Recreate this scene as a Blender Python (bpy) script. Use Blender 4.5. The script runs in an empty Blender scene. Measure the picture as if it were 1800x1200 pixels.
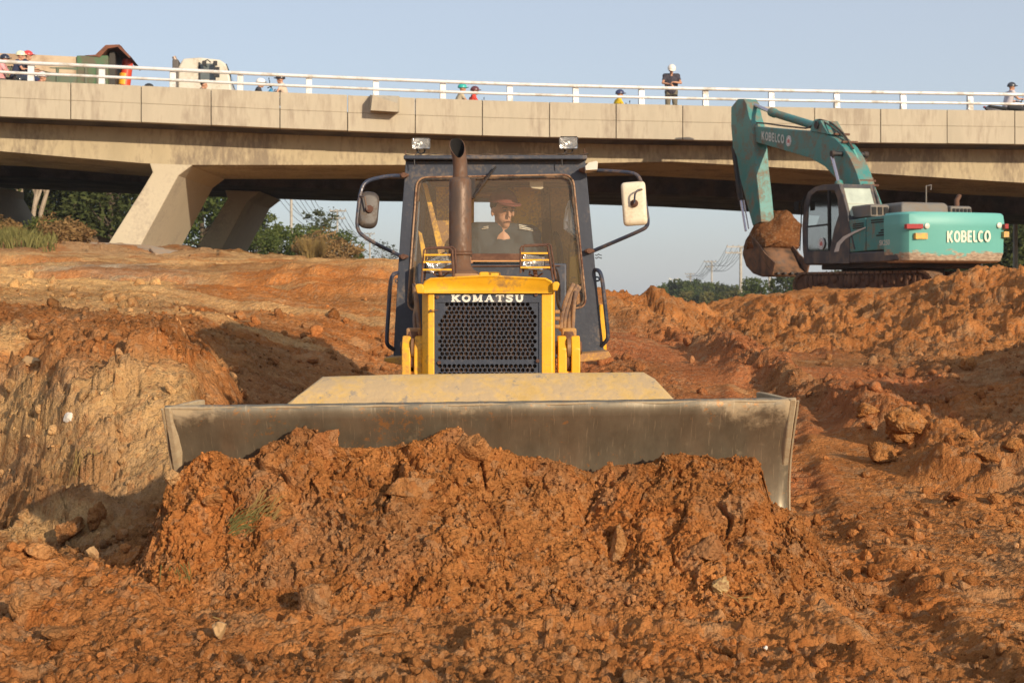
import bpy, math, random
import numpy as np
from mathutils import Vector, Matrix, Euler
rnd = random.Random(7)
S = bpy.context.scene
COL = S.collection
CAMZ = 1.6
F = 2500.0           # focal length in pixels of the 1800 px wide photograph
HY = 520.0           # horizon row
def W(px, py, Y):
    return Vector(((px-900.0)*Y/F, Y, CAMZ+(HY-py)*Y/F))
PI = math.pi
R = math.radians
SUN_AZ = R(146); SUN_EL = R(17.5)

# ------------------------------------------------------------------ noise
_r = np.random.RandomState(11)
_P = _r.permutation(4096).astype(np.int64)
_V = _r.rand(4096)
def _h(ix, iy, iz=0, s=0):
    return _P[(_P[(_P[(ix+s) & 4095]+iy) & 4095]+iz) & 4095]
def vn(x, y, z=None, s=0):
    """smooth value noise, -1..1"""
    fx = np.floor(x).astype(np.int64); fy = np.floor(y).astype(np.int64)
    tx = x-fx; ty = y-fy
    tx = tx*tx*tx*(tx*(tx*6-15)+10); ty = ty*ty*ty*(ty*(ty*6-15)+10)
    if z is None:
        a = _V[_h(fx, fy, 0, s)]; b = _V[_h(fx+1, fy, 0, s)]; c = _V[_h(fx, fy+1, 0, s)]; d = _V[_h(fx+1, fy+1, 0, s)]
        return ((a+(b-a)*tx)*(1-ty)+(c+(d-c)*tx)*ty)*2-1
    fz = np.floor(z).astype(np.int64); tz = z-fz; tz = tz*tz*tz*(tz*(tz*6-15)+10)
    o = 0
    for k in (0, 1):
        a = _V[_h(fx, fy, fz+k, s)]; b = _V[_h(fx+1, fy, fz+k, s)]; c = _V[_h(fx, fy+1, fz+k, s)]; d = _V[_h(fx+1, fy+1, fz+k, s)]
        v = (a+(b-a)*tx)*(1-ty)+(c+(d-c)*tx)*ty
        o = o+v*(tz if k else (1-tz))
    return o*2-1
def fbm(x, y, z=None, oct=4, s=0, g=.5):
    a = 1; o = 0; t = 0
    for k in range(oct):
        f = 2.03**k
        o = o+a*vn(x*f+k*7.3, y*f+k*3.1, None if z is None else z*f+k*5.7, s+k*17); t += a; a *= g
    return o/t
def clods2(x, y, s=0, dens=1.0):
    """field of half-buried lumps of random size, 0..~.6"""
    fx = np.floor(x).astype(np.int64); fy = np.floor(y).astype(np.int64)
    best = np.zeros_like(x)
    for i in (-1, 0, 1):
        for j in (-1, 0, 1):
            h = _h(fx+i, fy+j, 0, s); h2 = _P[h]; h3 = _P[h2]; h4 = _P[h3]
            dx = x-(fx+i+_V[h]); dy = y-(fy+j+_V[h2])
            an = _V[h4]*6.28; ca = np.cos(an); sa = np.sin(an)
            ax = (dx*ca+dy*sa); ay = (-dx*sa+dy*ca)*1.5
            q = _V[h3]
            rr = .18+.5*q**3
            d = np.maximum(np.abs(ax)*.9+np.abs(ay)*.35, np.abs(ay)*.95+np.abs(ax)*.3)
            v = np.sqrt(np.clip(rr*rr-d*d, 0, None))
            v = np.where(q < dens, v, 0)
            best = np.maximum(best, v)
    return best
def clods3(x, y, z, s=0):
    fx = np.floor(x).astype(np.int64); fy = np.floor(y).astype(np.int64); fz = np.floor(z).astype(np.int64)
    best = np.zeros_like(x)
    for i in (-1, 0, 1):
        for j in (-1, 0, 1):
            for k in (-1, 0, 1):
                h = _h(fx+i, fy+j, fz+k, s); h2 = _P[h]; h3 = _P[h2]; h4 = _P[h3]
                dx = x-(fx+i+_V[h]); dy = y-(fy+j+_V[h2]); dz = z-(fz+k+_V[h3])
                rr = .22+.5*_V[h4]**2.5
                ax = np.abs(dx); ay = np.abs(dy); az = np.abs(dz)
                d = .55*np.sqrt(dx*dx+dy*dy+dz*dz)+.45*np.maximum(np.maximum(ax+.4*ay, ay+.4*az), az+.4*ax)
                best = np.maximum(best, np.sqrt(np.clip(rr*rr-d*d, 0, None)))
    return best
def crack3(x, y, z, s=0):
    """F2-F1: 0 on the borders of cells"""
    fx = np.floor(x).astype(np.int64); fy = np.floor(y).astype(np.int64); fz = np.floor(z).astype(np.int64)
    f1 = np.full(x.shape, 9.); f2 = np.full(x.shape, 9.); idv = np.zeros_like(x)
    for i in (-1, 0, 1):
        for j in (-1, 0, 1):
            for k in (-1, 0, 1):
                h = _h(fx+i, fy+j, fz+k, s); h2 = _P[h]; h3 = _P[h2]
                dx = x-(fx+i+_V[h]); dy = y-(fy+j+_V[h2]); dz = z-(fz+k+_V[h3])
                d = np.sqrt(dx*dx+dy*dy+dz*dz)
                m = d < f1
                f2 = np.where(m, f1, np.minimum(f2, d)); idv = np.where(m, _V[_P[h3]], idv); f1 = np.where(m, d, f1)
    return f2-f1, idv

def facet2(x, y, s=0):
    """broken ground: every cell its own tilted plane"""
    fx = np.floor(x).astype(np.int64); fy = np.floor(y).astype(np.int64)
    f1 = np.full(x.shape, 9.); v = np.zeros_like(x)
    for i in (-1, 0, 1):
        for j in (-1, 0, 1):
            h = _h(fx+i, fy+j, 0, s); h2 = _P[h]; h3 = _P[h2]; h4 = _P[h3]; h5 = _P[h4]
            dx = x-(fx+i+_V[h]); dy = y-(fy+j+_V[h2]); d = dx*dx+dy*dy; m = d < f1
            f1 = np.where(m, d, f1); v = np.where(m, (_V[h3]-.5)*.9+(_V[h4]-.5)*2.2*dx+(_V[h5]-.5)*2.2*dy, v)
    return v
def facet3(x, y, z, s=0):
    fx = np.floor(x).astype(np.int64); fy = np.floor(y).astype(np.int64); fz = np.floor(z).astype(np.int64)
    f1 = np.full(x.shape, 9.); v = np.zeros_like(x)
    for i in (-1, 0, 1):
        for j in (-1, 0, 1):
            for k in (-1, 0, 1):
                h = _h(fx+i, fy+j, fz+k, s); h2 = _P[h]; h3 = _P[h2]; h4 = _P[h3]; h5 = _P[h4]; h6 = _P[h5]
                dx = x-(fx+i+_V[h]); dy = y-(fy+j+_V[h2]); dz = z-(fz+k+_V[h3]); d = dx*dx+dy*dy+dz*dz; m = d < f1
                f1 = np.where(m, d, f1); v = np.where(m, (_V[h4]-.5)*.9+(_V[h5]-.5)*2*dx+(_V[h6]-.5)*2*dy+(_V[h2]-.5)*2*dz, v)
    return v

# ------------------------------------------------------------------ materials
def _nt(name):
    m = bpy.data.materials.new(name); m.use_nodes = True
    nt = m.node_tree; nt.nodes.clear()
    return m, nt, nt.nodes, nt.links
def N(nt, t, **kw):
    n = nt.nodes.new(t)
    for k, v in kw.items():
        if k.startswith('i_'):
            k = k[2:].replace('_', ' ')
            n.inputs[int(k) if k.isdigit() else k].default_value = v
        else: setattr(n, k, v)
    return n
def c4(c): return (c[0], c[1], c[2], 1)
def ramp(nt, a, b, ca=(0, 0, 0), cb=(1, 1, 1)):
    r = nt.nodes.new('ShaderNodeValToRGB'); e = r.color_ramp.elements
    e[0].position = a; e[1].position = b; e[0].color = c4(ca); e[1].color = c4(cb)
    return r
def mixc(nt, blend='MIX'):
    n = nt.nodes.new('ShaderNodeMix'); n.data_type = 'RGBA'; n.blend_type = blend
    return n      # inputs 0 fac, 6 A, 7 B; output 2
_M = {}
def paint(name, col, rough=.5, metal=0., dirt=None, amt=.35, scale=3., var=.12, bump=.15, bscale=30., rust=None, ramt=.0, streak=None, fine=60.):
    """painted / bare surface with uneven tone, dirt patches, rust specks and slight relief"""
    if name in _M: return _M[name]
    m, nt, nodes, L = _nt(name)
    tc = N(nt, 'ShaderNodeTexCoord')
    mp = N(nt, 'ShaderNodeMapping'); L.new(tc.outputs['Object'], mp.inputs[0])
    if streak: mp.inputs['Scale'].default_value = streak
    out = N(nt, 'ShaderNodeOutputMaterial'); b = N(nt, 'ShaderNodeBsdfPrincipled')
    b.inputs['Roughness'].default_value = rough; b.inputs['Metallic'].default_value = metal
    n1 = N(nt, 'ShaderNodeTexNoise', i_Scale=scale, i_Detail=8., i_Roughness=.65); L.new(mp.outputs[0], n1.inputs['Vector'])
    n2 = N(nt, 'ShaderNodeTexNoise', i_Scale=fine, i_Detail=4., i_Roughness=.6); L.new(mp.outputs[0], n2.inputs['Vector'])
    base = mixc(nt); r0 = ramp(nt, .3, .7); L.new(n1.outputs['Fac'], r0.inputs[0]); L.new(r0.outputs[0], base.inputs[0])
    base.inputs[6].default_value = c4([c*(1-var) for c in col]); base.inputs[7].default_value = c4([min(1, c*(1+var)) for c in col])
    cur = base.outputs[2]; rg = None
    if dirt:
        t = .62-.3*amt
        mm = N(nt, 'ShaderNodeMath', operation='MULTIPLY_ADD'); L.new(n2.outputs['Fac'], mm.inputs[0]); mm.inputs[1].default_value = .45; L.new(n1.outputs['Fac'], mm.inputs[2])
        r1 = ramp(nt, t+.12, t+.3); L.new(mm.outputs[0], r1.inputs[0])
        d = mixc(nt); L.new(r1.outputs[0], d.inputs[0]); L.new(cur, d.inputs[6]); d.inputs[7].default_value = c4(dirt); cur = d.outputs[2]
        rr = N(nt, 'ShaderNodeMapRange'); L.new(r1.outputs[0], rr.inputs[0]); rr.inputs[3].default_value = rough; rr.inputs[4].default_value = max(rough, .85); L.new(rr.outputs[0], b.inputs['Roughness'])
        if metal:
            rm = N(nt, 'ShaderNodeMapRange'); L.new(r1.outputs[0], rm.inputs[0]); rm.inputs[3].default_value = metal; rm.inputs[4].default_value = 0; L.new(rm.outputs[0], b.inputs['Metallic'])
    if rust:
        n3 = N(nt, 'ShaderNodeTexNoise', i_Scale=scale*3.1, i_Detail=9., i_Roughness=.75); L.new(mp.outputs[0], n3.inputs['Vector'])
        r2 = ramp(nt, .72-.3*ramt, .78-.3*ramt); L.new(n3.outputs['Fac'], r2.inputs[0])
        d = mixc(nt); L.new(r2.outputs[0], d.inputs[0]); L.new(cur, d.inputs[6]); d.inputs[7].default_value = c4(rust); cur = d.outputs[2]
    L.new(cur, b.inputs['Base Color'])
    if bump:
        n4 = N(nt, 'ShaderNodeTexNoise', i_Scale=bscale, i_Detail=5.); L.new(mp.outputs[0], n4.inputs['Vector'])
        bp = N(nt, 'ShaderNodeBump', i_Strength=bump, i_Distance=.01); L.new(n4.outputs['Fac'], bp.inputs['Height']); L.new(bp.outputs[0], b.inputs['Normal'])
    L.new(b.outputs[0], out.inputs[0])
    _M[name] = m
    return m

def soil_mat():
    m, nt, nodes, L = _nt('soil')
    geo = N(nt, 'ShaderNodeNewGeometry'); out = N(nt, 'ShaderNodeOutputMaterial'); b = N(nt, 'ShaderNodeBsdfPrincipled')
    b.inputs['Roughness'].default_value = 1.0
    b.inputs['Specular IOR Level'].default_value = .0
    at = N(nt, 'ShaderNodeAttribute', attribute_name='Col')
    P = geo.outputs['Position']
    na = N(nt, 'ShaderNodeTexNoise', i_Scale=.9, i_Detail=9., i_Roughness=.62); L.new(P, na.inputs['Vector'])
    nb = N(nt, 'ShaderNodeTexNoise', i_Scale=7., i_Detail=10., i_Roughness=.72); L.new(P, nb.inputs['Vector'])
    nc = N(nt, 'ShaderNodeTexNoise', i_Scale=70., i_Detail=6., i_Roughness=.7); L.new(P, nc.inputs['Vector'])
    va = N(nt, 'ShaderNodeTexVoronoi', i_Scale=26.); L.new(P, va.inputs['Vector'])
    vb = N(nt, 'ShaderNodeTexVoronoi', i_Scale=75.); L.new(P, vb.inputs['Vector'])
    # tone
    r1 = ramp(nt, .36, .66, (.80, .76, .74), (1.16, 1.14, 1.10)); L.new(na.outputs['Fac'], r1.inputs[0])
    m1 = mixc(nt, 'MULTIPLY'); m1.inputs[0].default_value = 1; L.new(at.outputs['Color'], m1.inputs[6]); L.new(r1.outputs[0], m1.inputs[7])
    r2 = ramp(nt, .34, .68, (.72, .66, .62), (1.2, 1.22, 1.22)); L.new(nb.outputs['Fac'], r2.inputs[0])
    m2 = mixc(nt, 'MULTIPLY'); m2.inputs[0].default_value = .9; L.new(m1.outputs[2], m2.inputs[6]); L.new(r2.outputs[0], m2.inputs[7])
    # crumbs of other clay
    sp = N(nt, 'ShaderNodeSeparateColor'); L.new(va.outputs['Color'], sp.inputs[0])
    r3 = ramp(nt, .80, .84); L.new(sp.outputs[0], r3.inputs[0])
    k3 = N(nt, 'ShaderNodeMath', operation='MULTIPLY', i_1=.32); L.new(r3.outputs[0], k3.inputs[0])
    m3 = mixc(nt); L.new(k3.outputs[0], m3.inputs[0]); L.new(m2.outputs[2], m3.inputs[6]); m3.inputs[7].default_value = (.43, .28, .16, 1)
    r4 = ramp(nt, .84, .88); L.new(sp.outputs[1], r4.inputs[0])
    k4 = N(nt, 'ShaderNodeMath', operation='MULTIPLY', i_1=.28); L.new(r4.outputs[0], k4.inputs[0])
    m4 = mixc(nt); L.new(k4.outputs[0], m4.inputs[0]); L.new(m3.outputs[2], m4.inputs[6]); m4.inputs[7].default_value = (.38, .125, .035, 1)
    # fine grain
    r5 = ramp(nt, .3, .7, (.72, .70, .68), (1.2, 1.2, 1.2)); L.new(nc.outputs['Fac'], r5.inputs[0])
    m5 = mixc(nt, 'MULTIPLY'); m5.inputs[0].default_value = .8; L.new(m4.outputs[2], m5.inputs[6]); L.new(r5.outputs[0], m5.inputs[7])
    L.new(m5.outputs[2], b.inputs['Base Color'])
    # relief
    a1 = N(nt, 'ShaderNodeMath', operation='MULTIPLY', i_1=-.9); L.new(va.outputs['Distance'], a1.inputs[0])
    a2 = N(nt, 'ShaderNodeMath', operation='MULTIPLY_ADD', i_1=-.45); L.new(vb.outputs['Distance'], a2.inputs[0]); L.new(a1.outputs[0], a2.inputs[2])
    a3 = N(nt, 'ShaderNodeMath', operation='MULTIPLY_ADD', i_1=.7); L.new(nc.outputs['Fac'], a3.inputs[0]); L.new(a2.outputs[0], a3.inputs[2])
    a4 = N(nt, 'ShaderNodeMath', operation='MULTIPLY_ADD', i_1=1.6); L.new(nb.outputs['Fac'], a4.inputs[0]); L.new(a3.outputs[0], a4.inputs[2])
    bp = N(nt, 'ShaderNodeBump', i_Strength=.85, i_Distance=.028); L.new(a4.outputs[0], bp.inputs['Height']); L.new(bp.outputs[0], b.inputs['Normal'])
    L.new(b.outputs[0], out.inputs[0])
    return m
SOIL = soil_mat()

# ------------------------------------------------------------------ objects
def tag(o, label=None, cat=None, group=None, kind=None):
    if label: o['label'] = label
    if cat: o['category'] = cat
    if group: o['group'] = group
    if kind: o['kind'] = kind
    return o
def empty(name, loc, label, cat, group=None, rz=0.):
    o = bpy.data.objects.new(name, None); COL.objects.link(o); o.location = loc; o.rotation_euler = (0, 0, rz)
    o.empty_display_size = .2
    return tag(o, label, cat, group)
def wmat(o):
    m = Matrix.LocRotScale(o.location, o.rotation_euler, o.scale)
    return wmat(o.parent) @ m if o.parent else m
def link_mesh(name, me, mat, parent=None):
    o = bpy.data.objects.new(name, me); COL.objects.link(o)
    if mat is not None: me.materials.append(mat)
    if parent is not None: o.parent = parent
    return o
def basis(d):
    d = Vector(d).normalized(); u = Vector((0, 0, 1)) if abs(d.z) < .9 else Vector((1, 0, 0))
    a = d.cross(u).normalized(); return a, d.cross(a).normalized()
class MB:
    def __init__(s): s.v = []; s.f = []
    def add(s, vs, fs):
        k = len(s.v); s.v += [tuple(v) for v in vs]; s.f += [tuple(i+k for i in f) for f in fs]; return s
    def box(s, c, d, rot=None):
        c = Vector(c); h = [x/2 for x in d]
        vs = [Vector((x*h[0], y*h[1], z*h[2])) for x in (-1, 1) for y in (-1, 1) for z in (-1, 1)]
        if rot is not None:
            M3 = rot if isinstance(rot, Matrix) else Euler(rot).to_matrix()
            vs = [M3 @ v for v in vs]
        return s.add([c+v for v in vs], [(0, 1, 3, 2), (4, 6, 7, 5), (0, 4, 5, 1), (2, 3, 7, 6), (0, 2, 6, 4), (1, 5, 7, 3)])
    def bb(s, lo, hi):
        return s.box([(a+b)/2 for a, b in zip(lo, hi)], [abs(b-a) for a, b in zip(lo, hi)])
    def bar(s, a, b, w, t=None, up=(0, 0, 1)):
        a = Vector(a); b = Vector(b); d = (b-a).normalized(); u = Vector(up)
        x = d.cross(u)
        x = x.normalized() if x.length > 1e-4 else basis(d)[0]
        y = x.cross(d).normalized(); t = t or w
        vs = [p+x*i*w/2+y*j*t/2 for p in (a, b) for i in (-1, 1) for j in (-1, 1)]
        return s.add(vs, [(0, 1, 3, 2), (4, 6, 7, 5), (0, 4, 5, 1), (2, 3, 7, 6), (0, 2, 6, 4), (1, 5, 7, 3)])
    def tube(s, pts, r, n=10, caps=True, closed=False):
        pts = [Vector(p) for p in pts]; m = len(pts)
        rs = r if isinstance(r, (list, tuple)) else [r]*m
        vs = []; fs = []; A = None
        for i, p in enumerate(pts):
            if closed: d = (pts[(i+1) % m]-pts[i-1]).normalized()
            else: d = (pts[min(i+1, m-1)]-pts[max(i-1, 0)]).normalized()
            if A is None: A = basis(d)[0]
            A = (A-d*A.dot(d)); A = A.normalized() if A.length > 1e-6 else basis(d)[0]
            B = d.cross(A)
            for k in range(n):
                t = 2*PI*k/n; vs.append(p+(A*math.cos(t)+B*math.sin(t))*rs[i])
        for i in range(m if closed else m-1):
            j = (i+1) % m
            for k in range(n):
                l = (k+1) % n; fs.append((i*n+k, i*n+l, j*n+l, j*n+k))
        if caps and not closed:
            fs.append(tuple(range(n))[::-1]); fs.append(tuple((m-1)*n+k for k in range(n)))
        return s.add(vs, fs)
    def prism(s, poly, ext):
        ext = Vector(ext); poly = [Vector(p) for p in poly]; n = len(poly)
        fs = [tuple(range(n)), tuple(range(2*n-1, n-1, -1))]+[(i, i+n, (i+1) % n+n, (i+1) % n) for i in range(n)]
        return s.add(poly+[p+ext for p in poly], fs)
    def loft(s, rings, caps=True):
        n = len(rings[0]); vs = [v for r in rings for v in r]; fs = []
        for i in range(len(rings)-1):
            for k in range(n):
                l = (k+1) % n; fs.append((i*n+k, i*n+l, (i+1)*n+l, (i+1)*n+k))
        if caps: fs.append(tuple(range(n))[::-1]); fs.append(tuple((len(rings)-1)*n+k for k in range(n)))
        return s.add(vs, fs)
    def grid(s, rows, closed=False):
        n = len(rows[0]); vs = [v for r in rows for v in r]; fs = []
        for i in range(len(rows)-1):
            for k in range(n-1): fs.append((i*n+k, i*n+k+1, (i+1)*n+k+1, (i+1)*n+k))
        return s.add(vs, fs)
    def ell(s, c, r, n=14, rot=None):
        c = Vector(c); m = n//2; vs = []; fs = []
        M3 = Euler(rot).to_matrix() if rot is not None else Matrix.Identity(3)
        if not isinstance(r, (tuple, list)): r = (r, r, r)
        for i in range(1, m):
            a = PI*i/m
            for k in range(n):
                t = 2*PI*k/n; vs.append(c+M3 @ Vector((r[0]*math.sin(a)*math.cos(t), r[1]*math.sin(a)*math.sin(t), r[2]*math.cos(a))))
        top = len(vs); vs.append(c+M3 @ Vector((0, 0, r[2]))); bot = len(vs); vs.append(c-M3 @ Vector((0, 0, r[2])))
        for i in range(m-2):
            for k in range(n): l = (k+1) % n; fs.append((i*n+k, (i+1)*n+k, (i+1)*n+l, i*n+l))
        for k in range(n):
            l = (k+1) % n; fs.append((top, k, l)); fs.append((bot, (m-2)*n+l, (m-2)*n+k))
        return s.add(vs, fs)
    def lathe(s, a, b, prof, n=20):
        """prof: (t along a->b, radius)"""
        a = Vector(a); b = Vector(b)
        return s.tube([a+(b-a)*t for t, _ in prof], [max(r, 1e-4) for _, r in prof], n)
    def xf(s, M):
        s.v = [tuple(M @ Vector(v)) for v in s.v]; return s
    def build(s, name, mat, parent=None, bevel=0., smooth=None, local=False, segs=2):
        me = bpy.data.meshes.new(name)
        vs = s.v
        if parent is not None and not local:
            Mi = wmat(parent).inverted(); vs = [tuple(Mi @ Vector(v)) for v in vs]
        me.from_pydata(vs, [], s.f); me.update()
        # consistent outward normals
        import bmesh
        bm = bmesh.new(); bm.from_mesh(me); bmesh.ops.recalc_face_normals(bm, faces=bm.faces[:]); bm.to_mesh(me); bm.free()
        o = link_mesh(name, me, mat, parent)
        if smooth is None: smooth = 35
        if smooth:
            me.polygons.foreach_set('use_smooth', [True]*len(me.polygons)); me.set_sharp_from_angle(angle=R(smooth))
        if bevel:
            b = o.modifiers.new('bevel', 'BEVEL'); b.width = bevel; b.segments = segs; b.limit_method = 'ANGLE'; b.angle_limit = R(40)
        return o
def fillet(pts, r, n=5, closed=False):
    """round the corners of a polyline"""
    pts = [Vector(p) for p in pts]; m = len(pts); out = []
    for i, p in enumerate(pts):
        if not closed and i in (0, m-1): out.append(p); continue
        a = pts[i-1]; b = pts[(i+1) % m]
        da = (a-p); db = (b-p); ra = min(r, da.length*.45); rb = min(r, db.length*.45)
        A = p+da.normalized()*ra; B = p+db.normalized()*rb
        for k in range(n+1):
            t = k/n; out.append(A*(1-t)**2+p*2*t*(1-t)+B*t*t)
    return out
def copy_tree(o, parent=None):
    c = o.copy(); COL.objects.link(c); c.parent = parent
    for ch in [x for x in S.objects if x.parent is o]: copy_tree(ch, c)
    return c
def strokes(lines, w, ox, oy, sx, sy):
    """lettering as flat strokes in the unit box; returns list of 2-D quads / polygons"""
    out = []
    for ln in lines:
        pts = [Vector((ox+p[0]*sx, oy+p[1]*sy)) for p in ln]
        m = len(pts); L_ = []; R_ = []
        closed = (pts[0]-pts[-1]).length < 1e-6
        for i, p in enumerate(pts):
            if closed: d = (pts[(i+1) % (m-1)]-pts[(i-1) % (m-1)])
            else: d = pts[min(i+1, m-1)]-pts[max(i-1, 0)]
            d.normalize(); nrm = Vector((-d.y, d.x))*w/2
            L_.append(p+nrm); R_.append(p-nrm)
        for i in range(m-1): out.append((L_[i], L_[i+1], R_[i+1], R_[i]))
    return out
def arc(cx, cy, rx, ry, a0, a1, n=14):
    return [(cx+rx*math.cos(R(a0+(a1-a0)*k/n)), cy+ry*math.sin(R(a0+(a1-a0)*k/n))) for k in range(n+1)]
# ------------------------------------------------------------------ camera, light
cam = bpy.data.cameras.new('camera'); co = bpy.data.objects.new('camera', cam); COL.objects.link(co); S.camera = co
co.location = (0, 0, CAMZ); co.rotation_euler = (PI/2, 0, 0)
cam.sensor_width = 36; cam.lens = 50; cam.shift_y = -80/1800; cam.clip_start = .1; cam.clip_end = 6000
cam.dof.use_dof = True; cam.dof.focus_distance = 7.2; cam.dof.aperture_fstop = 9
w = bpy.data.worlds.new('World'); S.world = w; w.use_nodes = True
nt = w.node_tree; nt.nodes.clear()
sky = nt.nodes.new('ShaderNodeTexSky'); sky.sky_type = 'NISHITA'; sky.sun_disc = False
sky.sun_elevation = SUN_EL; sky.sun_rotation = SUN_AZ; sky.air_density = 1.0; sky.dust_density = 1.0; sky.ozone_density = 3.0; sky.altitude = 0
bg = nt.nodes.new('ShaderNodeBackground'); bg.inputs[1].default_value = .06
# thin even veil of high haze under the blue
bh = nt.nodes.new('ShaderNodeBackground'); bh.inputs[0].default_value = (.63, .65, .70, 1); bh.inputs[1].default_value = .65
ad = nt.nodes.new('ShaderNodeAddShader')
wo = nt.nodes.new('ShaderNodeOutputWorld'); nt.links.new(sky.outputs[0], bg.inputs[0]); nt.links.new(bg.outputs[0], ad.inputs[0]); nt.links.new(bh.outputs[0], ad.inputs[1]); nt.links.new(ad.outputs[0], wo.inputs[0])
sl = bpy.data.lights.new('sun', 'SUN'); so = bpy.data.objects.new('sun', sl); COL.objects.link(so)
sl.energy = 5.0; sl.angle = R(.6); sl.color = (1, .82, .60)
sd = Vector((math.sin(SUN_AZ)*math.cos(SUN_EL), math.cos(SUN_AZ)*math.cos(SUN_EL), math.sin(SUN_EL)))
so.rotation_euler = sd.to_track_quat('Z', 'Y').to_euler(); so.location = sd*60
S.view_settings.view_transform = 'Standard'; S.view_settings.look = 'None'; S.view_settings.exposure = .0; S.view_settings.gamma = 1
S.cycles.use_denoising = True; S.cycles.max_bounces = 8; S.cycles.transparent_max_bounces = 12

# ------------------------------------------------------------------ ground
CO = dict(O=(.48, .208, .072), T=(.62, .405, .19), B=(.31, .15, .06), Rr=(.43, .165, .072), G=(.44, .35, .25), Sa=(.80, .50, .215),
          D=(.53, .195, .055), V=(.12, .115, .045), P=(.50, .31, .16), K=(.38, .185, .082))
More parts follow.
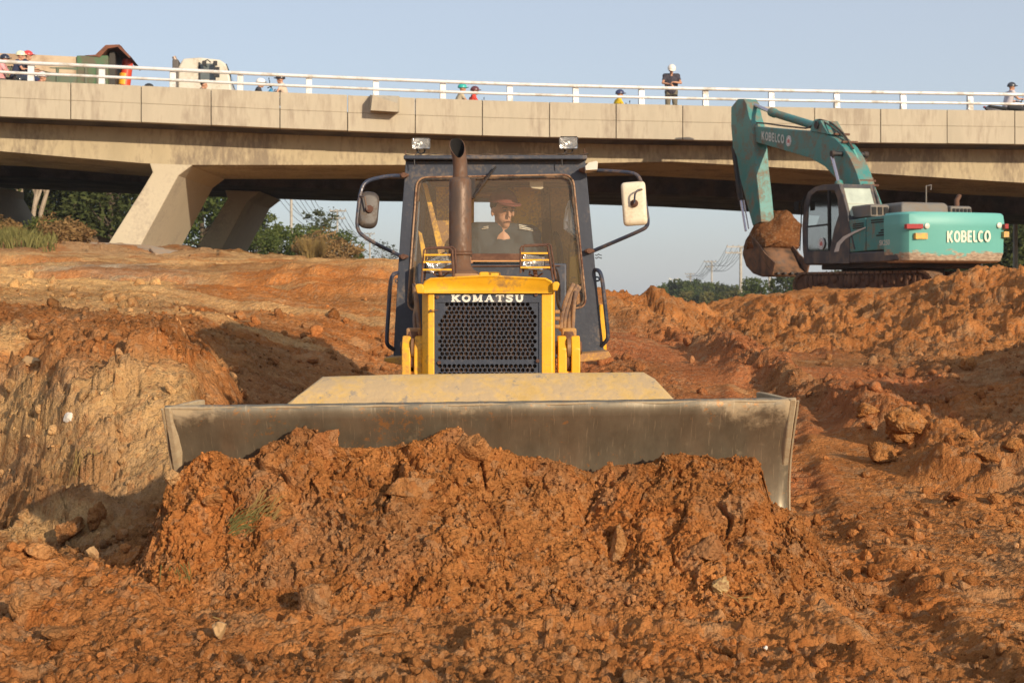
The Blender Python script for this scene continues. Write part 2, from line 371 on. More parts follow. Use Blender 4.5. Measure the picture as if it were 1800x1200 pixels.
# columns of the site: (bearing px, [(distance, picture row the ground reaches there, soil)])
COLS = [
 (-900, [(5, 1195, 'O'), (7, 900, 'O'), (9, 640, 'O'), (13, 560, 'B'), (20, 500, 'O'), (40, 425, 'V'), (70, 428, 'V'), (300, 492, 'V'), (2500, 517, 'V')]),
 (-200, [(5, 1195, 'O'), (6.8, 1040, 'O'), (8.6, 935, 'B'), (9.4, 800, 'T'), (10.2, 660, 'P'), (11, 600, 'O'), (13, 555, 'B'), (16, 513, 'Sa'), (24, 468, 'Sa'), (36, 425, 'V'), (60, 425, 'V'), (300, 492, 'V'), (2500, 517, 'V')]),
 (0, [(5, 1195, 'O'), (6.3, 1060, 'O'), (6.75, 980, 'O'), (7.2, 1025, 'B'), (8.4, 978, 'B'), (9.15, 930, 'B'), (9.5, 865, 'P'), (9.8, 775, 'T'), (10.15, 685, 'P'), (10.7, 602, 'O'), (11.6, 575, 'K'), (13, 547, 'B'), (16, 508, 'Sa'), (20, 486, 'Sa'), (26, 462, 'T'), (34, 430, 'P'), (45, 415, 'V'), (70, 428, 'V'), (300, 492, 'V'), (2500, 517, 'V')]),  # dark brown along the ditch, next columns too, stands in for its shade
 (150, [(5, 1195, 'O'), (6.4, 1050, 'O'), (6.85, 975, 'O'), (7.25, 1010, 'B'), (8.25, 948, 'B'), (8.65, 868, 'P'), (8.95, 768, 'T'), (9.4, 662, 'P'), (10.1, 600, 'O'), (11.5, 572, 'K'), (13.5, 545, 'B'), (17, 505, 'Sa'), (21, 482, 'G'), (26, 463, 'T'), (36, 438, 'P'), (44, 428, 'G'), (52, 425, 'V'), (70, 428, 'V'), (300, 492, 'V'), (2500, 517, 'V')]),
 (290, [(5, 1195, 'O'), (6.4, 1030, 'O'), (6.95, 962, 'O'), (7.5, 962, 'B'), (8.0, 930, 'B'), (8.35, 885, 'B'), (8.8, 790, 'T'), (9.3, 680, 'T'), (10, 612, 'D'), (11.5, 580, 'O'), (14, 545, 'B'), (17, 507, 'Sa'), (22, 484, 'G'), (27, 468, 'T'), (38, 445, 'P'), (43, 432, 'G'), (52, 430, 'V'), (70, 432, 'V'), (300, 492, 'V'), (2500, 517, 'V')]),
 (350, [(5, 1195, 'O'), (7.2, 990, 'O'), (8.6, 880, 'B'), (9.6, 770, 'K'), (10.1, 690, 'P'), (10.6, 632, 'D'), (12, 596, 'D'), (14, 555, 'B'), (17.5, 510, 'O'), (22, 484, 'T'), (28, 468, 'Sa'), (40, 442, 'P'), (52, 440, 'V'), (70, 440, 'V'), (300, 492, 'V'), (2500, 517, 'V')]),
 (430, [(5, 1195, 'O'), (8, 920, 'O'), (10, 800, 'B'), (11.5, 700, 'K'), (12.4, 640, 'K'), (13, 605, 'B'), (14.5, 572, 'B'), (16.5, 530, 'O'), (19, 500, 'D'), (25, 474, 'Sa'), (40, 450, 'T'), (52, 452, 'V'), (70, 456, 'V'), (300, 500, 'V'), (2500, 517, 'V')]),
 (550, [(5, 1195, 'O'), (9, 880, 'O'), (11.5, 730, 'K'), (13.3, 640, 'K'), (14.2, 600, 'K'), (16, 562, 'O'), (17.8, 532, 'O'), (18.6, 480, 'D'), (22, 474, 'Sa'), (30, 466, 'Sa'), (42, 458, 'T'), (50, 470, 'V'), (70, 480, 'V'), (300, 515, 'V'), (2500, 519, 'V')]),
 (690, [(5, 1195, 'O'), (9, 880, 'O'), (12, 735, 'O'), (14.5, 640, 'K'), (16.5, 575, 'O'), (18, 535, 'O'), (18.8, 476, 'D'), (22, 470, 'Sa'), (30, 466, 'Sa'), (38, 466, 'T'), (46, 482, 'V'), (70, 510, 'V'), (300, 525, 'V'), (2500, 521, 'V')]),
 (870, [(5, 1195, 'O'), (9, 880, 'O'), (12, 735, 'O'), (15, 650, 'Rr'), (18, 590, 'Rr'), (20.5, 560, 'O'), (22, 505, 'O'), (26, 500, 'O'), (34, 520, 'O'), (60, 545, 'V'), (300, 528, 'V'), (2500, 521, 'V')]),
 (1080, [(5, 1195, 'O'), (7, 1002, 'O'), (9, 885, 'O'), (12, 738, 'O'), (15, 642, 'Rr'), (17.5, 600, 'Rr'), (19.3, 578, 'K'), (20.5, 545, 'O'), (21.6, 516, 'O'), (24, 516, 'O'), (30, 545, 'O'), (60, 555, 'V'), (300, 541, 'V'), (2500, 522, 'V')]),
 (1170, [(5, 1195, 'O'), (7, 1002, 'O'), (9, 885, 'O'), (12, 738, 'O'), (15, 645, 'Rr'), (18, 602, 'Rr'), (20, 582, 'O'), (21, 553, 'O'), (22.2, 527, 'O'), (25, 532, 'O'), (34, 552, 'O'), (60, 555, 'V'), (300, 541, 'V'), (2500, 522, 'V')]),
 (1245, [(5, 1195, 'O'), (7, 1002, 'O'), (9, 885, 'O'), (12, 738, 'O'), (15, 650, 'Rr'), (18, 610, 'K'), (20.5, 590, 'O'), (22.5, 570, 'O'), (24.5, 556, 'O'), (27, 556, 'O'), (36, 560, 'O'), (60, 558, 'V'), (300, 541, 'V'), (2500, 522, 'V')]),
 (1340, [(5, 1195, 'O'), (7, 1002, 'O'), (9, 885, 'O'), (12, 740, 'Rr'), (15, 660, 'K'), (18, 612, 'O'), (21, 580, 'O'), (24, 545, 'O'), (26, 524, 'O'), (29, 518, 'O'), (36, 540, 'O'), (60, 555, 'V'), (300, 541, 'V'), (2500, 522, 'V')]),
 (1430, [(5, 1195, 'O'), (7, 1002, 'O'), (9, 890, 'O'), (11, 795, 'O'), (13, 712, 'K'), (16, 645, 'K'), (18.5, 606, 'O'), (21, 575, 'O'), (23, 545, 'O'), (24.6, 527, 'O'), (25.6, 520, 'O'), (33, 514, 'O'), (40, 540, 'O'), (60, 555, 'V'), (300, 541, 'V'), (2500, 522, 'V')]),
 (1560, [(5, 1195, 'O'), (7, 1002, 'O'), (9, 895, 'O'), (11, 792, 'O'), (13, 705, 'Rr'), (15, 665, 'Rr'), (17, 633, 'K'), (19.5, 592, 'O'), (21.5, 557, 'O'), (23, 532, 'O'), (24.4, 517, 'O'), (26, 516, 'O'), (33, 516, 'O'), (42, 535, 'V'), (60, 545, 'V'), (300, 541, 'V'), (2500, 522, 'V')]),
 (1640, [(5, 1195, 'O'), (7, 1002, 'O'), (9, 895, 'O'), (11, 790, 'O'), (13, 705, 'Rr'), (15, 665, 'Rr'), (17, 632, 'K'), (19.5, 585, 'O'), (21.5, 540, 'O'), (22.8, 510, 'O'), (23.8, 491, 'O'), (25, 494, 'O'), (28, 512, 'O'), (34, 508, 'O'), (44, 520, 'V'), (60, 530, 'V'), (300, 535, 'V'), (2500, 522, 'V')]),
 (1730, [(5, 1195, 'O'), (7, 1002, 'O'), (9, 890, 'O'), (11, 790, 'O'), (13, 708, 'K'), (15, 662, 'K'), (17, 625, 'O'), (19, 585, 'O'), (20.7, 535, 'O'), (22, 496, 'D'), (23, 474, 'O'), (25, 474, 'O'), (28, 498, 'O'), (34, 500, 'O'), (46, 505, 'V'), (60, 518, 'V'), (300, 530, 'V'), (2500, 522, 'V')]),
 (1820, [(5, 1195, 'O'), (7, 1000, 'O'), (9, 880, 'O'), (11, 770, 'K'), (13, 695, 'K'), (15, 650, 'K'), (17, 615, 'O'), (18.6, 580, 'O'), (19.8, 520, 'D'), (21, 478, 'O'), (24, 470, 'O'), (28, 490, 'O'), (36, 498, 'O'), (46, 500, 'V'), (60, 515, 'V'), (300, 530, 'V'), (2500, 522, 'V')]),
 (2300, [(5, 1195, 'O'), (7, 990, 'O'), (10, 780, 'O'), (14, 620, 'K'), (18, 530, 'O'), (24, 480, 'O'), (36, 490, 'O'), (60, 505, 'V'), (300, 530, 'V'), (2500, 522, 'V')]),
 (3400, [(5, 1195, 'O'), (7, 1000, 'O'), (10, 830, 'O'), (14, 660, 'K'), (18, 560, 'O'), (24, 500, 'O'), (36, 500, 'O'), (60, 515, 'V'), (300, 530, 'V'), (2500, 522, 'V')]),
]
_Ys = np.exp(np.linspace(math.log(.5), math.log(6000), 1400))
_T = np.zeros((len(COLS), len(_Ys), 4))
for i, (p, kn) in enumerate(COLS):
    ky = np.log([k[0] for k in kn]); kz = [CAMZ-(k[1]-HY)*k[0]/F for k in kn]
    z = np.interp(np.log(_Ys), ky, kz)
    z = np.where(_Ys < 5, .25, z)
    for _ in range(3): z[1:-1] = (z[:-2]+2*z[1:-1]+z[2:])/4
    _T[i, :, 0] = z
    for c in range(3): _T[i, :, c+1] = np.interp(np.log(_Ys), ky, [CO[k[2]][c] for k in kn])
_CP = np.array([c[0] for c in COLS], float)
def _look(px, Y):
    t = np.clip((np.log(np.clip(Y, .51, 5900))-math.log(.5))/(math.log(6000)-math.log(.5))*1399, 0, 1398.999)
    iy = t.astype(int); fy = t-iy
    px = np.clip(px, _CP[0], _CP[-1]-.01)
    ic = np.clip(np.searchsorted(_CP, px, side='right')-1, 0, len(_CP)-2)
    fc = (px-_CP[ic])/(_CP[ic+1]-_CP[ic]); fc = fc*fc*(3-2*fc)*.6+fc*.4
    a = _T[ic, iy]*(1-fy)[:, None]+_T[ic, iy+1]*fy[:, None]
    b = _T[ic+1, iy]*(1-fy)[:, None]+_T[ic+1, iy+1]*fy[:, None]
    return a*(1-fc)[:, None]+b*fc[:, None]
def sst(a, b, x):
    t = np.clip((x-a)/(b-a), 0, 1); return t*t*(3-2*t)
def on(w, fn, *arrs):
    """evaluate fn only where the weight w counts"""
    out = np.zeros(w.shape); k = w > 1e-3
    if k.any(): out[k] = w[k]*fn(*[a[k] for a in arrs])
    return out
def gsegd(x, y, pts):
    """distance to a polyline in plan"""
    best = np.full(x.shape, 1e9)
    for (ax, ay), (bx, by) in zip(pts[:-1], pts[1:]):
        dx, dy = bx-ax, by-ay; t = np.clip(((x-ax)*dx+(y-ay)*dy)/(dx*dx+dy*dy), 0, 1)
        best = np.minimum(best, np.hypot(x-ax-t*dx, y-ay-t*dy))
    return best
BERM = [(2.6, 17.0), (2.75, 14.5), (3.0, 13.0), (3.1, 11.3), (3.25, 10.0), (3.7, 9.2), (4.3, 8.3)]
BERM2 = [(3.05, 8.7), (2.75, 7.8), (3.2, 7.0)]
def ground(x, y, detail=True):
    x = np.asarray(x, float); y = np.asarray(y, float)
    r = np.hypot(x, y)
    wk = np.clip(y/9, .4, 4)
    wx = x+wk*(.22*fbm(x*.55, y*.55, s=1)+.07*fbm(x*2.1, y*2.1, s=2)); wy = y+wk*(.26*fbm(x*.5, y*.5, s=3)+.09*fbm(x*2.3, y*2.3, s=4))
    Yc = np.maximum(wy, .55)
    front = sst(1.5, 4.5, y)
    t = _look(900+F*wx/Yc, Yc)
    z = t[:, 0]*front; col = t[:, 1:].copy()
    far = sst(60, 200, r)
    # heap of spoil off to the right that shades the floor of the cut
    z = z+2.2*np.exp(-((x-6.9)/1.3)**2-((y-9.0)/2.0)**2)+1.1*np.exp(-((x-7.2)/1.3)**2-((y-12.8)/2.4)**2)
    # rows of spilled soil left by the tracks
    wob = .3*fbm(x*1.3, y*1.3, s=31)
    d = gsegd(x+wob, y+wob, BERM); hb = np.exp(-(d/.34)**2)*sst(-.6, .5, fbm(x*1.1, y*1.1, s=33)+.25)
    z = z+.30*hb
    # surface: flat compacted floor, rough elsewhere
    floor = sst(.2, 1.0, x-1.0+wob)*sst(8.5, 10, y)*(1-sst(17.5, 20, y))*(1-sst(2.9, 3.6, x/np.maximum(y, 1)*13))
    rough = 1-.8*np.clip(floor, 0, 1)*(1-np.clip(hb*1.5, 0, 1))
    terr = sst(13, 17, y)*(1-sst(.5, 2.2, x-.02*y))           # terraces on the left, worn flatter
    lane = sst(.9, 1.5, x-.03*y+wob*.5)*(1-sst(2.7, 3.3, x-.08*y))*(1-sst(11, 13, y))
    rough = rough*(1+.5*sst(17, 22, y)*(1-far))*(.25+.75*sst(2, 4, r))*(1-.62*terr)*(1-.45*lane*(1-hb))
    a = fbm(x*.8, y*.8, oct=5, s=5)
    z = z+rough*(.10*a*sst(8, 14, y)+.045*fbm(x*2.2, y*2.2, oct=5, s=6))*(1-far)
    # worn ledges of the terraces
    z = z+terr*(1-sst(28, 36, y))*.10*(np.tanh(5*fbm(x*.22, y*.9, oct=4, s=7))+.5*fbm(x*1.2, y*2.2, s=38))
    z = z+sst(30, 34, y)*(1-sst(50, 56, y))*sst(0, 2, -x)*(.16*facet2(x*.8, y*.8, s=39)+.10*clods2(x*2.2, y*1.6, s=40))
    slope_zone = (sst(17.6, 18.4, y)-sst(19.2, 20.5, y))*sst(-6.5, -5.5, x)*(1-sst(1.5, 3, x))
    z = z+slope_zone*.025*np.sin(x*9+2*fbm(x, y, s=8))
    rz = sst(17, 19, y)*(1-sst(24, 26, y))*sst(1.2, 2, x)
    q = x*1.5+y*.55+1.6*fbm(x*.6, y*.6, s=41)
    z = z+rz*(.30*np.abs(fbm(q, y*.35, s=42, oct=3))-.17+.09*facet2(x*1.1+.3*a, y*1.1, s=43)+.10*clods2(x*1.7, y*1.7, s=44)+.08*fbm(x*3, y*3, s=45))
    lb = sst(7.6, 8.4, y)*(1-sst(11, 13, y))*(1-sst(-2.6, -2.0, x))
    b3 = z.copy()
    z = z+on(lb, lambda x, y, b3: (.10*fbm(x*1.6, y*1.6, b3*2.6, oct=3, s=51)+.13*facet3(x*2.3, y*2.3, b3*3.0, s=52)*sst(-.25, .25, fbm(x*.9, y*.9, s=53))+.055*facet3(x*5.5, y*5.5, b3*7, s=54)+.07*(np.tanh(6*fbm(x*.6, y*.6, b3*3.4, oct=3, s=55)))), x, y, b3)
    z = z+on(rz, lambda x, y, b3: (.06*facet3(x*2.2, y*2.2, b3*2.2, s=56)+.05*facet3(x*5, y*5, b3*5, s=57)+.09*clods3(x*3.2, y*3.2, b3*3.2, s=98)), x, y, b3)
    if detail:
        nr = 1-sst(14, 30, r)
        n1 = vn(x*4.1, y*4.1, s=61)*.25; n2 = vn(x*4.1, y*4.1, s=62)*.25
        patch = sst(-.2, .4, fbm(x*.7+9, y*.7, s=63)+.35*hb)
        fl = np.exp(-((x+2.6)/.9)**2)*sst(5, 6, y)*(1-sst(7.3, 7.7, y))      # rubble at the lower left
        qq = 1-.75*lb
        f1 = facet2(x*2.9+n1, y*2.9+n2, s=9); f2 = facet2(x*7.5+n1*2, y*7.5+n2*2, s=10); f3 = facet2(x*17+n1*3, y*17+n2*3, s=12)
        c4 = on(nr, lambda x, y, a, b: .026*clods2(x*19+a*2, y*19+b*2, s=72), x, y, n1, n2); c5 = on(nr, lambda x, y: .012*clods2(x*44, y*44, s=73), x, y)
        c1 = clods2(x*3.3+n1, y*3.3+n2, s=65); c2 = clods2(x*9+n1*2, y*9+n2*2, s=66)
        z = z+rough*(1-far)*qq*(.045*f1*(.10+.75*patch**2+fl)+.018*f2*(.4+.6*patch)+.009*f3*nr+c4*nr+c5*nr+.11*c1*(patch**3*.45+fl*1.2)+.030*c2*(.15+.85*patch**2))
        z = z+nr*rough*qq*(.026*np.abs(fbm(x*6, y*10, oct=4, s=13))+.012*fbm(x*24, y*24, oct=2, s=14))+on(nr*rough*qq, lambda x, y: .010*facet2(x*40, y*40, s=67), x, y)
        z = z+on(nr*lb, lambda x, y, b3: (.030*facet3(x*12, y*12, b3*14, s=68)+.022*fbm(x*22, y*22, b3*22, oct=3, s=69)+.03*clods3(x*9, y*9, b3*9, s=58)), x, y, b3)
        # small scuffed hollows that hold shade, and the crawler ruts
        z = z-nr*rough*(1-lb)*.045*sst(.16, .34, fbm(x*3.2, y*6.5, oct=3, s=59))*sst(-.3, .2, fbm(x*.6, y*.6, s=60))
        for c0_, c1_, c2_ in ((1.62, .055, .006), (2.95, .05, .010)):
            q_ = (x-c0_-c1_*(y-6)-c2_*(y-6)**2+.05*vn(x*.9, y*.9, s=78))/.21
            z = z+(1-sst(16, 19, y))*sst(3, 4.5, y)*(-.055*np.exp(-q_**4)*(1+.55*np.sign(np.sin((y+.05*vn(x*5, y*5, s=79))*2*PI/.19))*sst(-.35, .1, fbm(x*2, y*2, s=80)))+.040*(np.exp(-(np.abs(q_)-1.45)**2*6))*(.5+fbm(x*4, y*4, oct=2, s=99)))
    # colour patches
    pa = fbm(x*1.1+4, y*1.1, oct=4, s=21); pb = fbm(x*.6, y*.6+8, oct=4, s=22); pc = fbm(x*3.7, y*3.7, oct=3, s=23)
    def mixto(c, k):
        k = np.clip(k, 0, 1)[:, None]; col[:] = col*(1-k)+np.array(CO[c])*k
    nearf = (1-far)
    mixto('D', .55*sst(.15, .4, pa)*nearf); mixto('B', .5*sst(.15, .38, pb)*nearf); mixto('P', .45*sst(.28, .42, pc)*nearf)
    # the left bank holds pale clay seams
    seam = lb*sst(.05, .3, fbm(x*1.2, z*4, s=24)); mixto('T', .8*seam)
    mixto('Rr', .75*np.clip(floor, 0, 1)*sst(-.3, .2, pa))
    strat = sst(11, 14, y)*(1-sst(28, 32, y))*(1-sst(-.5, 1.5, x))
    mixto('D', .5*strat*sst(.1, .3, fbm(x*.35, y*1.3, s=26))); mixto('T', .65*strat*sst(.12, .3, fbm(x*.3+5, y*1.5, s=27))); mixto('B', .6*strat*sst(.15, .3, fbm(x*.3, y*1.2+9, s=28)))
    return z, col, rough
def mesh_np(name, V, Fq, col=None, mat=SOIL, smooth=True):
    me = bpy.data.meshes.new(name); n = len(V); m = len(Fq); k = Fq.shape[1]
    me.vertices.add(n); me.vertices.foreach_set('co', V.astype(np.float32).ravel())
    me.loops.add(m*k); me.loops.foreach_set('vertex_index', Fq.astype(np.int32).ravel())
    me.polygons.add(m); me.polygons.foreach_set('loop_start', (np.arange(m)*k).astype(np.int32))
    if smooth: me.polygons.foreach_set('use_smooth', np.ones(m, bool))
    me.update(calc_edges=True)
    if col is not None:
        a = me.color_attributes.new('Col', 'FLOAT_COLOR', 'POINT')
        a.data.foreach_set('color', np.c_[col, np.ones(n)].astype(np.float32).ravel())
    return link_mesh(name, me, mat)
def gridfaces(nr, nc, wrap=False):
    i = np.arange(nr-1)[:, None]; j = np.arange(nc if wrap else nc-1)[None, :]; j2 = (j+1) % nc
    return np.stack([i*nc+j, i*nc+j2, (i+1)*nc+j2, (i+1)*nc+j], -1).reshape(-1, 4)
th = np.concatenate([np.linspace(-22, 22, 780), np.linspace(22.5, 60, 50), np.linspace(62, 298, 40), np.linspace(300, 337.5, 50)])
th = np.radians(th)
rr = np.concatenate([[.4, .8, 1.2, 1.7, 2.3, 3, 3.6, 4.1, 4.5], np.exp(np.arange(math.log(4.75), math.log(9.9), .0021)), np.exp(np.arange(math.log(9.9), math.log(30), .0033)), np.exp(np.arange(math.log(30), math.log(75), .007)), np.exp(np.linspace(math.log(76), math.log(5000), 60))])
TH, RR = np.meshgrid(th, rr)
gx = (np.sin(TH)*RR).ravel(); gy = (np.cos(TH)*RR).ravel()
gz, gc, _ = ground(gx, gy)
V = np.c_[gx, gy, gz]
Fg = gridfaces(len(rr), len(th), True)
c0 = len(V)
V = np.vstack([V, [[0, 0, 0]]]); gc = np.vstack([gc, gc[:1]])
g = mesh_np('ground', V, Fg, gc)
# hub fan as a second small sheet inside the same mesh is not needed: the innermost ring has 0.4 m radius
tag(g, 'orange-brown dug earth of the building site', kind='structure')
def gz_at(x, y):
    z, c, _ = ground(np.atleast_1d(np.float64(x)), np.atleast_1d(np.float64(y))); return float(z[0])

# ------------------------------------------------------------------ the heap pushed by the blade
HC = np.array([(60, 1120), (120, 1090), (180, 1045), (235, 975), (262, 925), (282, 880), (291, 842), (305, 830), (340, 798), (372, 788), (400, 802), (442, 803), (470, 772), (500, 762), (525, 748), (552, 752), (568, 778),
 (600, 788), (650, 786), (700, 778), (745, 777), (775, 758), (802, 748), (822, 762), (845, 782), (880, 790), (905, 800), (945, 801), (985, 803), (1030, 820), (1052, 822), (1075, 806), (1120, 808), (1152, 806),
 (1170, 790), (1200, 787), (1235, 795), (1262, 808), (1295, 800), (1328, 805), (1343, 825), (1350, 860), (1358, 885), (1385, 896), (1410, 905), (1445, 955), (1490, 1010), (1550, 1080), (1620, 1130), (1700, 1150)], float)
YB = 6.72
hx = np.arange(-2.45, 2.2, .0047)
hs = np.linspace(-.22, 1.0, 330)
zc = np.interp(900+hx*F/YB, HC[:, 0], CAMZ-(HC[:, 1]-HY)*YB/F)
HX, HS = np.meshgrid(hx, hs); ZC = np.broadcast_to(zc, HX.shape)
zlow = np.interp(900+hx*F/YB, HC[:, 0], CAMZ-(HC[:, 1]-HY)*YB/F)
k_ = np.ones(50)/50; zsm = np.convolve(np.pad(zlow, 25, mode='edge'), k_, 'same')[25:-25]
yf = 5.62+.10*np.sin(hx*3.1)+.75*np.clip((hx-.8)/1.25, 0, 1)**1.5+.28*np.clip((-hx-1.2)/1.0, 0, 1)**1.5
YF = np.broadcast_to(yf, HX.shape); ZSM = np.broadcast_to(zsm, HX.shape)
sp = np.clip(HS, 0, 1)
ZT = ZC*(1-sst(0, .25, sp))+ZSM*sst(0, .25, sp)
HYy = np.where(HS < 0, YB+(-HS)*1.35, YB-(YB-YF)*(.35*sp+.65*sp**1.5))
ZF = .20
HZ = np.where(HS < 0, ZC-.10*(HS/.22)**2, ZF+(ZT-ZF)*(1-sp)**1.22-.03*sp)
x_ = HX.ravel(); y_ = HYy.ravel(); z_ = HZ.ravel()
nyv = -.72; nzv = .69
wx = x_+.05*vn(x_*8, y_*8, z_*8, s=83)+.018*vn(x_*23, y_*23, z_*23, s=76); wz = z_+.05*vn(x_*8, y_*8, z_*8, s=84)+.018*vn(x_*23, y_*23, z_*23, s=77)
up_ = sst(.25, .7, z_)
d = .075*fbm(x_*1.9, y_*1.9, z_*1.9, oct=3, s=81)+.030*fbm(x_*6, y_*6, z_*6, oct=4, s=82)
cr, cid = crack3(wx*3.4, y_*3.4, wz*3.4, s=85)
blk = sst(.0, .3, fbm(x_*1.4+3, y_*1.4, z_*1.4, oct=2, s=86)+.12)*(.25+.75*up_)
d += blk*(.070*(cid-.4)*sst(0, .10, cr)-.035*(1-sst(0, .06, cr)))
d += .042*facet3(wx*4.6, y_*4.6, wz*4.6, s=87)*(.3+.7*(1-blk))*(.25+.75*up_)
d += .018*facet3(wx*11, y_*11, wz*11, s=88)*(.6+.4*(1-blk))+.022*clods3(wx*13, y_*13, wz*13, s=75)*(1-.6*blk)
d += .021*facet3(wx*24, y_*24, wz*24, s=89)*(1-.5*blk)+.012*facet3(wx*50, y_*50, wz*50, s=74)
d += .007*fbm(x_*45, y_*45, z_*45, oct=2, s=90)
d -= .045
# hollows
for (px, py, rad, dep) in [(1045, 895, .06, .10), (1085, 955, .09, .10), (765, 1100, .12, .07), (680, 840, .05, .05), (530, 1040, .08, .06), (930, 860, .05, .04), (1190, 1000, .08, .05), (560, 760, .03, .02)]:
    c = W(px, py, 6.35); d -= dep*np.exp(-(((x_-c.x)/rad)**2+((z_-c.z)/rad/1.3)**2))
amp = np.clip(sst(1.0, .8, HS.ravel()) if False else 1-sst(.86, 1.0, HS.ravel())*.4, 0, 1)
back = (HS.ravel() < 0)
d = d*amp*np.where(back, .5, 1)
y_ = y_+d*nyv; z_ = z_+d*nzv
x_ = x_+.02*vn(x_*9, y_*9, z_*9, s=91)
pa = fbm(x_*2, y_*2, z_*2, oct=4, s=92); pb = fbm(x_*4+7, y_*4, z_*4, oct=4, s=93)
hc = np.tile(np.array([.455, .200, .068]), (len(x_), 1))
def hm(c, k):
    global hc
    k = np.clip(k, 0, 1)[:, None]; hc = hc*(1-k)+np.array(c)*k
hm(CO['D'], .7*sst(.12, .35, pa)*(.4+.6*sst(.4, .9, z_))); hm((.42, .225, .11), .6*sst(.1, .35, pb)); hm(CO['B'], .35*sst(.2, .4, -pa))
hv = np.c_[x_, y_, z_]
heap = mesh_np('soil_heap', hv, gridfaces(len(hs), len(hx)), hc)
tag(heap, 'crumbly orange heap of earth pushed up in front of the bulldozer blade', 'dirt pile')

# ------------------------------------------------------------------ loose clods lying about (uncountable)
def ico1():
    import bmesh
    bm = bmesh.new(); bmesh.ops.create_icosphere(bm, subdivisions=2, radius=1); bm.verts.ensure_lookup_table()
    v = np.array([x.co[:] for x in bm.verts]); f = np.array([[q.index for q in p.verts] for p in bm.faces]); bm.free(); return v, f
IV, IF = ico1()
def rockshape(seed, sub=None):
    v, f = (IV, IF) if sub is None else sub
    q = 1+.30*vn(v[:, 0]*1.3+seed*3.7, v[:, 1]*1.3, v[:, 2]*1.3, s=seed)+.16*vn(v[:, 0]*3+seed, v[:, 1]*3, v[:, 2]*3, s=seed+5)
    v = v*q[:, None]
    rs = np.random.RandomState(seed)
    for _ in range(10):      # chip flat facets
        n = rs.randn(3); n /= np.linalg.norm(n); dd = .45+.3*rs.rand(); t = v@n
        v = v-np.outer(np.clip(t-dd, 0, None), n)*.85
    return v
RS = [rockshape(i) for i in range(14)]
rs = np.random.RandomState(5)
def scatter(name, pts, size, col, label, lift=.2):
    n = len(pts); A = []; C = []
    an = rs.rand(n, 3)*6.28
    for i in range(n):
        e = Euler(an[i]).to_matrix(); M3 = np.array(e)*size[i]
        v = RS[i % len(RS)]*np.array([1, .8, .65])
        A.append(v@M3.T+pts[i]+np.array([0, 0, size[i]*lift])); C.append(np.tile(col[i], (len(IV), 1)))
    Fa = np.concatenate([IF+i*len(IV) for i in range(n)])
    o = mesh_np(name, np.concatenate(A), Fa, np.concatenate(C), smooth=False)
    return tag(o, label, kind='stuff')
# on the heap
vi = rs.randint(0, len(hv), 15000); hp = hv[vi]; hcx = hc[vi]
keep = (HS.ravel()[vi] > -.05)
hp = hp[keep]; hcx = hcx[keep]
sz = .0030+.013*rs.rand(len(hp))**8+.0035*rs.rand(len(hp)); sz *= 1+.9*sst(.6, .1, hp[:, 2]) if False else 1+.5*(1-np.clip(hp[:, 2]/.6, 0, 1))
tint = (1+.25*rs.randn(len(hp), 1)).clip(.6, 1.5)
scatter('soil_crumbs', hp, sz, hcx*tint, 'small crumbs of earth strewn over the heap and its foot')
# on the ground
n = 15000
py_ = 4.8+rs.rand(n)**1.7*13; u = (rs.rand(n)*1.06-.53)*.78; px_ = u*py_
pz_, pc_, pr_ = ground(px_, py_)
sz = (.0035+.004*rs.rand(n)+.045*rs.rand(n)**11)*(1+.12*(py_-6)); kp = (pr_ > .5) | (rs.rand(n) < .2)
kp &= ~((np.abs(px_+.1) < 1.75) & (py_ > 5.6) & (py_ < 12))
px_, py_, pz_, pc_, sz = px_[kp], py_[kp], pz_[kp], pc_[kp], sz[kp]
tint = (1+.2*rs.randn(len(sz), 1)).clip(.6, 1.5)
scatter('soil_clods', np.c_[px_, py_, pz_], sz, pc_*tint, 'loose clods of earth lying all over the churned ground')
# ------------------------------------------------------------------ bridge
CONC = paint('concrete', (.465, .41, .31), .88, 0, dirt=(.34, .285, .215), amt=.16, scale=1.1, var=.13, bump=.25, bscale=9, fine=9, streak=(1, 1, .22))
CONC2 = paint('concrete_girder', (.48, .40, .26), .9, 0, dirt=(.25, .20, .14), amt=.30, scale=.55, var=.2, bump=.3, bscale=7, streak=(1, 1, .35), fine=9)
CONC3 = paint('concrete_pier', (.52, .455, .335), .9, 0, dirt=(.40, .34, .26), amt=.08, scale=.6, var=.10, bump=.25, bscale=8, fine=12)
CONCD = paint('concrete_shaded', (.13, .10, .08), .95, 0, dirt=(.04, .03, .025), amt=.4, scale=.8, var=.2)  # same concrete, with the shade under the deck put into a darker colour
RAILW = paint('rail_white', (.74, .75, .76), .38, .15, dirt=(.45, .42, .36), amt=.12, scale=2, var=.05)
BT = [(-900, 95), (-300, 118), (0, 140), (250, 151), (500, 163), (700, 171), (900, 178), (1100, 183), (1300, 187), (1550, 191.5), (1800, 195), (2200, 200), (2900, 206)]
def bY(px):        # the near edge of the deck runs slightly away to the right
    return 41.4/(1-.1335*(px-900)/F)
def bx_(px): return (px-900)*bY(px)/F
_bxs = [bx_(p) for p, _ in BT]; _bzs = [CAMZ+(HY-y)*bY(p)/F for p, y in BT]
def deckz(x): return float(np.interp(x, _bxs, _bzs))
def dY(x): return 41.4+.1335*x
bdir = Vector((1, .1335, 0)).normalized(); bnor = Vector((-.1335, 1, 0)).normalized()
def bp(x, off, z): return Vector((x, dY(x), 0))+bnor*off+Vector((0, 0, z))
bridge = empty('road_bridge', bp(0, 8, 0), 'long pale concrete road bridge with slanted legs and a white railing', 'bridge')
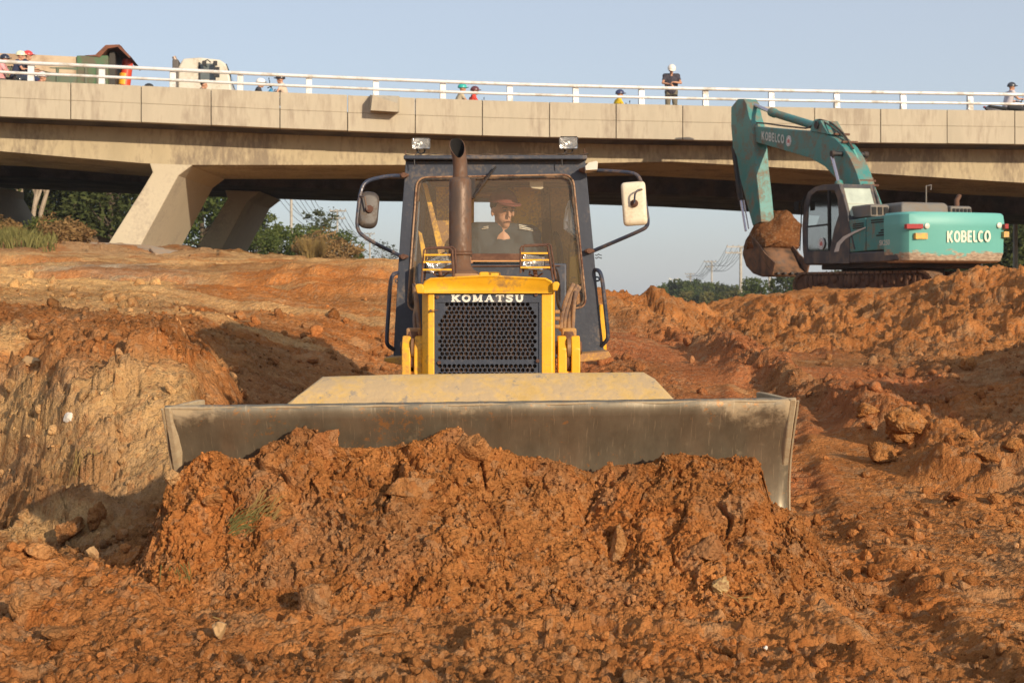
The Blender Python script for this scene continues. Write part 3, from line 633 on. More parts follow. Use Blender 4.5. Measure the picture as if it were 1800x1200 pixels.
pj = [-940, -815, -690, -565, -440, -315, -190, -65, 124, 248, 371, 492, 611, 730, 848, 966, 1083, 1200, 1316, 1432, 1548, 1665, 1784, 1905, 2025, 2150, 2275, 2400, 2525, 2650]
pj = [p if p > 0 else p for p in pj]
pj = [-880, -755, -630, -505, -380, -252, -127, -1] + pj[8:]
for i, (a, b) in enumerate(zip(pj[:-1], pj[1:])):
    xa = bx_(a)+.012; xb = bx_(b)-.012; m = MB()
    dz = rnd.uniform(-.006, .006); dy = rnd.uniform(-.012, .012)
    for (z0, z1, o) in ((-1.02, -.507, 0), (-.493, 0, .004), (-.51, -.49, .02)):
        za, zb = deckz(xa), deckz(xb)
        q = [bp(xa, o+dy, za+z0+dz), bp(xb, o+dy, zb+z0+dz), bp(xb, o+dy, zb+z1+dz), bp(xa, o+dy, za+z1+dz)]
        m.prism(q, bnor*.30)
    o = m.build('parapet_panel', CONC, bridge, bevel=.008)
# deck and soffit strips along the length
xs = [bx_(p) for p in range(-900, 2901, 100)]
def strip(name, mat, prof):
    """prof(x)-> list of (off,z) ring"""
    m = MB(); m.loft([[bp(x, o, z) for o, z in prof(x)] for x in xs]); return m.build(name, mat, bridge, smooth=20)
def dk(x):
    z = deckz(x); return [(.31, z-.98), (.31, z-.45), (18.4, z-.45), (18.4, z-.98), (17.2, z-1.05), (1.3, z-1.05)]
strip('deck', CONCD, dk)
GB = [(-900, 225), (0, 265), (130, 276), (262, 287), (340, 290), (700, 290), (1000, 288), (1190, 284), (1320, 291), (1500, 302), (1800, 321), (2300, 345), (2900, 350)]
def gY(px): return (41.4+1.3)/(1-.1335*(px-900)/F)
_gx = [(p-900)*gY(p)/F for p, _ in GB]; _gz = [CAMZ+(HY-y)*gY(p)/F for p, y in GB]
def gf_(x): return float(np.interp(x, [-30, -12, -5, 3, 9, 20, 45], [6.3, 5.62, 5.44, 5.44, 5.30, 4.75, 4.4]))
def gz_(x): return float(np.interp(x, _gx, _gz))
xs = sorted(set([round(v, 3) for v in xs]+[round(v, 3) for v in _gx]))
strip('girder', CONC2, lambda x: [(1.3, deckz(x)-1.04), (1.3, gz_(x)), (1.5, gz_(x)-.03), (6.0, gz_(x)-.03), (6.2, gz_(x)), (6.2, deckz(x)-1.04)])
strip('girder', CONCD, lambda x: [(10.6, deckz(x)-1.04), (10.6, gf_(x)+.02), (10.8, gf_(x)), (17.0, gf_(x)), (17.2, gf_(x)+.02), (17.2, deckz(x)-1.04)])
# slanted legs
def leg(off, w, shift=0., mirror=False):
    Y0 = 41.4+off
    def q(px, py):
        Yp = (41.4+off)/(1-.1335*(px-900)/F); return Vector(((px-900)*Yp/F, Yp, CAMZ+(HY-py)*Yp/F))
    base = [q(176, 452), q(237, 452), q(251, 424), q(313, 309), q(341, 288), q(262, 285), q(268, 303), q(252, 330), q(192, 425)]
    # both legs of a bent share size and rake: use the front one's true coordinates, slid along the bridge normal
    return base
fr = leg(1.31, 0)
UY = Vector((0, 1, 0))
for k, (o0, o1) in enumerate(((0.004, 4.8), (10.9, 15.7))):
    m = MB(); m.prism([p+UY*o0 for p in fr], UY*(o1-o0)); m.build('slanted_leg', CONC3, bridge, bevel=.03, smooth=0)
# the next bent stands beyond the left edge, its legs raked the other way
mx = fr[0].x-.5
for k, (o0, o1) in enumerate(((0.004, 4.8), (10.9, 15.7))):
    m = MB(); q = []
    for p in fr:
        x = 2*mx-p.x-4.3-(p.z-3.2)*.25; q.append(Vector((x, p.y+.1335*(x-p.x), p.z+ (.18 if p.z > 5 else 0))))
    m.prism([p+UY*o0 for p in q], UY*(o1-o0)); m.build('slanted_leg', CONC3, bridge, bevel=.03, smooth=0)
# corbel on the parapet
m = MB(); a = W(650, 170, 41.2); 
m.add([W(650, 167, bY(650)-.004), W(702, 169, bY(702)-.004), W(702, 197, bY(702)-.004), W(650, 195, bY(650)-.004), W(655, 168, bY(650)-.55), W(697, 181, bY(702)-.55), W(700, 197, bY(702)-.5), W(652, 194, bY(650)-.5)],
      [(0, 1, 5, 4), (1, 2, 6, 5), (2, 3, 7, 6), (3, 0, 4, 7), (4, 5, 6, 7), (0, 3, 2, 1)]); m.build('corbel', CONC, bridge, smooth=0)
# railing
rail = empty('railing', bp(0, .15, deckz(0)), None, None); rail.parent = bridge; rail.location = bridge.matrix_world.inverted() @ rail.location if False else Vector(rail.location)-Vector(bridge.location)
del_ = [k for k in ('label', 'category') if k in rail]
for k in del_: del rail[k]
pp = [-820, -695, -570, -445, -322, -197, -72, 53, 178, 303, 422, 543, 661, 779, 897, 1013, 1129, 1242, 1358, 1473, 1590, 1708, 1828, 1950, 2075, 2200]
for p in pp:
    x = bx_(p); z = deckz(x); c = bp(x, .13, z)
    m = MB()
    for o, wd in ((0, .17),):
        prof = [(-.10, 0), (.08, 0), (.05, .2), (.07, .45), (.05, .56), (-.03, .56), (-.05, .4), (-.08, .2)]
        m.prism([c+bnor*u-bdir*wd/2+Vector((0, 0, v)) for u, v in prof], bdir*wd)
    m.build('post', RAILW, rail, bevel=.01)
for (h, r) in ((.50, .052), (.21, .042)):
    m = MB(); q = [bx_(p) for p in range(-820, 2201, 60)]
    m.tube([bp(x, .13-.09, deckz(x)+h) for x in q], r, 12); m.build('rail', RAILW, rail)

# ------------------------------------------------------------------ figures
import bmesh
def blob(parts, voxel, smooth=2):
    """fuse capsules / ellipsoids into one continuous skin"""
    m = MB()
    for p in parts:
        if p[0] == 'c':
            _, a, b, ra, rb = p; a = Vector(a); b = Vector(b); d = b-a; L_ = d.length; d = d/L_ if L_ > 1e-6 else Vector((0, 0, 1))
            pts = []; rs_ = []
            for k in range(5): t = PI/2*k/4; pts.append(a-d*ra*math.cos(t)); rs_.append(max(ra*math.sin(t), 1e-4))
            for k in range(5): t = PI/2*k/4; pts.append(b+d*rb*math.sin(t)); rs_.append(max(rb*math.cos(t), 1e-4))
            m.tube(pts, rs_, 12)
        else:
            _, c, r = p[:3]; m.ell(c, r, 14, p[3] if len(p) > 3 else None)
    me = bpy.data.meshes.new('t'); me.from_pydata(m.v, [], m.f); me.update()
    o = bpy.data.objects.new('t', me); COL.objects.link(o)
    md = o.modifiers.new('r', 'REMESH'); md.mode = 'VOXEL'; md.voxel_size = voxel
    if smooth: sm = o.modifiers.new('s', 'SMOOTH'); sm.iterations = smooth; sm.factor = .5
    dg = bpy.context.evaluated_depsgraph_get(); dg.update()
    res = bpy.data.meshes.new_from_object(o.evaluated_get(dg))
    bpy.data.objects.remove(o); bpy.data.meshes.remove(me)
    res.polygons.foreach_set('use_smooth', [True]*len(res.polygons))
    return res
def part(name, parts, voxel, mat, parent, M=None, smooth=2):
    me = blob(parts, voxel, smooth); me.name = name
    if M is not None: me.transform(M)
    me.materials.clear(); return link_mesh(name, me, mat, parent)
def cloth(c, n='cloth'): return paint('cloth_%.3f_%.3f_%.3f' % c, c, .9, 0, var=.15, scale=9, bump=.3, bscale=40)
SKIN = paint('skin', (.50, .26, .16), .55, 0, var=.08, scale=12, bump=.05)
BLACK = paint('black', (.018, .018, .02), .5, 0, var=.1)
V3 = Vector
def person(label, base, rz, J, shirt, trousers, helmet=None, hair=(.02, .018, .016), group=None, vox=.016, sleeves=1, hands=True, cat='person', helmet_kind='helmet'):
    """J: joints in the figure's own frame, facing -Y. +X is its left"""
    root = empty('person', base, label, cat, group, rz)
    P = {k: V3(v) for k, v in J.items() if isinstance(v, tuple)}
    H = P['head']; b = []
    fw = V3((math.sin(J.get('turn', 0)), -math.cos(J.get('turn', 0)), 0)) if isinstance(J.get('turn', 0), (int, float)) else V3((0, -1, 0))
    sd_ = V3((-fw.y, fw.x, 0)); tl = J.get('tilt', 0); 
    fw2 = (fw*math.cos(tl)-V3((0, 0, 1))*math.sin(tl)); up = sd_.cross(fw2)*-1 if sd_.cross(fw2).z < 0 else sd_.cross(fw2)
    def h(f, s, u): return H+fw2*f+sd_*s+up*u
    b += [('e', h(-.008, 0, .03), (.078, .092, .088), (0, 0, math.atan2(fw.x, -fw.y))), ('c', h(.02, 0, -.045), h(.05, 0, -.085), .05, .028), ('c', h(.09, 0, .0), h(.10, 0, -.028), .009, .014),
          ('e', h(.075, 0, -.065), (.028, .014, .010)), ('e', h(.07, 0, .03), (.055, .022, .012), (0, 0, math.atan2(fw.x, -fw.y))), ('e', h(-.01, .078, -.01), (.011, .02, .03)), ('e', h(-.01, -.078, -.01), (.011, .02, .03))]
    b += [('c', P['neck'], h(-.02, 0, -.04), .052, .05), ('c', P['neck'], P['chest'], .06, .12), ('c', P['chest'], P['pelvis'], .12, .125)]
    sh = []; tr = []; sl_ = []
    tr += [('c', P['hipL'], P['hipR'], .115, .115), ('c', P['pelvis'], P['pelvis']+V3((0, 0, -.02)), .14, .13)]
    sh += [('c', P['shL'], P['shR'], .074, .074), ('c', P['shL'], P['neck']-V3((0, 0, .03)), .082, .066), ('c', P['shR'], P['neck']-V3((0, 0, .03)), .082, .066), ('c', P['shL']*.8+P['chest']*.2, P['pelvis']+V3((.05, 0, .05)), .10, .12), ('c', P['shR']*.8+P['chest']*.2, P['pelvis']-V3((.05, 0, -.05)), .10, .12), ('c', P['chest']+V3((.06, 0, 0)), P['chest']-V3((.06, 0, 0)), .125, .125), ('c', P['chest'], P['pelvis']+V3((.03, 0, 0)), .14, .145), ('c', P['chest'], P['pelvis']-V3((.03, 0, 0)), .14, .145), ('c', P['chest'], P['neck']-V3((0, 0, .05)), .13, .07)]
    for sd in 'LR':
        s_, e, w_ = P['sh'+sd], P['el'+sd], P['wr'+sd]
        b += [('c', s_, e, .048, .038), ('c', e, w_, .038, .026), ('c', P['chest'], s_, .07, .045)]
        if sleeves: sh.append(('c', s_, s_+(e-s_)*(.55 if sleeves == 1 else 1), .062, .054 if sleeves == 1 else .048))
        if sleeves == 2: sh.append(('c', e, w_-(w_-e)*.08, .048, .038))
        d = (w_-e).normalized(); a_, c_ = basis(d)
        hd = P.get('hand'+sd); hd = hd-w_ if hd is not None else d*.09
        hd.normalize(); side = hd.cross(V3((0, 0, 1))); side = side.normalized() if side.length > .1 else V3((1, 0, 0)); pn = side.cross(hd)
        pal = w_+hd*.045; b += [('c', w_, w_+hd*.03, .026, .027), ('e', w_+hd*.05-side*.012, .028), ('e', w_+hd*.055+side*.012, .028)]
        if hands:
            for k, (o_, ln) in enumerate(((-.033, .062), (-.011, .075), (.011, .07), (.033, .055))):
                r0 = w_+hd*.078+side*o_; r1 = r0+hd*ln*.5-pn*.006*1; r2 = r1+hd*ln*.38-pn*.022
                b += [('c', r0, r1, .0105, .0095), ('c', r1, r2, .0095, .008)]
            t0 = w_+hd*.03-side*.03; t1 = t0+hd*.03-side*.025; b += [('c', t0, t1, .013, .011), ('c', t1, t1+hd*.028-pn*.01, .011, .009)]
        hp_, kn, an = P['hip'+sd], P['kn'+sd], P['an'+sd]
        b += [('c', hp_, kn, .085, .055), ('c', kn, an, .052, .036), ('c', P['pelvis'], hp_, .11, .09)]
        ft = an+V3((0, -.15, -.03)); b += [('c', an+V3((0, .02, -.03)), ft, .04, .03)]
        tr += [('c', hp_, kn, .105, .075), ('c', kn, an+(kn-an)*.06, .073, .058)]
    part('body', b, vox*.75, SKIN, root); part('shirt', sh, vox, cloth(shirt), root); part('trousers', tr, vox, cloth(trousers), root)
    for s_ in 'LR': part('shoe', [('c', P['an'+s_]+V3((0, .03, -.035)), P['an'+s_]+V3((0, -.17, -.045)), .05, .042)], vox, BLACK, root)
    if helmet is not None:
        hm_ = paint('helmet_%.2f_%.2f_%.2f' % helmet, helmet, .3, 0, var=.05)
        m = MB(); az = math.atan2(fw.x, -fw.y)
        # shell: upper part of an ellipsoid with a rim and a peak
        R3 = Matrix((sd_, fw2*-1, up)).transposed()
        c = h(-.008, 0, .055); rings = []
        for i in range(9):
            a = PI*.56*i/8; rings.append([c+R3 @ V3((.125*math.sin(max(a, .02))*math.cos(t), .145*math.sin(max(a, .02))*math.sin(t), .125*math.cos(a))) for t in [2*PI*k/20 for k in range(20)]])
        m.loft(rings)
        m.prism([c+R3 @ V3((x, y, -.005)) for x, y in ((-.09, -.10), (-.07, -.18), (0, -.205), (.07, -.18), (.09, -.10))], R3 @ V3((0, 0, .012)))
        m.build('helmet', hm_, root, local=True)
    else:
        part('hair', [('e', h(-.022, 0, .05), (.086, .095, .082), (0, 0, math.atan2(fw.x, -fw.y)))], vox*.8, paint('hair', hair, .6), root)
    return root
def stand(arm='fold', h=1.0):
    return dict(pelvis=(0, 0, .95), chest=(0, -.02, 1.27), neck=(0, -.03, 1.44), head=(0, -.08, 1.56), hipL=(.09, 0, .92), hipR=(-.09, 0, .92), knL=(.11, -.02, .5), knR=(-.11, -.02, .5), anL=(.12, .02, .09), anR=(-.12, .02, .09),
                shL=(.19, 0, 1.40), shR=(-.19, 0, 1.40), elL=(.27, -.14, 1.17), elR=(-.27, -.14, 1.17), wrL=(.05, -.30, 1.17), wrR=(-.02, -.34, 1.09), handL=(-.02, -.36, 1.16), handR=(.0, -.38, 1.0))
def sit(reach=.45, lean=.08):
    return dict(pelvis=(0, .05, .82), chest=(0, .05-lean, 1.12), neck=(0, .02-lean, 1.30), head=(0, -.03-lean, 1.43), hipL=(.09, .03, .80), hipR=(-.09, .03, .80), knL=(.16, -.40, .72), knR=(-.16, -.40, .72), anL=(.14, -.36, .32), anR=(-.14, -.36, .32),
                shL=(.18, .03-lean, 1.25), shR=(-.18, .03-lean, 1.25), elL=(.25, -.20, 1.03), elR=(-.25, -.20, 1.03), wrL=(.24, -.40, 1.02), wrR=(-.24, -.40, 1.02), handL=(.23, -.5, 1.02), handR=(-.23, -.5, 1.02))
def on_deck(px, off): 
    """point on the carriageway (0.98 m below the parapet top) seen at column px"""
    Yp = 41.4+off
    Yp = Yp/(1-.1335*(px-900)/F); x = (px-900)*Yp/F; return Vector((x, Yp, deckz(x)-.45))
# man leaning on the railing
c = on_deck(1180, .62); c.z = deckz(c.x)-.45
person('man in white helmet and dark shirt leaning with folded arms on the bridge railing', c, 0, dict(stand(), tilt=.55, turn=.1), (.05, .045, .06), (.17, .15, .11), helmet=(.80, .76, .68))

# ------------------------------------------------------------------ motorbikes
def bike(label, base, rz, body, seat=(.02, .02, .02), group='motorbikes riding over the bridge'):
    r = empty('motorbike', base, label, 'motorbike', group, rz)      # rides towards -Y of its own frame
    bm_ = paint('bike_%.2f_%.2f_%.2f' % body, body, .3, 0, var=.05)
    MET = paint('chrome', (.5, .5, .5), .25, .9)
    for y in (-.62, .60):
        w_ = MB(); pts = [(0, y+.25*math.cos(t), .27+.25*math.sin(t)) for t in [2*PI*k/24 for k in range(24)]]
        w_.tube(pts, .045, 8, closed=True); wo_ = w_.build('wheel', BLACK, r, local=True)
        h_ = MB(); h_.tube([(-.04, y, .27), (.04, y, .27)], .05, 10)
        for k in range(5):
            a = 2*PI*k/5; h_.bar((0, y, .27), (0, y+.21*math.cos(a), .27+.21*math.sin(a)), .02)
        h_.tube([(0, y+.21*math.cos(t), .27+.21*math.sin(t)) for t in [2*PI*k/20 for k in range(20)]], .015, 6, closed=True)
        h_.build('rim', MET, wo_, local=True)
    m = MB(); m.loft([[V3((sx*wd, y, zc_+sz_*hh)) for sx, sz_ in ((-1, -.6), (-.7, -1), (.7, -1), (1, -.6), (1, .6), (.6, 1), (-.6, 1), (-1, .6))] for y, zc_, wd, hh in ((-.50, .70, .05, .12), (-.42, .74, .13, .22), (-.30, .60, .12, .22), (-.15, .45, .10, .12), (.10, .50, .11, .14), (.35, .60, .12, .14), (.62, .68, .10, .10), (.82, .76, .04, .04))])
    m.build('fairing', bm_, r, local=True, bevel=.01)
    m = MB(); m.loft([[V3((sx*wd, y, z+sz_*.04)) for sx, sz_ in ((-1, -1), (1, -1), (1, .5), (.7, 1), (-.7, 1), (-1, .5))] for y, z, wd in ((-.12, .70, .08), (.1, .74, .13), (.4, .77, .14), (.68, .80, .11))]); m.build('saddle', cloth(seat), r, local=True)
    m = MB(); m.tube([(-.33, -.30, 1.0), (-.2, -.38, 1.02), (0, -.42, .96), (.2, -.38, 1.02), (.33, -.30, 1.0)], .017, 8); m.tube([(0, -.42, .95), (0, -.62, .28)], .03, 8)
    m.build('handlebar', BLACK, r, local=True)
    for s_ in (-1, 1):
        m = MB(); m.tube([(s_*.2, -.38, 1.02), (s_*.27, -.36, 1.16)], .007, 6); m.ell((s_*.28, -.36, 1.19), (.055, .015, .035)); m.build('mirror', BLACK, r, local=True)
    m = MB(); m.ell((0, -.54, .86), (.08, .05, .07)); m.build('headlight', MET, r, local=True)
    m = MB(); m.ell((0, .84, .78), (.07, .03, .03)); m.build('tail_light', paint('red_lens', (.5, .02, .02), .2), r, local=True)
    m = MB(); m.tube([(.12, 0, .3), (.14, .5, .33), (.14, .75, .38)], [.02, .04, .045], 10); m.build('exhaust_pipe', MET, r, local=True)
    m = MB(); m.bb((-.09, -.15, .24), (.09, .2, .42)); m.build('engine', paint('engine', (.08, .08, .08), .5, .6), r, local=True, bevel=.03)
    return r
RZR = PI/2+math.atan(.1335)     # heading along the bridge to the right
def ride(px, off, dirn, bl, body, pl, shirt, trous, helmet, dz=0., plift=0., J=None):
    c = on_deck(px, off); c.z += dz
    rz = RZR if dirn > 0 else RZR+PI
    bike(bl, c, rz, body)
    person(pl, c+Vector((0, 0, plift)), rz, J or sit(), shirt, trous, helmet=helmet, group='people riding over the bridge', vox=.02, hands=False)
ride(1773, 2.6, 1, 'dark motorbike with red tail at the right end of the bridge', (.05, .05, .06), 'rider in pale grey shirt and dark helmet on the motorbike at the right end', (.55, .50, .52), (.03, .03, .035), (.05, .055, .07), dz=.12)
ride(30, 2.6, 1, 'dark blue motorbike carrying two riders beside the loaded trailer', (.04, .06, .12), 'rider in white helmet and dark jacket beside the loaded trailer', (.03, .04, .09), (.03, .04, .06), (.80, .78, .55), dz=.06)
c = on_deck(43, 2.7); c.z += .10
person('rider in red helmet and dark jacket beside the loaded trailer', c, RZR, sit(), (.03, .035, .06), (.03, .04, .10), helmet=(.62, .05, .05), group='people riding over the bridge', vox=.02, hands=False)
ride(2, 2.4, 1, 'black motorbike at the left end of the bridge', (.03, .03, .03), 'rider in pink shirt and black helmet at the left end of the bridge', (.75, .35, .36), (.10, .08, .07), (.02, .025, .05), dz=-.10)
ride(452, 2.2, 1, 'light blue motorbike seen low behind the railing, right of the white truck cab', (.06, .28, .50), 'rider bent low in a dark jacket on the light blue motorbike', (.04, .04, .05), (.03, .03, .04), (.85, .82, .78), dz=-.1, plift=-.36)
ride(499, 2.6, -1, 'black motorbike carrying a rider with a cream bag', (.02, .02, .02), 'rider in cream coat with black hood, right of the light blue motorbike', (.72, .55, .42), (.03, .03, .03), (.02, .02, .03), dz=-.25)
ride(807, 3.2, 1, 'grey motorbike under the teal helmeted rider', (.2, .2, .2), 'rider in teal helmet and beige shirt above the excavation', (.50, .42, .30), (.1, .1, .1), (.03, .42, .38), dz=-.22)
ride(829, 3.4, 1, 'red motorbike under the rider with the maroon helmet', (.45, .04, .04), 'rider in red shirt and dark maroon helmet above the excavation', (.62, .06, .04), (.1, .1, .1), (.12, .04, .05), dz=-.26)
ride(1084, 3.2, 1, 'white motorbike under the rider in yellow', (.6, .6, .6), 'rider in yellow shirt and dark helmet to the left of the leaning man', (.72, .48, .02), (.1, .1, .1), (.04, .05, .12), dz=-.26)
ride(68, 1.9, 1, 'maroon motorbike low behind the parapet next to the trailer', (.2, .03, .04), 'rider in white and maroon helmet low behind the parapet next to the trailer', (.2, .05, .05), (.1, .1, .1), (.80, .72, .72), dz=-.62)
ride(352, 1.9, 1, 'dark motorbike low in front of the white truck cab', (.04, .04, .04), 'rider with bare black hair low in front of the white truck cab', (.15, .1, .08), (.1, .1, .1), None, dz=-.62)
ride(268, 2.0, -1, 'black motorbike low behind the parapet in the gap of the truck', (.03, .03, .03), 'rider in black hood low behind the parapet in the gap of the truck', (.05, .04, .04), (.1, .1, .1), (.03, .03, .03), dz=-.80)

# ------------------------------------------------------------------ tipper truck: white cab, long skip with a rust red visor
def tY(px, off): return (41.4+off)/(1-.1335*(px-900)/F)
TO = 4.2
def T(px, py, d=0.): 
    Yt = tY(px, TO); return Vector(((px-900)*Yt/F, Yt, CAMZ+(HY-py)*Yt/F))+bnor*d
tr_c = T(250, 160, 1.2); tr_c.z = deckz(tr_c.x)-.45
truck = empty('tipper_truck', tr_c, 'tipper truck with white cab, long covered skip and rust red visor on the bridge', 'truck')
TAN = paint('tarp', (.56, .44, .30), .9, 0, dirt=(.35, .24, .15), amt=.3, scale=1.2, var=.12); GRN = paint('skip_green', (.11, .16, .105), .6, 0, dirt=(.16, .14, .10), amt=.4, scale=2, rust=(.14, .06, .03), ramt=.1)
GRN2 = paint('skip_panel_green', (.07, .17, .075), .6, 0, dirt=(.14, .12, .08), amt=.4, scale=3)
RST = paint('rust_red', (.22, .075, .035), .75, 0, dirt=(.12, .05, .03), amt=.3, scale=3); WHT = paint('cab_white', (.66, .62, .52), .35, 0, dirt=(.40, .34, .25), amt=.1, scale=2)
zt = T(250, 160).z
def tbox(px0, px1, py0, py1, d0, d1): 
    m = MB(); m.prism([T(px0, py0, d0), T(px1, py0, d0), T(px1, py1, d0), T(px0, py1, d0)], bnor*(d1-d0)); return m
m = MB(); m.prism([T(-210, 118), T(136, 118), T(136, 165), T(-210, 165)], bnor*2.4); m.build('skip', GRN, truck, bevel=.03)
m = MB(); m.loft([[T(p, y0, -.03), T(p, y1, .1), T(p, y1-3, 1.2), T(p, y1, 2.3), T(p, y0, 2.43)] for p, y0, y1 in ((-215, 117, 85), (-90, 118, 90), (0, 116, 93), (50, 119, 95), (90, 128, 97), (134, 131, 99))]); m.build('tarpaulin', TAN, truck, smooth=40)
m = tbox(135, 190, 98, 165, -.02, 2.42); m.build('front_wall', GRN2, truck, bevel=.02)
for p in (20, 60, 100, 150, 170): m = tbox(p, p+4, 119, 165, -.07, 0.01); m.build('rib', GRN, truck)
m = MB(); m.prism([T(150, 98, -.05), T(168, 97, -.05), T(186, 80, -.05), T(210, 79, -.05), T(214, 82, -.05), T(190, 86, -.05), T(176, 101, -.05)], bnor*2.5)
m.prism([T(210, 79, -.05), T(231, 101, -.05), T(228, 103, -.05), T(208, 84, -.05)], bnor*2.5); m.build('visor', RST, truck)
m = tbox(190, 200, 88, 160, .3, 2.1); m.build('bulkhead', paint('dark_steel', (.05, .045, .04), .7), truck)
ram = MB(); ram.tube([T(206, 200, .9), T(218, 97, .9)], .17, 16); ro = ram.build('hoist_ram', paint('ram_red', (.68, .07, .03), .35, var=.05), truck)
m = MB(); m.tube([T(210.8, 142, .9), T(212.8, 122, .9)], .178, 16); m.build('ram_band', paint('ram_yellow', (.85, .42, .03), .4), ro)
# chassis, wheels
m = MB(); m.bb((T(-200, 160).x, 0, 0), (T(400, 160).x, .9, .25)); CH = [Vector(v) for v in m.v]
m = MB(); a = T(-200, 160, .7); b = T(395, 160, .7); a.z = deckz(a.x)-.45+.85; b.z = deckz(b.x)-.45+.85; m.bar(a, b, .9, .25); m.build('chassis', BLACK, truck)
for p in (-150, -80, -10, 255, 370):
    for d in (.05, 2.05):
        c = T(p, 160, d); c.z = deckz(c.x)-.45+.5; m = MB(); m.lathe(c, c+bnor*.3, [(0, .36), (.05, .48), (.2, .5), (.8, .5), (.95, .48), (1, .36)], 24); wh = m.build('wheel', BLACK, truck)
        m = MB(); m.lathe(c-bnor*.01, c+bnor*.31, [(0, .05), (.02, .26), (.98, .26), (1, .05)], 18); m.build('rim', paint('rim_grey', (.35, .35, .35), .5, .5), wh)
# cab
prof = [(312, 162), (313, 118), (322, 103), (352, 101), (386, 105), (397, 112), (404, 135), (408, 162), (408, 190), (312, 190)]
m = MB(); m.prism([T(*p) for p in prof], bnor*2.3); m.build('cab', WHT, truck, bevel=.06, segs=3)
m = MB(); m.prism([T(396.5, 112, .12), T(404, 130, .12), T(405.5, 141, .12), T(406.5, 141, .12), T(405, 129, .12), T(398, 111, .12)], bnor*2.06); m.build('windscreen', paint('dark_glass', (.03, .05, .06), .08, 0, var=.02, bump=0), truck)
m = tbox(352, 379, 112, 140, -.012, .01); wd = m.build('side_window', paint('grey_glass', (.12, .14, .14), .12, 0, bump=0), truck, bevel=.004)
m = tbox(349, 352.5, 110, 142, -.02, .01); m.build('door_pillar', BLACK, truck)
m = tbox(303, 314, 105, 190, -.04, 2.3); m.build('air_deflector', paint('deflector', (.10, .09, .08), .6), truck, bevel=.03)
m = MB(); m.tube([T(356, 113, -.3), T(366, 108, -.3), T(372, 113, -.3)], .02, 6)
for p in (360, 379): m.add(*(lambda mm: (mm.v, mm.f))(tbox(p-3, p+4, 110, 118, -.32, -.22)))
for p in (380, 382): m.add(*(lambda mm: (mm.v, mm.f))(tbox(p-3, p+5, 121, 139, -.32, -.26)))
m.build('mirror', BLACK, truck, bevel=.01)
m = MB(); m.tube([T(306, 130, .6), T(306, 103, .6), T(302, 94, .6)], [.07, .07, .06], 10); m.build('exhaust_stack', paint('stack', (.35, .27, .22), .5, .4), truck)
# ------------------------------------------------------------------ bulldozer
YEL = paint('machine_yellow', (.84, .42, .018), .42, 0, dirt=(.40, .21, .06), amt=-.04, scale=3, var=.16, rust=(.10, .03, .012), ramt=.03, fine=40)
YELD = paint('machine_yellow_dusty', (.60, .33, .05), .6, 0, dirt=(.34, .19, .09), amt=.45, scale=4, var=.12, rust=(.10, .035, .015), ramt=.2)
NAVY = paint('machine_navy', (.040, .047, .066), .42, 0, dirt=(.16, .125, .10), amt=-.12, scale=3.2, var=.18, rust=(.12, .05, .025), ramt=.03, fine=50)
RUST = paint('rust', (.17, .085, .05), .75, .2, dirt=(.09, .04, .025), amt=.4, scale=7, var=.2)
MUFF = paint('muffler_metal', (.15, .105, .08), .48, .55, dirt=(.13, .065, .035), amt=.42, scale=6, var=.2, streak=(1, 1, .5), rust=(.33, .24, .17), ramt=.06)
RUBB = paint('rubber', (.035, .03, .027), .6, 0, dirt=(.16, .10, .06), amt=.3, scale=9)
SEAL = paint('window_seal', (.38, .23, .13), .5, 0, dirt=(.12, .05, .03), amt=.3, scale=6)
DARK = paint('dark_metal', (.02, .02, .022), .55, .2, dirt=(.06, .04, .03), amt=.3)
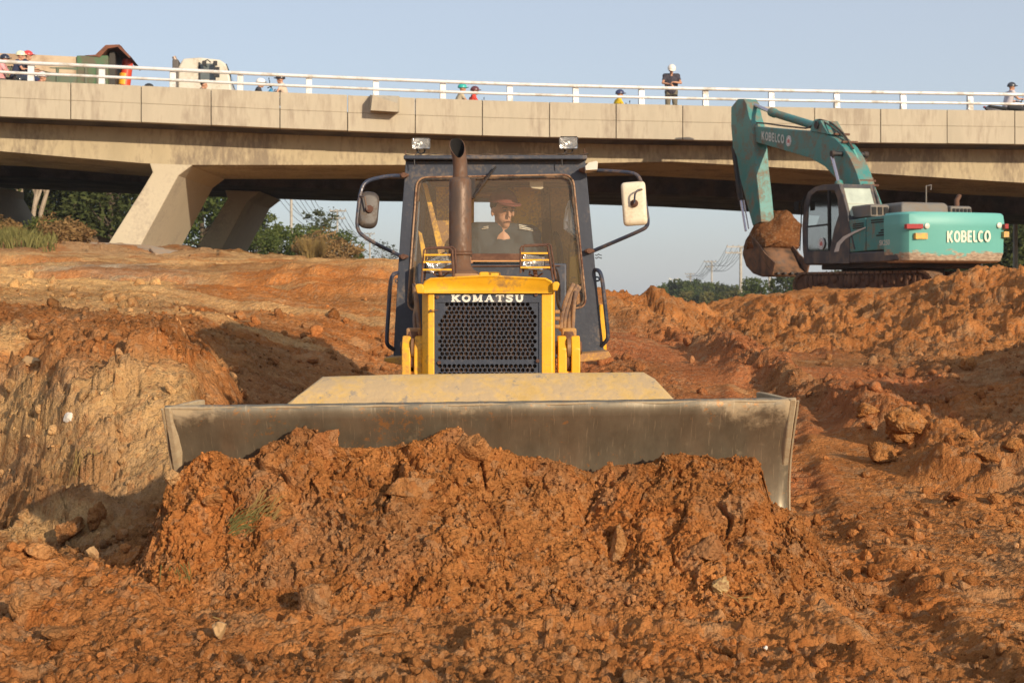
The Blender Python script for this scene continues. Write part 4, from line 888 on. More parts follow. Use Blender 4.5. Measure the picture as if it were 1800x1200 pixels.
def steel_mat():
    m, nt, nodes, L = _nt('blade_steel')
    tc = N(nt, 'ShaderNodeTexCoord'); out = N(nt, 'ShaderNodeOutputMaterial'); b = N(nt, 'ShaderNodeBsdfPrincipled')
    mp = N(nt, 'ShaderNodeMapping'); mp.inputs['Scale'].default_value = (2.5, 1.2, 1.2); L.new(tc.outputs['Object'], mp.inputs[0])
    n1 = N(nt, 'ShaderNodeTexNoise', i_Scale=3., i_Detail=8., i_Roughness=.7); L.new(mp.outputs[0], n1.inputs['Vector'])
    mp2 = N(nt, 'ShaderNodeMapping'); mp2.inputs['Scale'].default_value = (50, 8, 8); L.new(tc.outputs['Object'], mp2.inputs[0])
    n2 = N(nt, 'ShaderNodeTexNoise', i_Scale=2., i_Detail=6., i_Roughness=.7); L.new(mp2.outputs[0], n2.inputs['Vector'])
    n3 = N(nt, 'ShaderNodeTexNoise', i_Scale=4.5, i_Detail=10., i_Roughness=.75); L.new(tc.outputs['Object'], n3.inputs['Vector'])
    n4 = N(nt, 'ShaderNodeTexNoise', i_Scale=38., i_Detail=6., i_Roughness=.7); L.new(tc.outputs['Object'], n4.inputs['Vector'])
    r = ramp(nt, .35, .7, (.20, .165, .115), (.31, .265, .19)); L.new(n1.outputs['Fac'], r.inputs[0])
    # dried mud: near the top edge and in splashes
    sx = N(nt, 'ShaderNodeSeparateXYZ'); L.new(tc.outputs['Object'], sx.inputs[0])
    top = N(nt, 'ShaderNodeMapRange'); L.new(sx.outputs['Z'], top.inputs[0]); top.inputs[1].default_value = .86; top.inputs[2].default_value = 1.06; top.inputs[3].default_value = 0; top.inputs[4].default_value = .115
    ax = N(nt, 'ShaderNodeMath', operation='ABSOLUTE'); L.new(sx.outputs['X'], ax.inputs[0])
    sd = N(nt, 'ShaderNodeMapRange'); L.new(ax.outputs[0], sd.inputs[0]); sd.inputs[1].default_value = 1.0; sd.inputs[2].default_value = 1.55; sd.inputs[3].default_value = 0; sd.inputs[4].default_value = .24
    pr = N(nt, 'ShaderNodeMath', operation='MULTIPLY'); L.new(top.outputs[0], pr.inputs[0]); L.new(sd.outputs[0], pr.inputs[1])
    pr2 = N(nt, 'ShaderNodeMath', operation='MULTIPLY', i_1=10.); L.new(pr.outputs[0], pr2.inputs[0])
    ad1 = N(nt, 'ShaderNodeMath', operation='MULTIPLY_ADD', i_1=.45); L.new(top.outputs[0], ad1.inputs[0]); L.new(pr2.outputs[0], ad1.inputs[2])
    ad2 = N(nt, 'ShaderNodeMath', operation='ADD'); L.new(n3.outputs['Fac'], ad2.inputs[0]); L.new(ad1.outputs[0], ad2.inputs[1])
    ad3 = N(nt, 'ShaderNodeMath', operation='MULTIPLY_ADD', i_1=.28); L.new(n4.outputs['Fac'], ad3.inputs[0]); L.new(ad2.outputs[0], ad3.inputs[2])
    rm = ramp(nt, .75, .93); L.new(ad3.outputs[0], rm.inputs[0])
    mx = mixc(nt); L.new(rm.outputs[0], mx.inputs[0]); L.new(r.outputs[0], mx.inputs[6]); mx.inputs[7].default_value = (.38, .29, .18, 1)
    # thin upright scratches, specks of clay
    mp3 = N(nt, 'ShaderNodeMapping'); mp3.inputs['Scale'].default_value = (70, 1, 5); mp3.inputs['Rotation'].default_value = (0, .12, 0); L.new(tc.outputs['Object'], mp3.inputs[0])
    n5 = N(nt, 'ShaderNodeTexNoise', i_Scale=1.6, i_Detail=4., i_Roughness=.6); L.new(mp3.outputs[0], n5.inputs['Vector']); r5 = ramp(nt, .60, .67); L.new(n5.outputs['Fac'], r5.inputs[0])
    n6 = N(nt, 'ShaderNodeTexNoise', i_Scale=26., i_Detail=7., i_Roughness=.8); L.new(tc.outputs['Object'], n6.inputs['Vector'])
    n7 = N(nt, 'ShaderNodeTexNoise', i_Scale=1.7, i_Detail=2.); L.new(tc.outputs['Object'], n7.inputs['Vector'])
    a7 = N(nt, 'ShaderNodeMath', operation='MULTIPLY_ADD', i_1=.5); L.new(n7.outputs['Fac'], a7.inputs[0]); L.new(n6.outputs['Fac'], a7.inputs[2]); r6 = ramp(nt, .845, .885); L.new(a7.outputs[0], r6.inputs[0])
    m5 = mixc(nt); k5 = N(nt, 'ShaderNodeMath', operation='MULTIPLY', i_1=.55); L.new(r5.outputs[0], k5.inputs[0]); L.new(k5.outputs[0], m5.inputs[0]); L.new(mx.outputs[2], m5.inputs[6]); m5.inputs[7].default_value = (.52, .42, .29, 1)
    m6 = mixc(nt); L.new(r6.outputs[0], m6.inputs[0]); L.new(m5.outputs[2], m6.inputs[6]); m6.inputs[7].default_value = (.45, .24, .10, 1)
    L.new(m6.outputs[2], b.inputs['Base Color'])
    q = N(nt, 'ShaderNodeMapRange'); L.new(rm.outputs[0], q.inputs[0]); q.inputs[3].default_value = .60; q.inputs[4].default_value = 0; L.new(q.outputs[0], b.inputs['Metallic'])
    q2 = N(nt, 'ShaderNodeMapRange'); L.new(n2.outputs['Fac'], q2.inputs[0]); q2.inputs[1].default_value = .3; q2.inputs[2].default_value = .75; q2.inputs[3].default_value = .34; q2.inputs[4].default_value = .48
    q3 = N(nt, 'ShaderNodeMath', operation='MAXIMUM'); L.new(q2.outputs[0], q3.inputs[0]); L.new(rm.outputs[0], q3.inputs[1]); L.new(q3.outputs[0], b.inputs['Roughness'])
    hb = N(nt, 'ShaderNodeMath', operation='MULTIPLY_ADD', i_1=.25); L.new(n2.outputs['Fac'], hb.inputs[0]); L.new(rm.outputs[0], hb.inputs[2])
    bp_ = N(nt, 'ShaderNodeBump', i_Strength=.12, i_Distance=.004); L.new(hb.outputs[0], bp_.inputs['Height']); L.new(bp_.outputs[0], b.inputs['Normal'])
    L.new(b.outputs[0], out.inputs[0]); return m
STEEL = steel_mat()
MUDY = paint('muddy_yellow', (.56, .37, .13), .8, 0, dirt=(.44, .32, .18), amt=.40, scale=3.2, var=.25, rust=(.27, .225, .17), ramt=.50, bump=.5, fine=30)
EDGE = paint('muddy_steel', (.42, .34, .22), .8, .1, dirt=(.34, .25, .15), amt=.5, scale=8, var=.15, bump=.4)
def glass_mat(name, dust, k, tint=(1, 1, 1), refl=1.):
    m, nt, nodes, L = _nt(name)
    out = N(nt, 'ShaderNodeOutputMaterial'); t = N(nt, 'ShaderNodeBsdfTransparent'); t.inputs[0].default_value = c4(tint)
    d = N(nt, 'ShaderNodeBsdfDiffuse'); d.inputs[0].default_value = c4(dust); g = N(nt, 'ShaderNodeBsdfGlossy'); g.inputs['Roughness'].default_value = .04
    tc = N(nt, 'ShaderNodeTexCoord'); n1 = N(nt, 'ShaderNodeTexNoise', i_Scale=2.5, i_Detail=6.); L.new(tc.outputs['Object'], n1.inputs[0])
    mr = N(nt, 'ShaderNodeMapRange'); L.new(n1.outputs['Fac'], mr.inputs[0]); mr.inputs[1].default_value = .3; mr.inputs[2].default_value = .7; mr.inputs[3].default_value = k*.75; mr.inputs[4].default_value = k*1.25
    a = N(nt, 'ShaderNodeMixShader'); L.new(mr.outputs[0], a.inputs[0]); L.new(t.outputs[0], a.inputs[1]); L.new(d.outputs[0], a.inputs[2])
    fr_ = N(nt, 'ShaderNodeFresnel', i_IOR=1.5); b2 = N(nt, 'ShaderNodeMixShader'); fm = N(nt, 'ShaderNodeMath', operation='MULTIPLY', i_1=refl); L.new(fr_.outputs[0], fm.inputs[0]); L.new(fm.outputs[0], b2.inputs[0]); L.new(a.outputs[0], b2.inputs[1]); L.new(g.outputs[0], b2.inputs[2])
    L.new(b2.outputs[0], out.inputs[0]); return m
GLASS = glass_mat('windscreen_glass', (.62, .44, .26), .105, (.97, .97, .95))  # tan dust film, also painting the brown reflection over the cab interior
LENS = glass_mat('lens_glass', (.7, .7, .7), .12)
CHROME = paint('reflector', (.8, .8, .8), .18, 1, var=.05, bump=.6, bscale=60)
doz = empty('bulldozer', (-.12, 8.3, .05), 'yellow and navy crawler bulldozer with wide steel blade, facing the camera', 'bulldozer')
# --- blade
blade = empty('blade', (-.15, 6.9, 0), None, None)
blade.parent = doz; blade.location = Vector((-.15, 6.9, 0))-Vector((-.12, 8.3, .05))
def unt(o):
    for k in ('label', 'category', 'group'):
        if k in o: del o[k]
unt(blade)
XL, XR_ = -1.652, 1.35
PR = [(6.750, 1.085), (6.790, 1.02), (6.845, .945), (6.900, .86), (6.940, .77), (6.965, .67), (6.965, .57), (6.945, .47), (6.905, .36), (6.850, .25), (6.78, .14), (6.70, .03)]
def roll(x, z): return z+.0127*x*(z/1.085)
nx = 60
m = MB(); fr_rows = [[Vector((XL+(XR_-XL)*i/nx, y+.004*math.sin(i*.7), roll(XL+(XR_-XL)*i/nx, z)+.001*math.sin(i*1.9)*(z > 1))) for i in range(nx+1)] for y, z in PR]
m.grid(fr_rows); o = m.build('moldboard', STEEL, blade, smooth=60)
md = o.modifiers.new('t', 'SOLIDIFY'); md.thickness = .028; md.offset = -1 if o.data.polygons[0].normal.y < 0 else 1
# the lip along the top edge and the rolled end gussets
m = MB(); m.tube([Vector((XL+(XR_-XL)*i/nx, 6.757, roll(XL+(XR_-XL)*i/nx, 1.085)+.0012*math.sin(i*1.3))) for i in range(nx+1)], .006, 8); m.build('top_lip', EDGE, blade)
for s_, x0, x1 in ((-1, XL, -1.545), (1, XR_, 1.235)):
    m = MB(); z = roll(x0, 1.085)
    q = [(x0, 6.735, z+.012), (x0, 6.84, z+.020), (x1, 7.0, z+.016), (x1, 7.02, z+.01)]
    m.prism([Vector((x0, 6.74, z+.008)), Vector((x1-(x1-x0)*.15, 6.99, z+.024)), Vector((x1, 7.03, z+.024)), Vector((x1, 7.03, z-.28)), Vector((x0, 6.97, z-.38))], Vector((-s_*.03, 0, 0)))
    m.build('end_gusset', EDGE, blade, bevel=.006)
    m = MB(); pts = [Vector((x0+s_*.008, y, roll(x0, z_))) for y, z_ in PR[:11]]; m.tube(pts, .006, 6); m.build('end_bit', EDGE, blade)
m = MB(); q = [W(497, 716, 6.80), W(520, 699, 6.82), W(566, 664, 6.95), W(700, 660, 6.95), W(900, 658, 6.95), W(1132, 656, 6.95), W(1152, 668, 6.93), W(1190, 708, 6.80)]
m.prism(q, Vector((0, .035, .006))); m.build('spill_guard', MUDY, blade, bevel=.008)
for x in (-1.0, -.15, .7):
    m = MB(); m.bar((x, 7.0, .9), (x, 7.02, .15), .09, .12); m.build('rib', YELD, blade)
for s_ in (-1, 1):
    m = MB(); m.bar((-.15+s_*.62, 7.0, .35), (-.15+s_*.72, 8.7, .38), .12, .18); m.build('push_arm', YELD, doz, bevel=.01)
# --- tracks
for s_ in (-1, 1):
    xc = -.12+s_*.60; m = MB(); pts = []
    for k in range(20): t = -PI/2+PI*k/19; pts.append((9.9+.33*math.cos(t), .43+.33*math.sin(t)))
    for k in range(20): t = PI/2+PI*k/19; pts.append((7.65+.30*math.cos(t), .42+.30*math.sin(t)))
    m.prism([Vector((xc-.19, y, z)) for y, z in pts], (.38, 0, 0))
    L_ = 46; per = []; 
    for i in range(len(pts)):
        a = pts[i]; b = pts[(i+1) % len(pts)]; d_ = math.hypot(b[0]-a[0], b[1]-a[1]); n_ = max(1, int(d_/.12))
        for k in range(n_): t = k/n_; per.append((a[0]+(b[0]-a[0])*t, a[1]+(b[1]-a[1])*t, b[0]-a[0], b[1]-a[1]))
    for i, (y, z, dy, dz) in enumerate(per):
        l = math.hypot(dy, dz) or 1; ny, nz = dz/l, -dy/l
        m.bar((xc-.2, y+ny*.02, z+nz*.02), (xc+.2, y+ny*.02, z+nz*.02), .022, .05, up=(0, ny, nz))
    m.build('track', DARK, doz)
# --- engine bay
xl, xr = W(741, 0, 8).x, W(975, 0, 8).x
m = MB(); m.bb((xl+.02, 8.09, .42), (xr-.02, 9.31, 1.685)); m.build('hood', YEL, doz, bevel=.02)
def px8(px, Y=8.0): return W(px, 0, Y).x
def pz8(py, Y=8.0): return W(0, py, Y).z
ztop, zb = pz8(512), .50
for (a, b, cut) in ((741, 763.5, 0), (952, 975.5, 1)):
    m = MB(); x0, x1 = px8(a), px8(b)
    if cut == 0: q = [(x0, 8.055), (x0+.038, 8.0), (x1, 8.0), (x1, 8.02), (x1, 8.10), (x0, 8.10)]
    else: q = [(x0, 8.0), (x1-.014, 8.0), (x1, 8.02), (x1, 8.10), (x0, 8.10)]
    m.prism([Vector((x, y, zb)) for x, y in q], (0, 0, ztop-zb)); m.build('radiator_frame', YEL, doz, bevel=.005)
# rounded cap over the grille
m = MB(); x0, x1 = px8(741, 7.98), px8(975, 7.98); z0, z1 = pz8(515.5, 7.98), pz8(487.5, 7.98)
def capring(y, k): 
    pr = [(x0, z0), (x0, z1-.05), (x0+.016, z1-.02), (x0+.05, z1-.002), ((x0+x1)/2, z1+.014), (x1-.05, z1-.002), (x1-.016, z1-.02), (x1, z1-.05), (x1, z0)]
    cx = (x0+x1)/2; return [Vector((cx+(x-cx)*k, y, z if z < z0+.001 else z-(1-k)*.5)) for x, z in pr]
m.loft([capring(7.993, .96), capring(7.979, .985), capring(7.988, 1), capring(8.18, 1.0), capring(8.2, .99)]); m.build('hood_cap', YEL, doz, smooth=50)
m = MB()
for a, b in ((729, 745), (971, 984)):
    xa, xb = px8(a, 7.95), px8(b, 7.95); zz0, zz1 = pz8(516 if a < 800 else 511, 7.95), pz8(499 if a < 800 else 495, 7.95)
    m = MB(); m.prism([Vector((xa+(.012 if a < 800 else 0), 7.955, zz0)), Vector((xb-(0 if a < 800 else .012), 7.955, zz0)), Vector((xb, 7.955, zz1-.012)), Vector((xb-.01, 7.955, zz1)), Vector((xa+.01, 7.955, zz1)), Vector((xa, 7.955, zz1-.012))], (0, .06, 0)); m.build('lamp_guard_lug', YEL, doz, bevel=.006)
# raised strip on the hood and filler cap
m = MB(); m.bb((px8(842, 8.3), 8.25, 1.68), (px8(880, 8.3), 8.55, pz8(478, 8.3))); m.build('hood_rib', YEL, doz, bevel=.012)
m = MB(); m.bb((px8(798, 8.05), 7.99, 1.70), (px8(842, 8.05), 8.35, pz8(481, 8.1))); m.build('exhaust_seat', YELD, doz, bevel=.012)
# --- grille: pierced plate
gx0, gx1 = px8(763.5), px8(952); P_ = .0267; hr = P_/math.sqrt(3); Yg = 8.012
m = MB(); rowsn = 26; top_z = pz8(533)
zg0 = pz8(657)-.16
r_i = 0; z = top_z
def in_field(x, z_):
    xa, xb = px8(769), px8(947)
    if z_ < pz8(634) and z_ > pz8(642): return False
    if x < xa+P_*.35 or x > xb-P_*.35: return False
    cut = .056; d1 = (x-xa)+(top_z-z_)*.55; d2 = (xb-x)+(top_z-z_)*.55
    return z_ <= top_z-.004 and d1 > cut and d2 > cut*.72
z = pz8(512)-.004; row = 0
while z > zg0:
    x = gx0+.004+(P_/2 if row % 2 else 0)
    while x < gx1-.002:
        hx_ = [(x+hr*math.cos(PI/6+k*PI/3), z+hr*math.sin(PI/6+k*PI/3)) for k in range(6)]
        ring = []
        for k in range(6):
            a = hx_[k]; b = hx_[(k+1) % 6]; ring += [a, ((a[0]+b[0])/2, (a[1]+b[1])/2)]
        if in_field(x, z):
            rr_ = P_*.435; inn = [(x+rr_*math.cos(PI/6+k*PI/6), z+rr_*math.sin(PI/6+k*PI/6)) for k in range(12)]
            vs = [Vector((a, Yg, b)) for a, b in ring]+[Vector((a, Yg, b)) for a, b in inn]+[Vector((a, Yg+.006, b)) for a, b in inn]
            fs = [(k, (k+1) % 12, 12+(k+1) % 12, 12+k) for k in range(12)]+[(12+k, 12+(k+1) % 12, 24+(k+1) % 12, 24+k) for k in range(12)]
            m.add(vs, fs)
        else: m.add([Vector((a, Yg, b)) for a, b in ring], [tuple(range(12))])
        x += P_
    z -= P_*.866; row += 1
grille = m.build('grille', NAVY, doz, smooth=0)
m = MB()      # plain border and title band of the grille plate
m.bb((gx0, Yg-.008, pz8(531.5)), (gx1, Yg-.003, pz8(513))); m.bb((gx0, Yg-.008, zg0), (gx0+.014, Yg-.003, pz8(531.5))); m.bb((gx1-.014, Yg-.008, zg0), (gx1, Yg-.003, pz8(531.5)))
m.build('grille_border', NAVY, grille, smooth=0)
LETTER = paint('letter_white', (.78, .74, .64), .5, 0, dirt=(.5, .42, .3), amt=.2, scale=9, var=.04)
def letters(chars, x0, x1, z0, z1, mk, w, hw):
    out = []
    n = len(chars); adv = (x1-x0)/sum(mk[c][0] for c in chars); x = x0
    for c in chars:
        wd, ls = mk[c]; sx = adv*wd
        for item in ls:
            th_, pts = item
            out += strokes([pts], w if th_ == 'w' else hw, x+sx*.07, z0, sx*.86, z1-z0)
        x += sx
    return out
SL = {'K': (1.12, [('w', [(.24, 0), (.24, 1)]), ('h', [(.04, .06), (.46, .06)]), ('h', [(.04, .94), (.46, .94)]), ('w', [(.82, .95), (.34, .45)]), ('w', [(.44, .55), (.80, .05)]), ('h', [(.60, .94), (1, .94)]), ('h', [(.60, .06), (1.02, .06)])]),
      'O': (1.02, [('w', arc(.5, .5, .38, .42, 0, 360, 20))]),
      'M': (1.25, [('w', [(.20, 0), (.20, 1)]), ('w', [(.80, 0), (.80, 1)]), ('w', [(.22, .95), (.5, .12)]), ('h', [(.78, .95), (.5, .12)]), ('h', [(.02, .06), (.38, .06)]), ('h', [(.62, .06), (.98, .06)]), ('h', [(.04, .94), (.26, .94)]), ('h', [(.74, .94), (.96, .94)])]),
      'A': (1.12, [('h', [(.16, .04), (.48, .98)]), ('w', [(.50, .98), (.80, .04)]), ('h', [(.30, .34), (.68, .34)]), ('h', [(0, .06), (.34, .06)]), ('h', [(.62, .06), (1, .06)])]),
      'T': (1.0, [('w', [(.5, 0), (.5, 1)]), ('h', [(.06, .93), (.94, .93)]), ('h', [(.08, .96), (.08, .70)]), ('h', [(.92, .96), (.92, .70)]), ('h', [(.28, .06), (.72, .06)])]),
      'S': (.92, [('w', [(.86, .80), (.70, .92), (.45, .94), (.22, .86), (.20, .68), (.38, .56), (.66, .46), (.80, .30), (.72, .12), (.48, .05), (.26, .08), (.14, .22)]), ('h', [(.90, .98), (.90, .68)]), ('h', [(.10, .02), (.10, .34)])]),
      'U': (1.08, [('w', [(.22, 1), (.22, .34), (.32, .12), (.5, .06), (.68, .12), (.78, .34), (.78, 1)]), ('h', [(.02, .94), (.42, .94)]), ('h', [(.60, .94), (.98, .94)])])}
m = MB(); Yt = Yg-.0095
for q in letters('KOMATSU', px8(791), px8(922.5), pz8(530.2), pz8(517.8), SL, .0125, .0062):
    k = len(m.f)*.000002
    m.add([Vector((p.x, Yt-k, p.y)) for p in q], [(0, 1, 2, 3)])
m.build('title_letters', LETTER, grille, smooth=0)
for a, b in ((769, 522), (942, 518), (772, 637), (945, 634)):
    m = MB(); c = W(a, b, Yg); m.lathe((c.x, Yg-.020, c.z), (c.x, Yg-.004, c.z), [(0, .006), (.05, .0105), (1, .0115)], 8); m.build('bolt', RUST, grille)
m = MB(); m.bb((gx0+.005, 8.055, .5), (gx1-.005, 8.075, pz8(513))); 
for k in range(24):
    x = gx0+.02+k*(gx1-gx0-.04)/23; m.bb((x-.003, 8.038, .5), (x+.003, 8.054, pz8(514)))
m.build('radiator_core', paint('core', (.035, .022, .016), .7, .2, dirt=(.10, .05, .025), amt=.4, scale=9), doz)
m = MB(); m.tube([W(757, 546, 7.99), W(757, 546, 7.97)], .008, 8); m.tube([W(757, 546, 7.975), W(770, 545, 7.975)], .003, 6); m.build('latch', RUST, doz)
# --- exhaust
Ye = 8.42
def ex(px, py): return W(px, py, Ye)
ax = ex(809, 0).x
ex_root = empty('exhaust', (ax, Ye, 1.72), None, None); unt(ex_root); ex_root.parent = doz; ex_root.location = Vector((ax, Ye, 1.72))-Vector(doz.location)
zz = lambda py: pz8(py, Ye)
rp = lambda w_: w_/2*Ye/F
m = MB(); z0_, z1_ = zz(452), zz(311)
prof = [(zz(481), rp(66)), (zz(478), rp(64)), (zz(474), rp(48)), (zz(466), rp(38)), (zz(450), rp(36)), (zz(447), rp(37)), (zz(446), rp(42.5)), (zz(444), rp(42.5)), (zz(443), rp(40)), (zz(322), rp(39)), (zz(317), rp(38)), (zz(313), rp(32)), (zz(312), rp(26))]
m.tube([(ax, Ye, z_) for z_, _ in prof], [r for _, r in prof], 32); m.build('muffler', MUFF, ex_root)
m = MB()
for py in (442, 447): m.tube([(ax+rp(40.5)*math.cos(t), Ye+rp(40.5)*math.sin(t), zz(py)) for t in [2*PI*k/28 for k in range(28)]], .004, 6, closed=True)
m.build('clamp_band', RUST, ex_root)
# tail pipe leaning slightly aside, its mouth cut on a long slant facing forward
n_ = 32; outer = []; inner = []
for (py, w__, dx) in ((313, 26, 0), (296, 25, 0), (284, 25.5, -.5)):
    for L__, k2 in ((outer, 0), (inner, .004)):
        r = rp(w__)-k2; L__.append([Vector((ax+dx*Ye/F+r*math.cos(t), Ye+r*math.sin(t), zz(py))) for t in [2*PI*k/n_ for k in range(n_)]])
for L__, k2 in ((outer, 0), (inner, .004)):
    for f_ in (.5, 1):
        ring = []
        for k in range(n_):
            t = 2*PI*k/n_; s_ = .5+.5*math.sin(t)       # 0 at the front, 1 at the back
            top = 279-(279-242)*(s_**.8); py = 284+(top-284)*f_; lean = -(284-py)*.17; r = rp(25.5+2.5*f_*(284-py)/40)-k2
            ring.append(Vector((ax+(lean-.5)*Ye/F+r*math.cos(t), Ye+r*math.sin(t)-(284-py)*.0006, zz(py))))
        L__.append(ring)
m = MB(); m.loft(outer, caps=False); o = m.build('tail_pipe', MUFF, ex_root, smooth=60)
m = MB(); m.loft(inner, caps=False); m.add(inner[0], [tuple(range(n_))]); m.build('soot', paint('soot', (.006, .005, .005), .95, bump=0), ex_root, smooth=60)
m = MB(); m.loft([outer[-1], inner[-1]], caps=False); m.build('pipe_rim', MUFF, ex_root)
# --- cab
Yc = 9.3
cabL = [(713, 283), (703, 420), (697, 520), (691, 632)]; cabR = [(1029, 281), (1041, 420), (1051, 520), (1063, 629)]
def C(px, py, d=0.): return W(px, py, Yc)+Vector((0, d, 0))
win = [(733, 312), (1007, 307), (1031, 541), (716, 546)]
wl = fillet([C(*p) for p in win], .07, 6, closed=True)
cab = empty('cab', (-.1, 10.0, 1.2), None, None); unt(cab); cab.parent = doz; cab.location = Vector((-.1, 10.0, 1.2))-Vector(doz.location)
def ringplate(outer_pts, inner_pts, th_, name, mat_, parent, bevel=.004):
    """plate with an opening; outer resampled by direction from the opening's centre"""
    c = sum(inner_pts, Vector())/len(inner_pts); O = [Vector(p) for p in outer_pts]
    def hit(p):
        d = (p.x-c.x, p.z-c.z); best = None
        for a, b in zip(O, O[1:]+O[:1]):
            ex_, ez = b.x-a.x, b.z-a.z; den = d[0]*ez-d[1]*ex_
            if abs(den) < 1e-9: continue
            t = ((a.x-c.x)*ez-(a.z-c.z)*ex_)/den; u = ((a.x-c.x)*d[1]-(a.z-c.z)*d[0])/den
            if t > 0 and -1e-6 <= u <= 1+1e-6 and (best is None or t < best[0]): best = (t, a+(b-a)*u)
        return best[1]
    # directions: opening points plus outer corners
    ang = lambda p: math.atan2(p.z-c.z, p.x-c.x)
    items = sorted([(ang(p), p) for p in inner_pts], key=lambda t: t[0])
    pairs = [(p, hit(p)) for _, p in items]
    for oc in O:      # insert corners, pairing them with the nearest opening point
        a = ang(oc); j = min(range(len(pairs)), key=lambda i: abs((ang(pairs[i][0])-a+PI) % (2*PI)-PI)); pairs[j] = (pairs[j][0], oc)
    n = len(pairs); vs = [p for p, _ in pairs]+[q for _, q in pairs]; E = Vector((0, th_, 0)); vs += [v+E for v in vs]
    fs = []
    for i in range(n):
        j = (i+1) % n; fs += [(i, j, n+j, n+i), (2*n+i, 3*n+i, 3*n+j, 2*n+j), (i, 2*n+i, 2*n+j, j), (n+i, n+j, 3*n+j, 3*n+i)]
    m = MB(); m.add(vs, fs); return m.build(name, mat_, parent, bevel=bevel)
outerq = [C(*p) for p in cabR]+[C(*p) for p in cabL[::-1]]
ringplate(outerq, wl, .05, 'front_frame', NAVY, cab)
m = MB(); m.tube([p+Vector((0, -.008, 0)) for p in wl], .0062, 8, closed=True); m.build('window_seal', SEAL, cab)
m = MB(); m.tube([p+Vector((0, -.004, 0))+(sum(wl, Vector())/len(wl)-p).normalized()*.018 for p in wl], .009, 6, closed=True); m.build('inner_seal', RUBB, cab)
m = MB(); m.add([p+Vector((0, .012, 0)) for p in wl], [tuple(range(len(wl)))]); m.build('windscreen', GLASS, cab, smooth=0)
# roof with drip edge
m = MB(); q = [C(711, 281, -.06), C(1031, 279, -.06)]; zr = q[0].z
m.bb((q[0].x, 9.22, zr-.004), (q[1].x, 11.0, zr+.022)); m.build('roof', NAVY, cab, bevel=.006)
m = MB(); m.tube([(q[0].x+.01+(q[1].x-q[0].x)*k/20, 9.23, zr+.026+.006*math.sin(k*2.3)) for k in range(21)], .0035, 5); m.build('cable', RUBB, cab)
for px, py in ((713, 265), (712, 272), (1026, 262), (1030, 268)):
    m = MB(); c = C(px, 281, -.05); m.tube([c, c+Vector((rnd.uniform(-.01, .01), 0, .03)), C(px+rnd.uniform(-3, 3), py, -.05)], .003, 5); m.build('twisted_wire', RUST, cab)
# side walls: sill panel, rear pillar, top rail, glass
for s_, sl_ in ((-1, cabL), (1, cabR)):
    tp, bt = C(*sl_[0]), C(*sl_[-1]); mid = C(*sl_[1])
    def side(z, y): 
        t = (z-bt.z)/(tp.z-bt.z); return Vector((bt.x+(tp.x-bt.x)*t - s_*.006, y, z))
    def quad(z0, z1, y0, y1): return [side(z0, y0), side(z0, y1), side(z1, y1), side(z1, y0)]
    for (z0, z1, y0, y1, nm) in ((1.2, 1.62, 9.352, 10.95, 'side_panel'), (2.38, 2.485, 9.352, 10.95, 'top_rail'), (1.62, 2.38, 10.80, 10.95, 'rear_pillar'), (1.62, 2.38, 9.352, 9.42, 'door_post')):
        m = MB(); m.prism(quad(z0, z1, y0, y1), Vector((-s_*.04, 0, 0))); m.build(nm, NAVY, cab, bevel=.004)
    m = MB(); m.add([v-Vector((s_*.02, 0, 0)) for v in quad(1.62, 2.38, 9.42, 10.80)], [(0, 1, 2, 3)]); m.build('side_glass', glass_mat('side_glass', (.3, .24, .16), .10, (.9, .9, .88)) if 'side_glass' not in bpy.data.materials else bpy.data.materials['side_glass'], cab, smooth=0)
# rear wall with openings and the yellow roll-over frame
YELI = paint('inside_yellow', (.85, .48, .04), .6, 0, dirt=(.30, .17, .08), amt=.3, scale=4, var=.1)
BRN = paint('inside_brown', (.42, .26, .13), .8, 0, dirt=(.12, .07, .04), amt=.4, scale=3, var=.15)  # brown stands in for the reflection over the upper interior
Yr = 10.93
def Q(px, py, Y=Yr): return W(px, py, Y)
def panel(name, pts, th_, mat_, par=cab): 
    m = MB(); m.prism([Q(*p) if len(p) == 2 else W(*p) for p in pts], (0, th_, 0)); return m.build(name, mat_, par, bevel=.003)
panel('rear_wall', [(745, 330), (1002, 330), (1010, 348), (745, 348)], .03, BRN)
panel('rear_wall', [(745, 415), (1010, 415), (1016, 600), (740, 600)], .03, BRN)
panel('rear_wall', [(960, 348), (1010, 348), (1012, 415), (960, 415)], .032, BRN)
panel('rear_wall', [(745, 348), (775, 348), (775, 415), (745, 415)], .032, BRN)
# roll-over frame standing just behind the driver
panel('roll_post', [(820, 335, 9.96), (833, 335, 9.96), (833, 520, 9.96), (820, 520, 9.96)], .05, paint('post_orange', (.62, .27, .03), .6, 0, dirt=(.25, .10, .03), amt=.25, scale=4))
panel('roll_post', [(766, 322, 9.92), (791, 322, 9.92), (793, 520, 9.92), (772, 520, 9.92)], .06, YELI)
panel('roll_bar', [(743, 322, 9.62), (750, 322, 9.62), (790, 475, 9.62), (777, 475, 9.62)], .05, YELI)
panel('roll_bar', [(735, 405, 9.6), (741, 410, 9.6), (762, 500, 9.6), (748, 500, 9.6)], .05, YELI)
panel('roll_panel', [(893, 326, 9.98), (950, 326, 9.98), (956, 520, 9.98), (893, 520, 9.98)], .05, YELI)
panel('roll_post', [(948, 322, 10.04), (964, 322, 10.04), (972, 520, 10.04), (954, 520, 10.04)], .06, BRN)
panel('roll_panel', [(966, 322, 10.05), (1000, 322, 10.05), (1004, 520, 10.05), (974, 520, 10.05)], .04, paint('inside_ochre', (.60, .33, .10), .7, 0, dirt=(.3, .17, .08), amt=.3, scale=3))
panel('side_console', [(1003, 428, 9.7), (1012, 420, 9.7), (1022, 500, 9.7), (1000, 500, 9.7)], .3, YELI)
panel('side_console', [(770, 478, 10.05), (818, 478, 10.05), (818, 600, 10.05), (760, 600, 10.05)], .4, DARK)
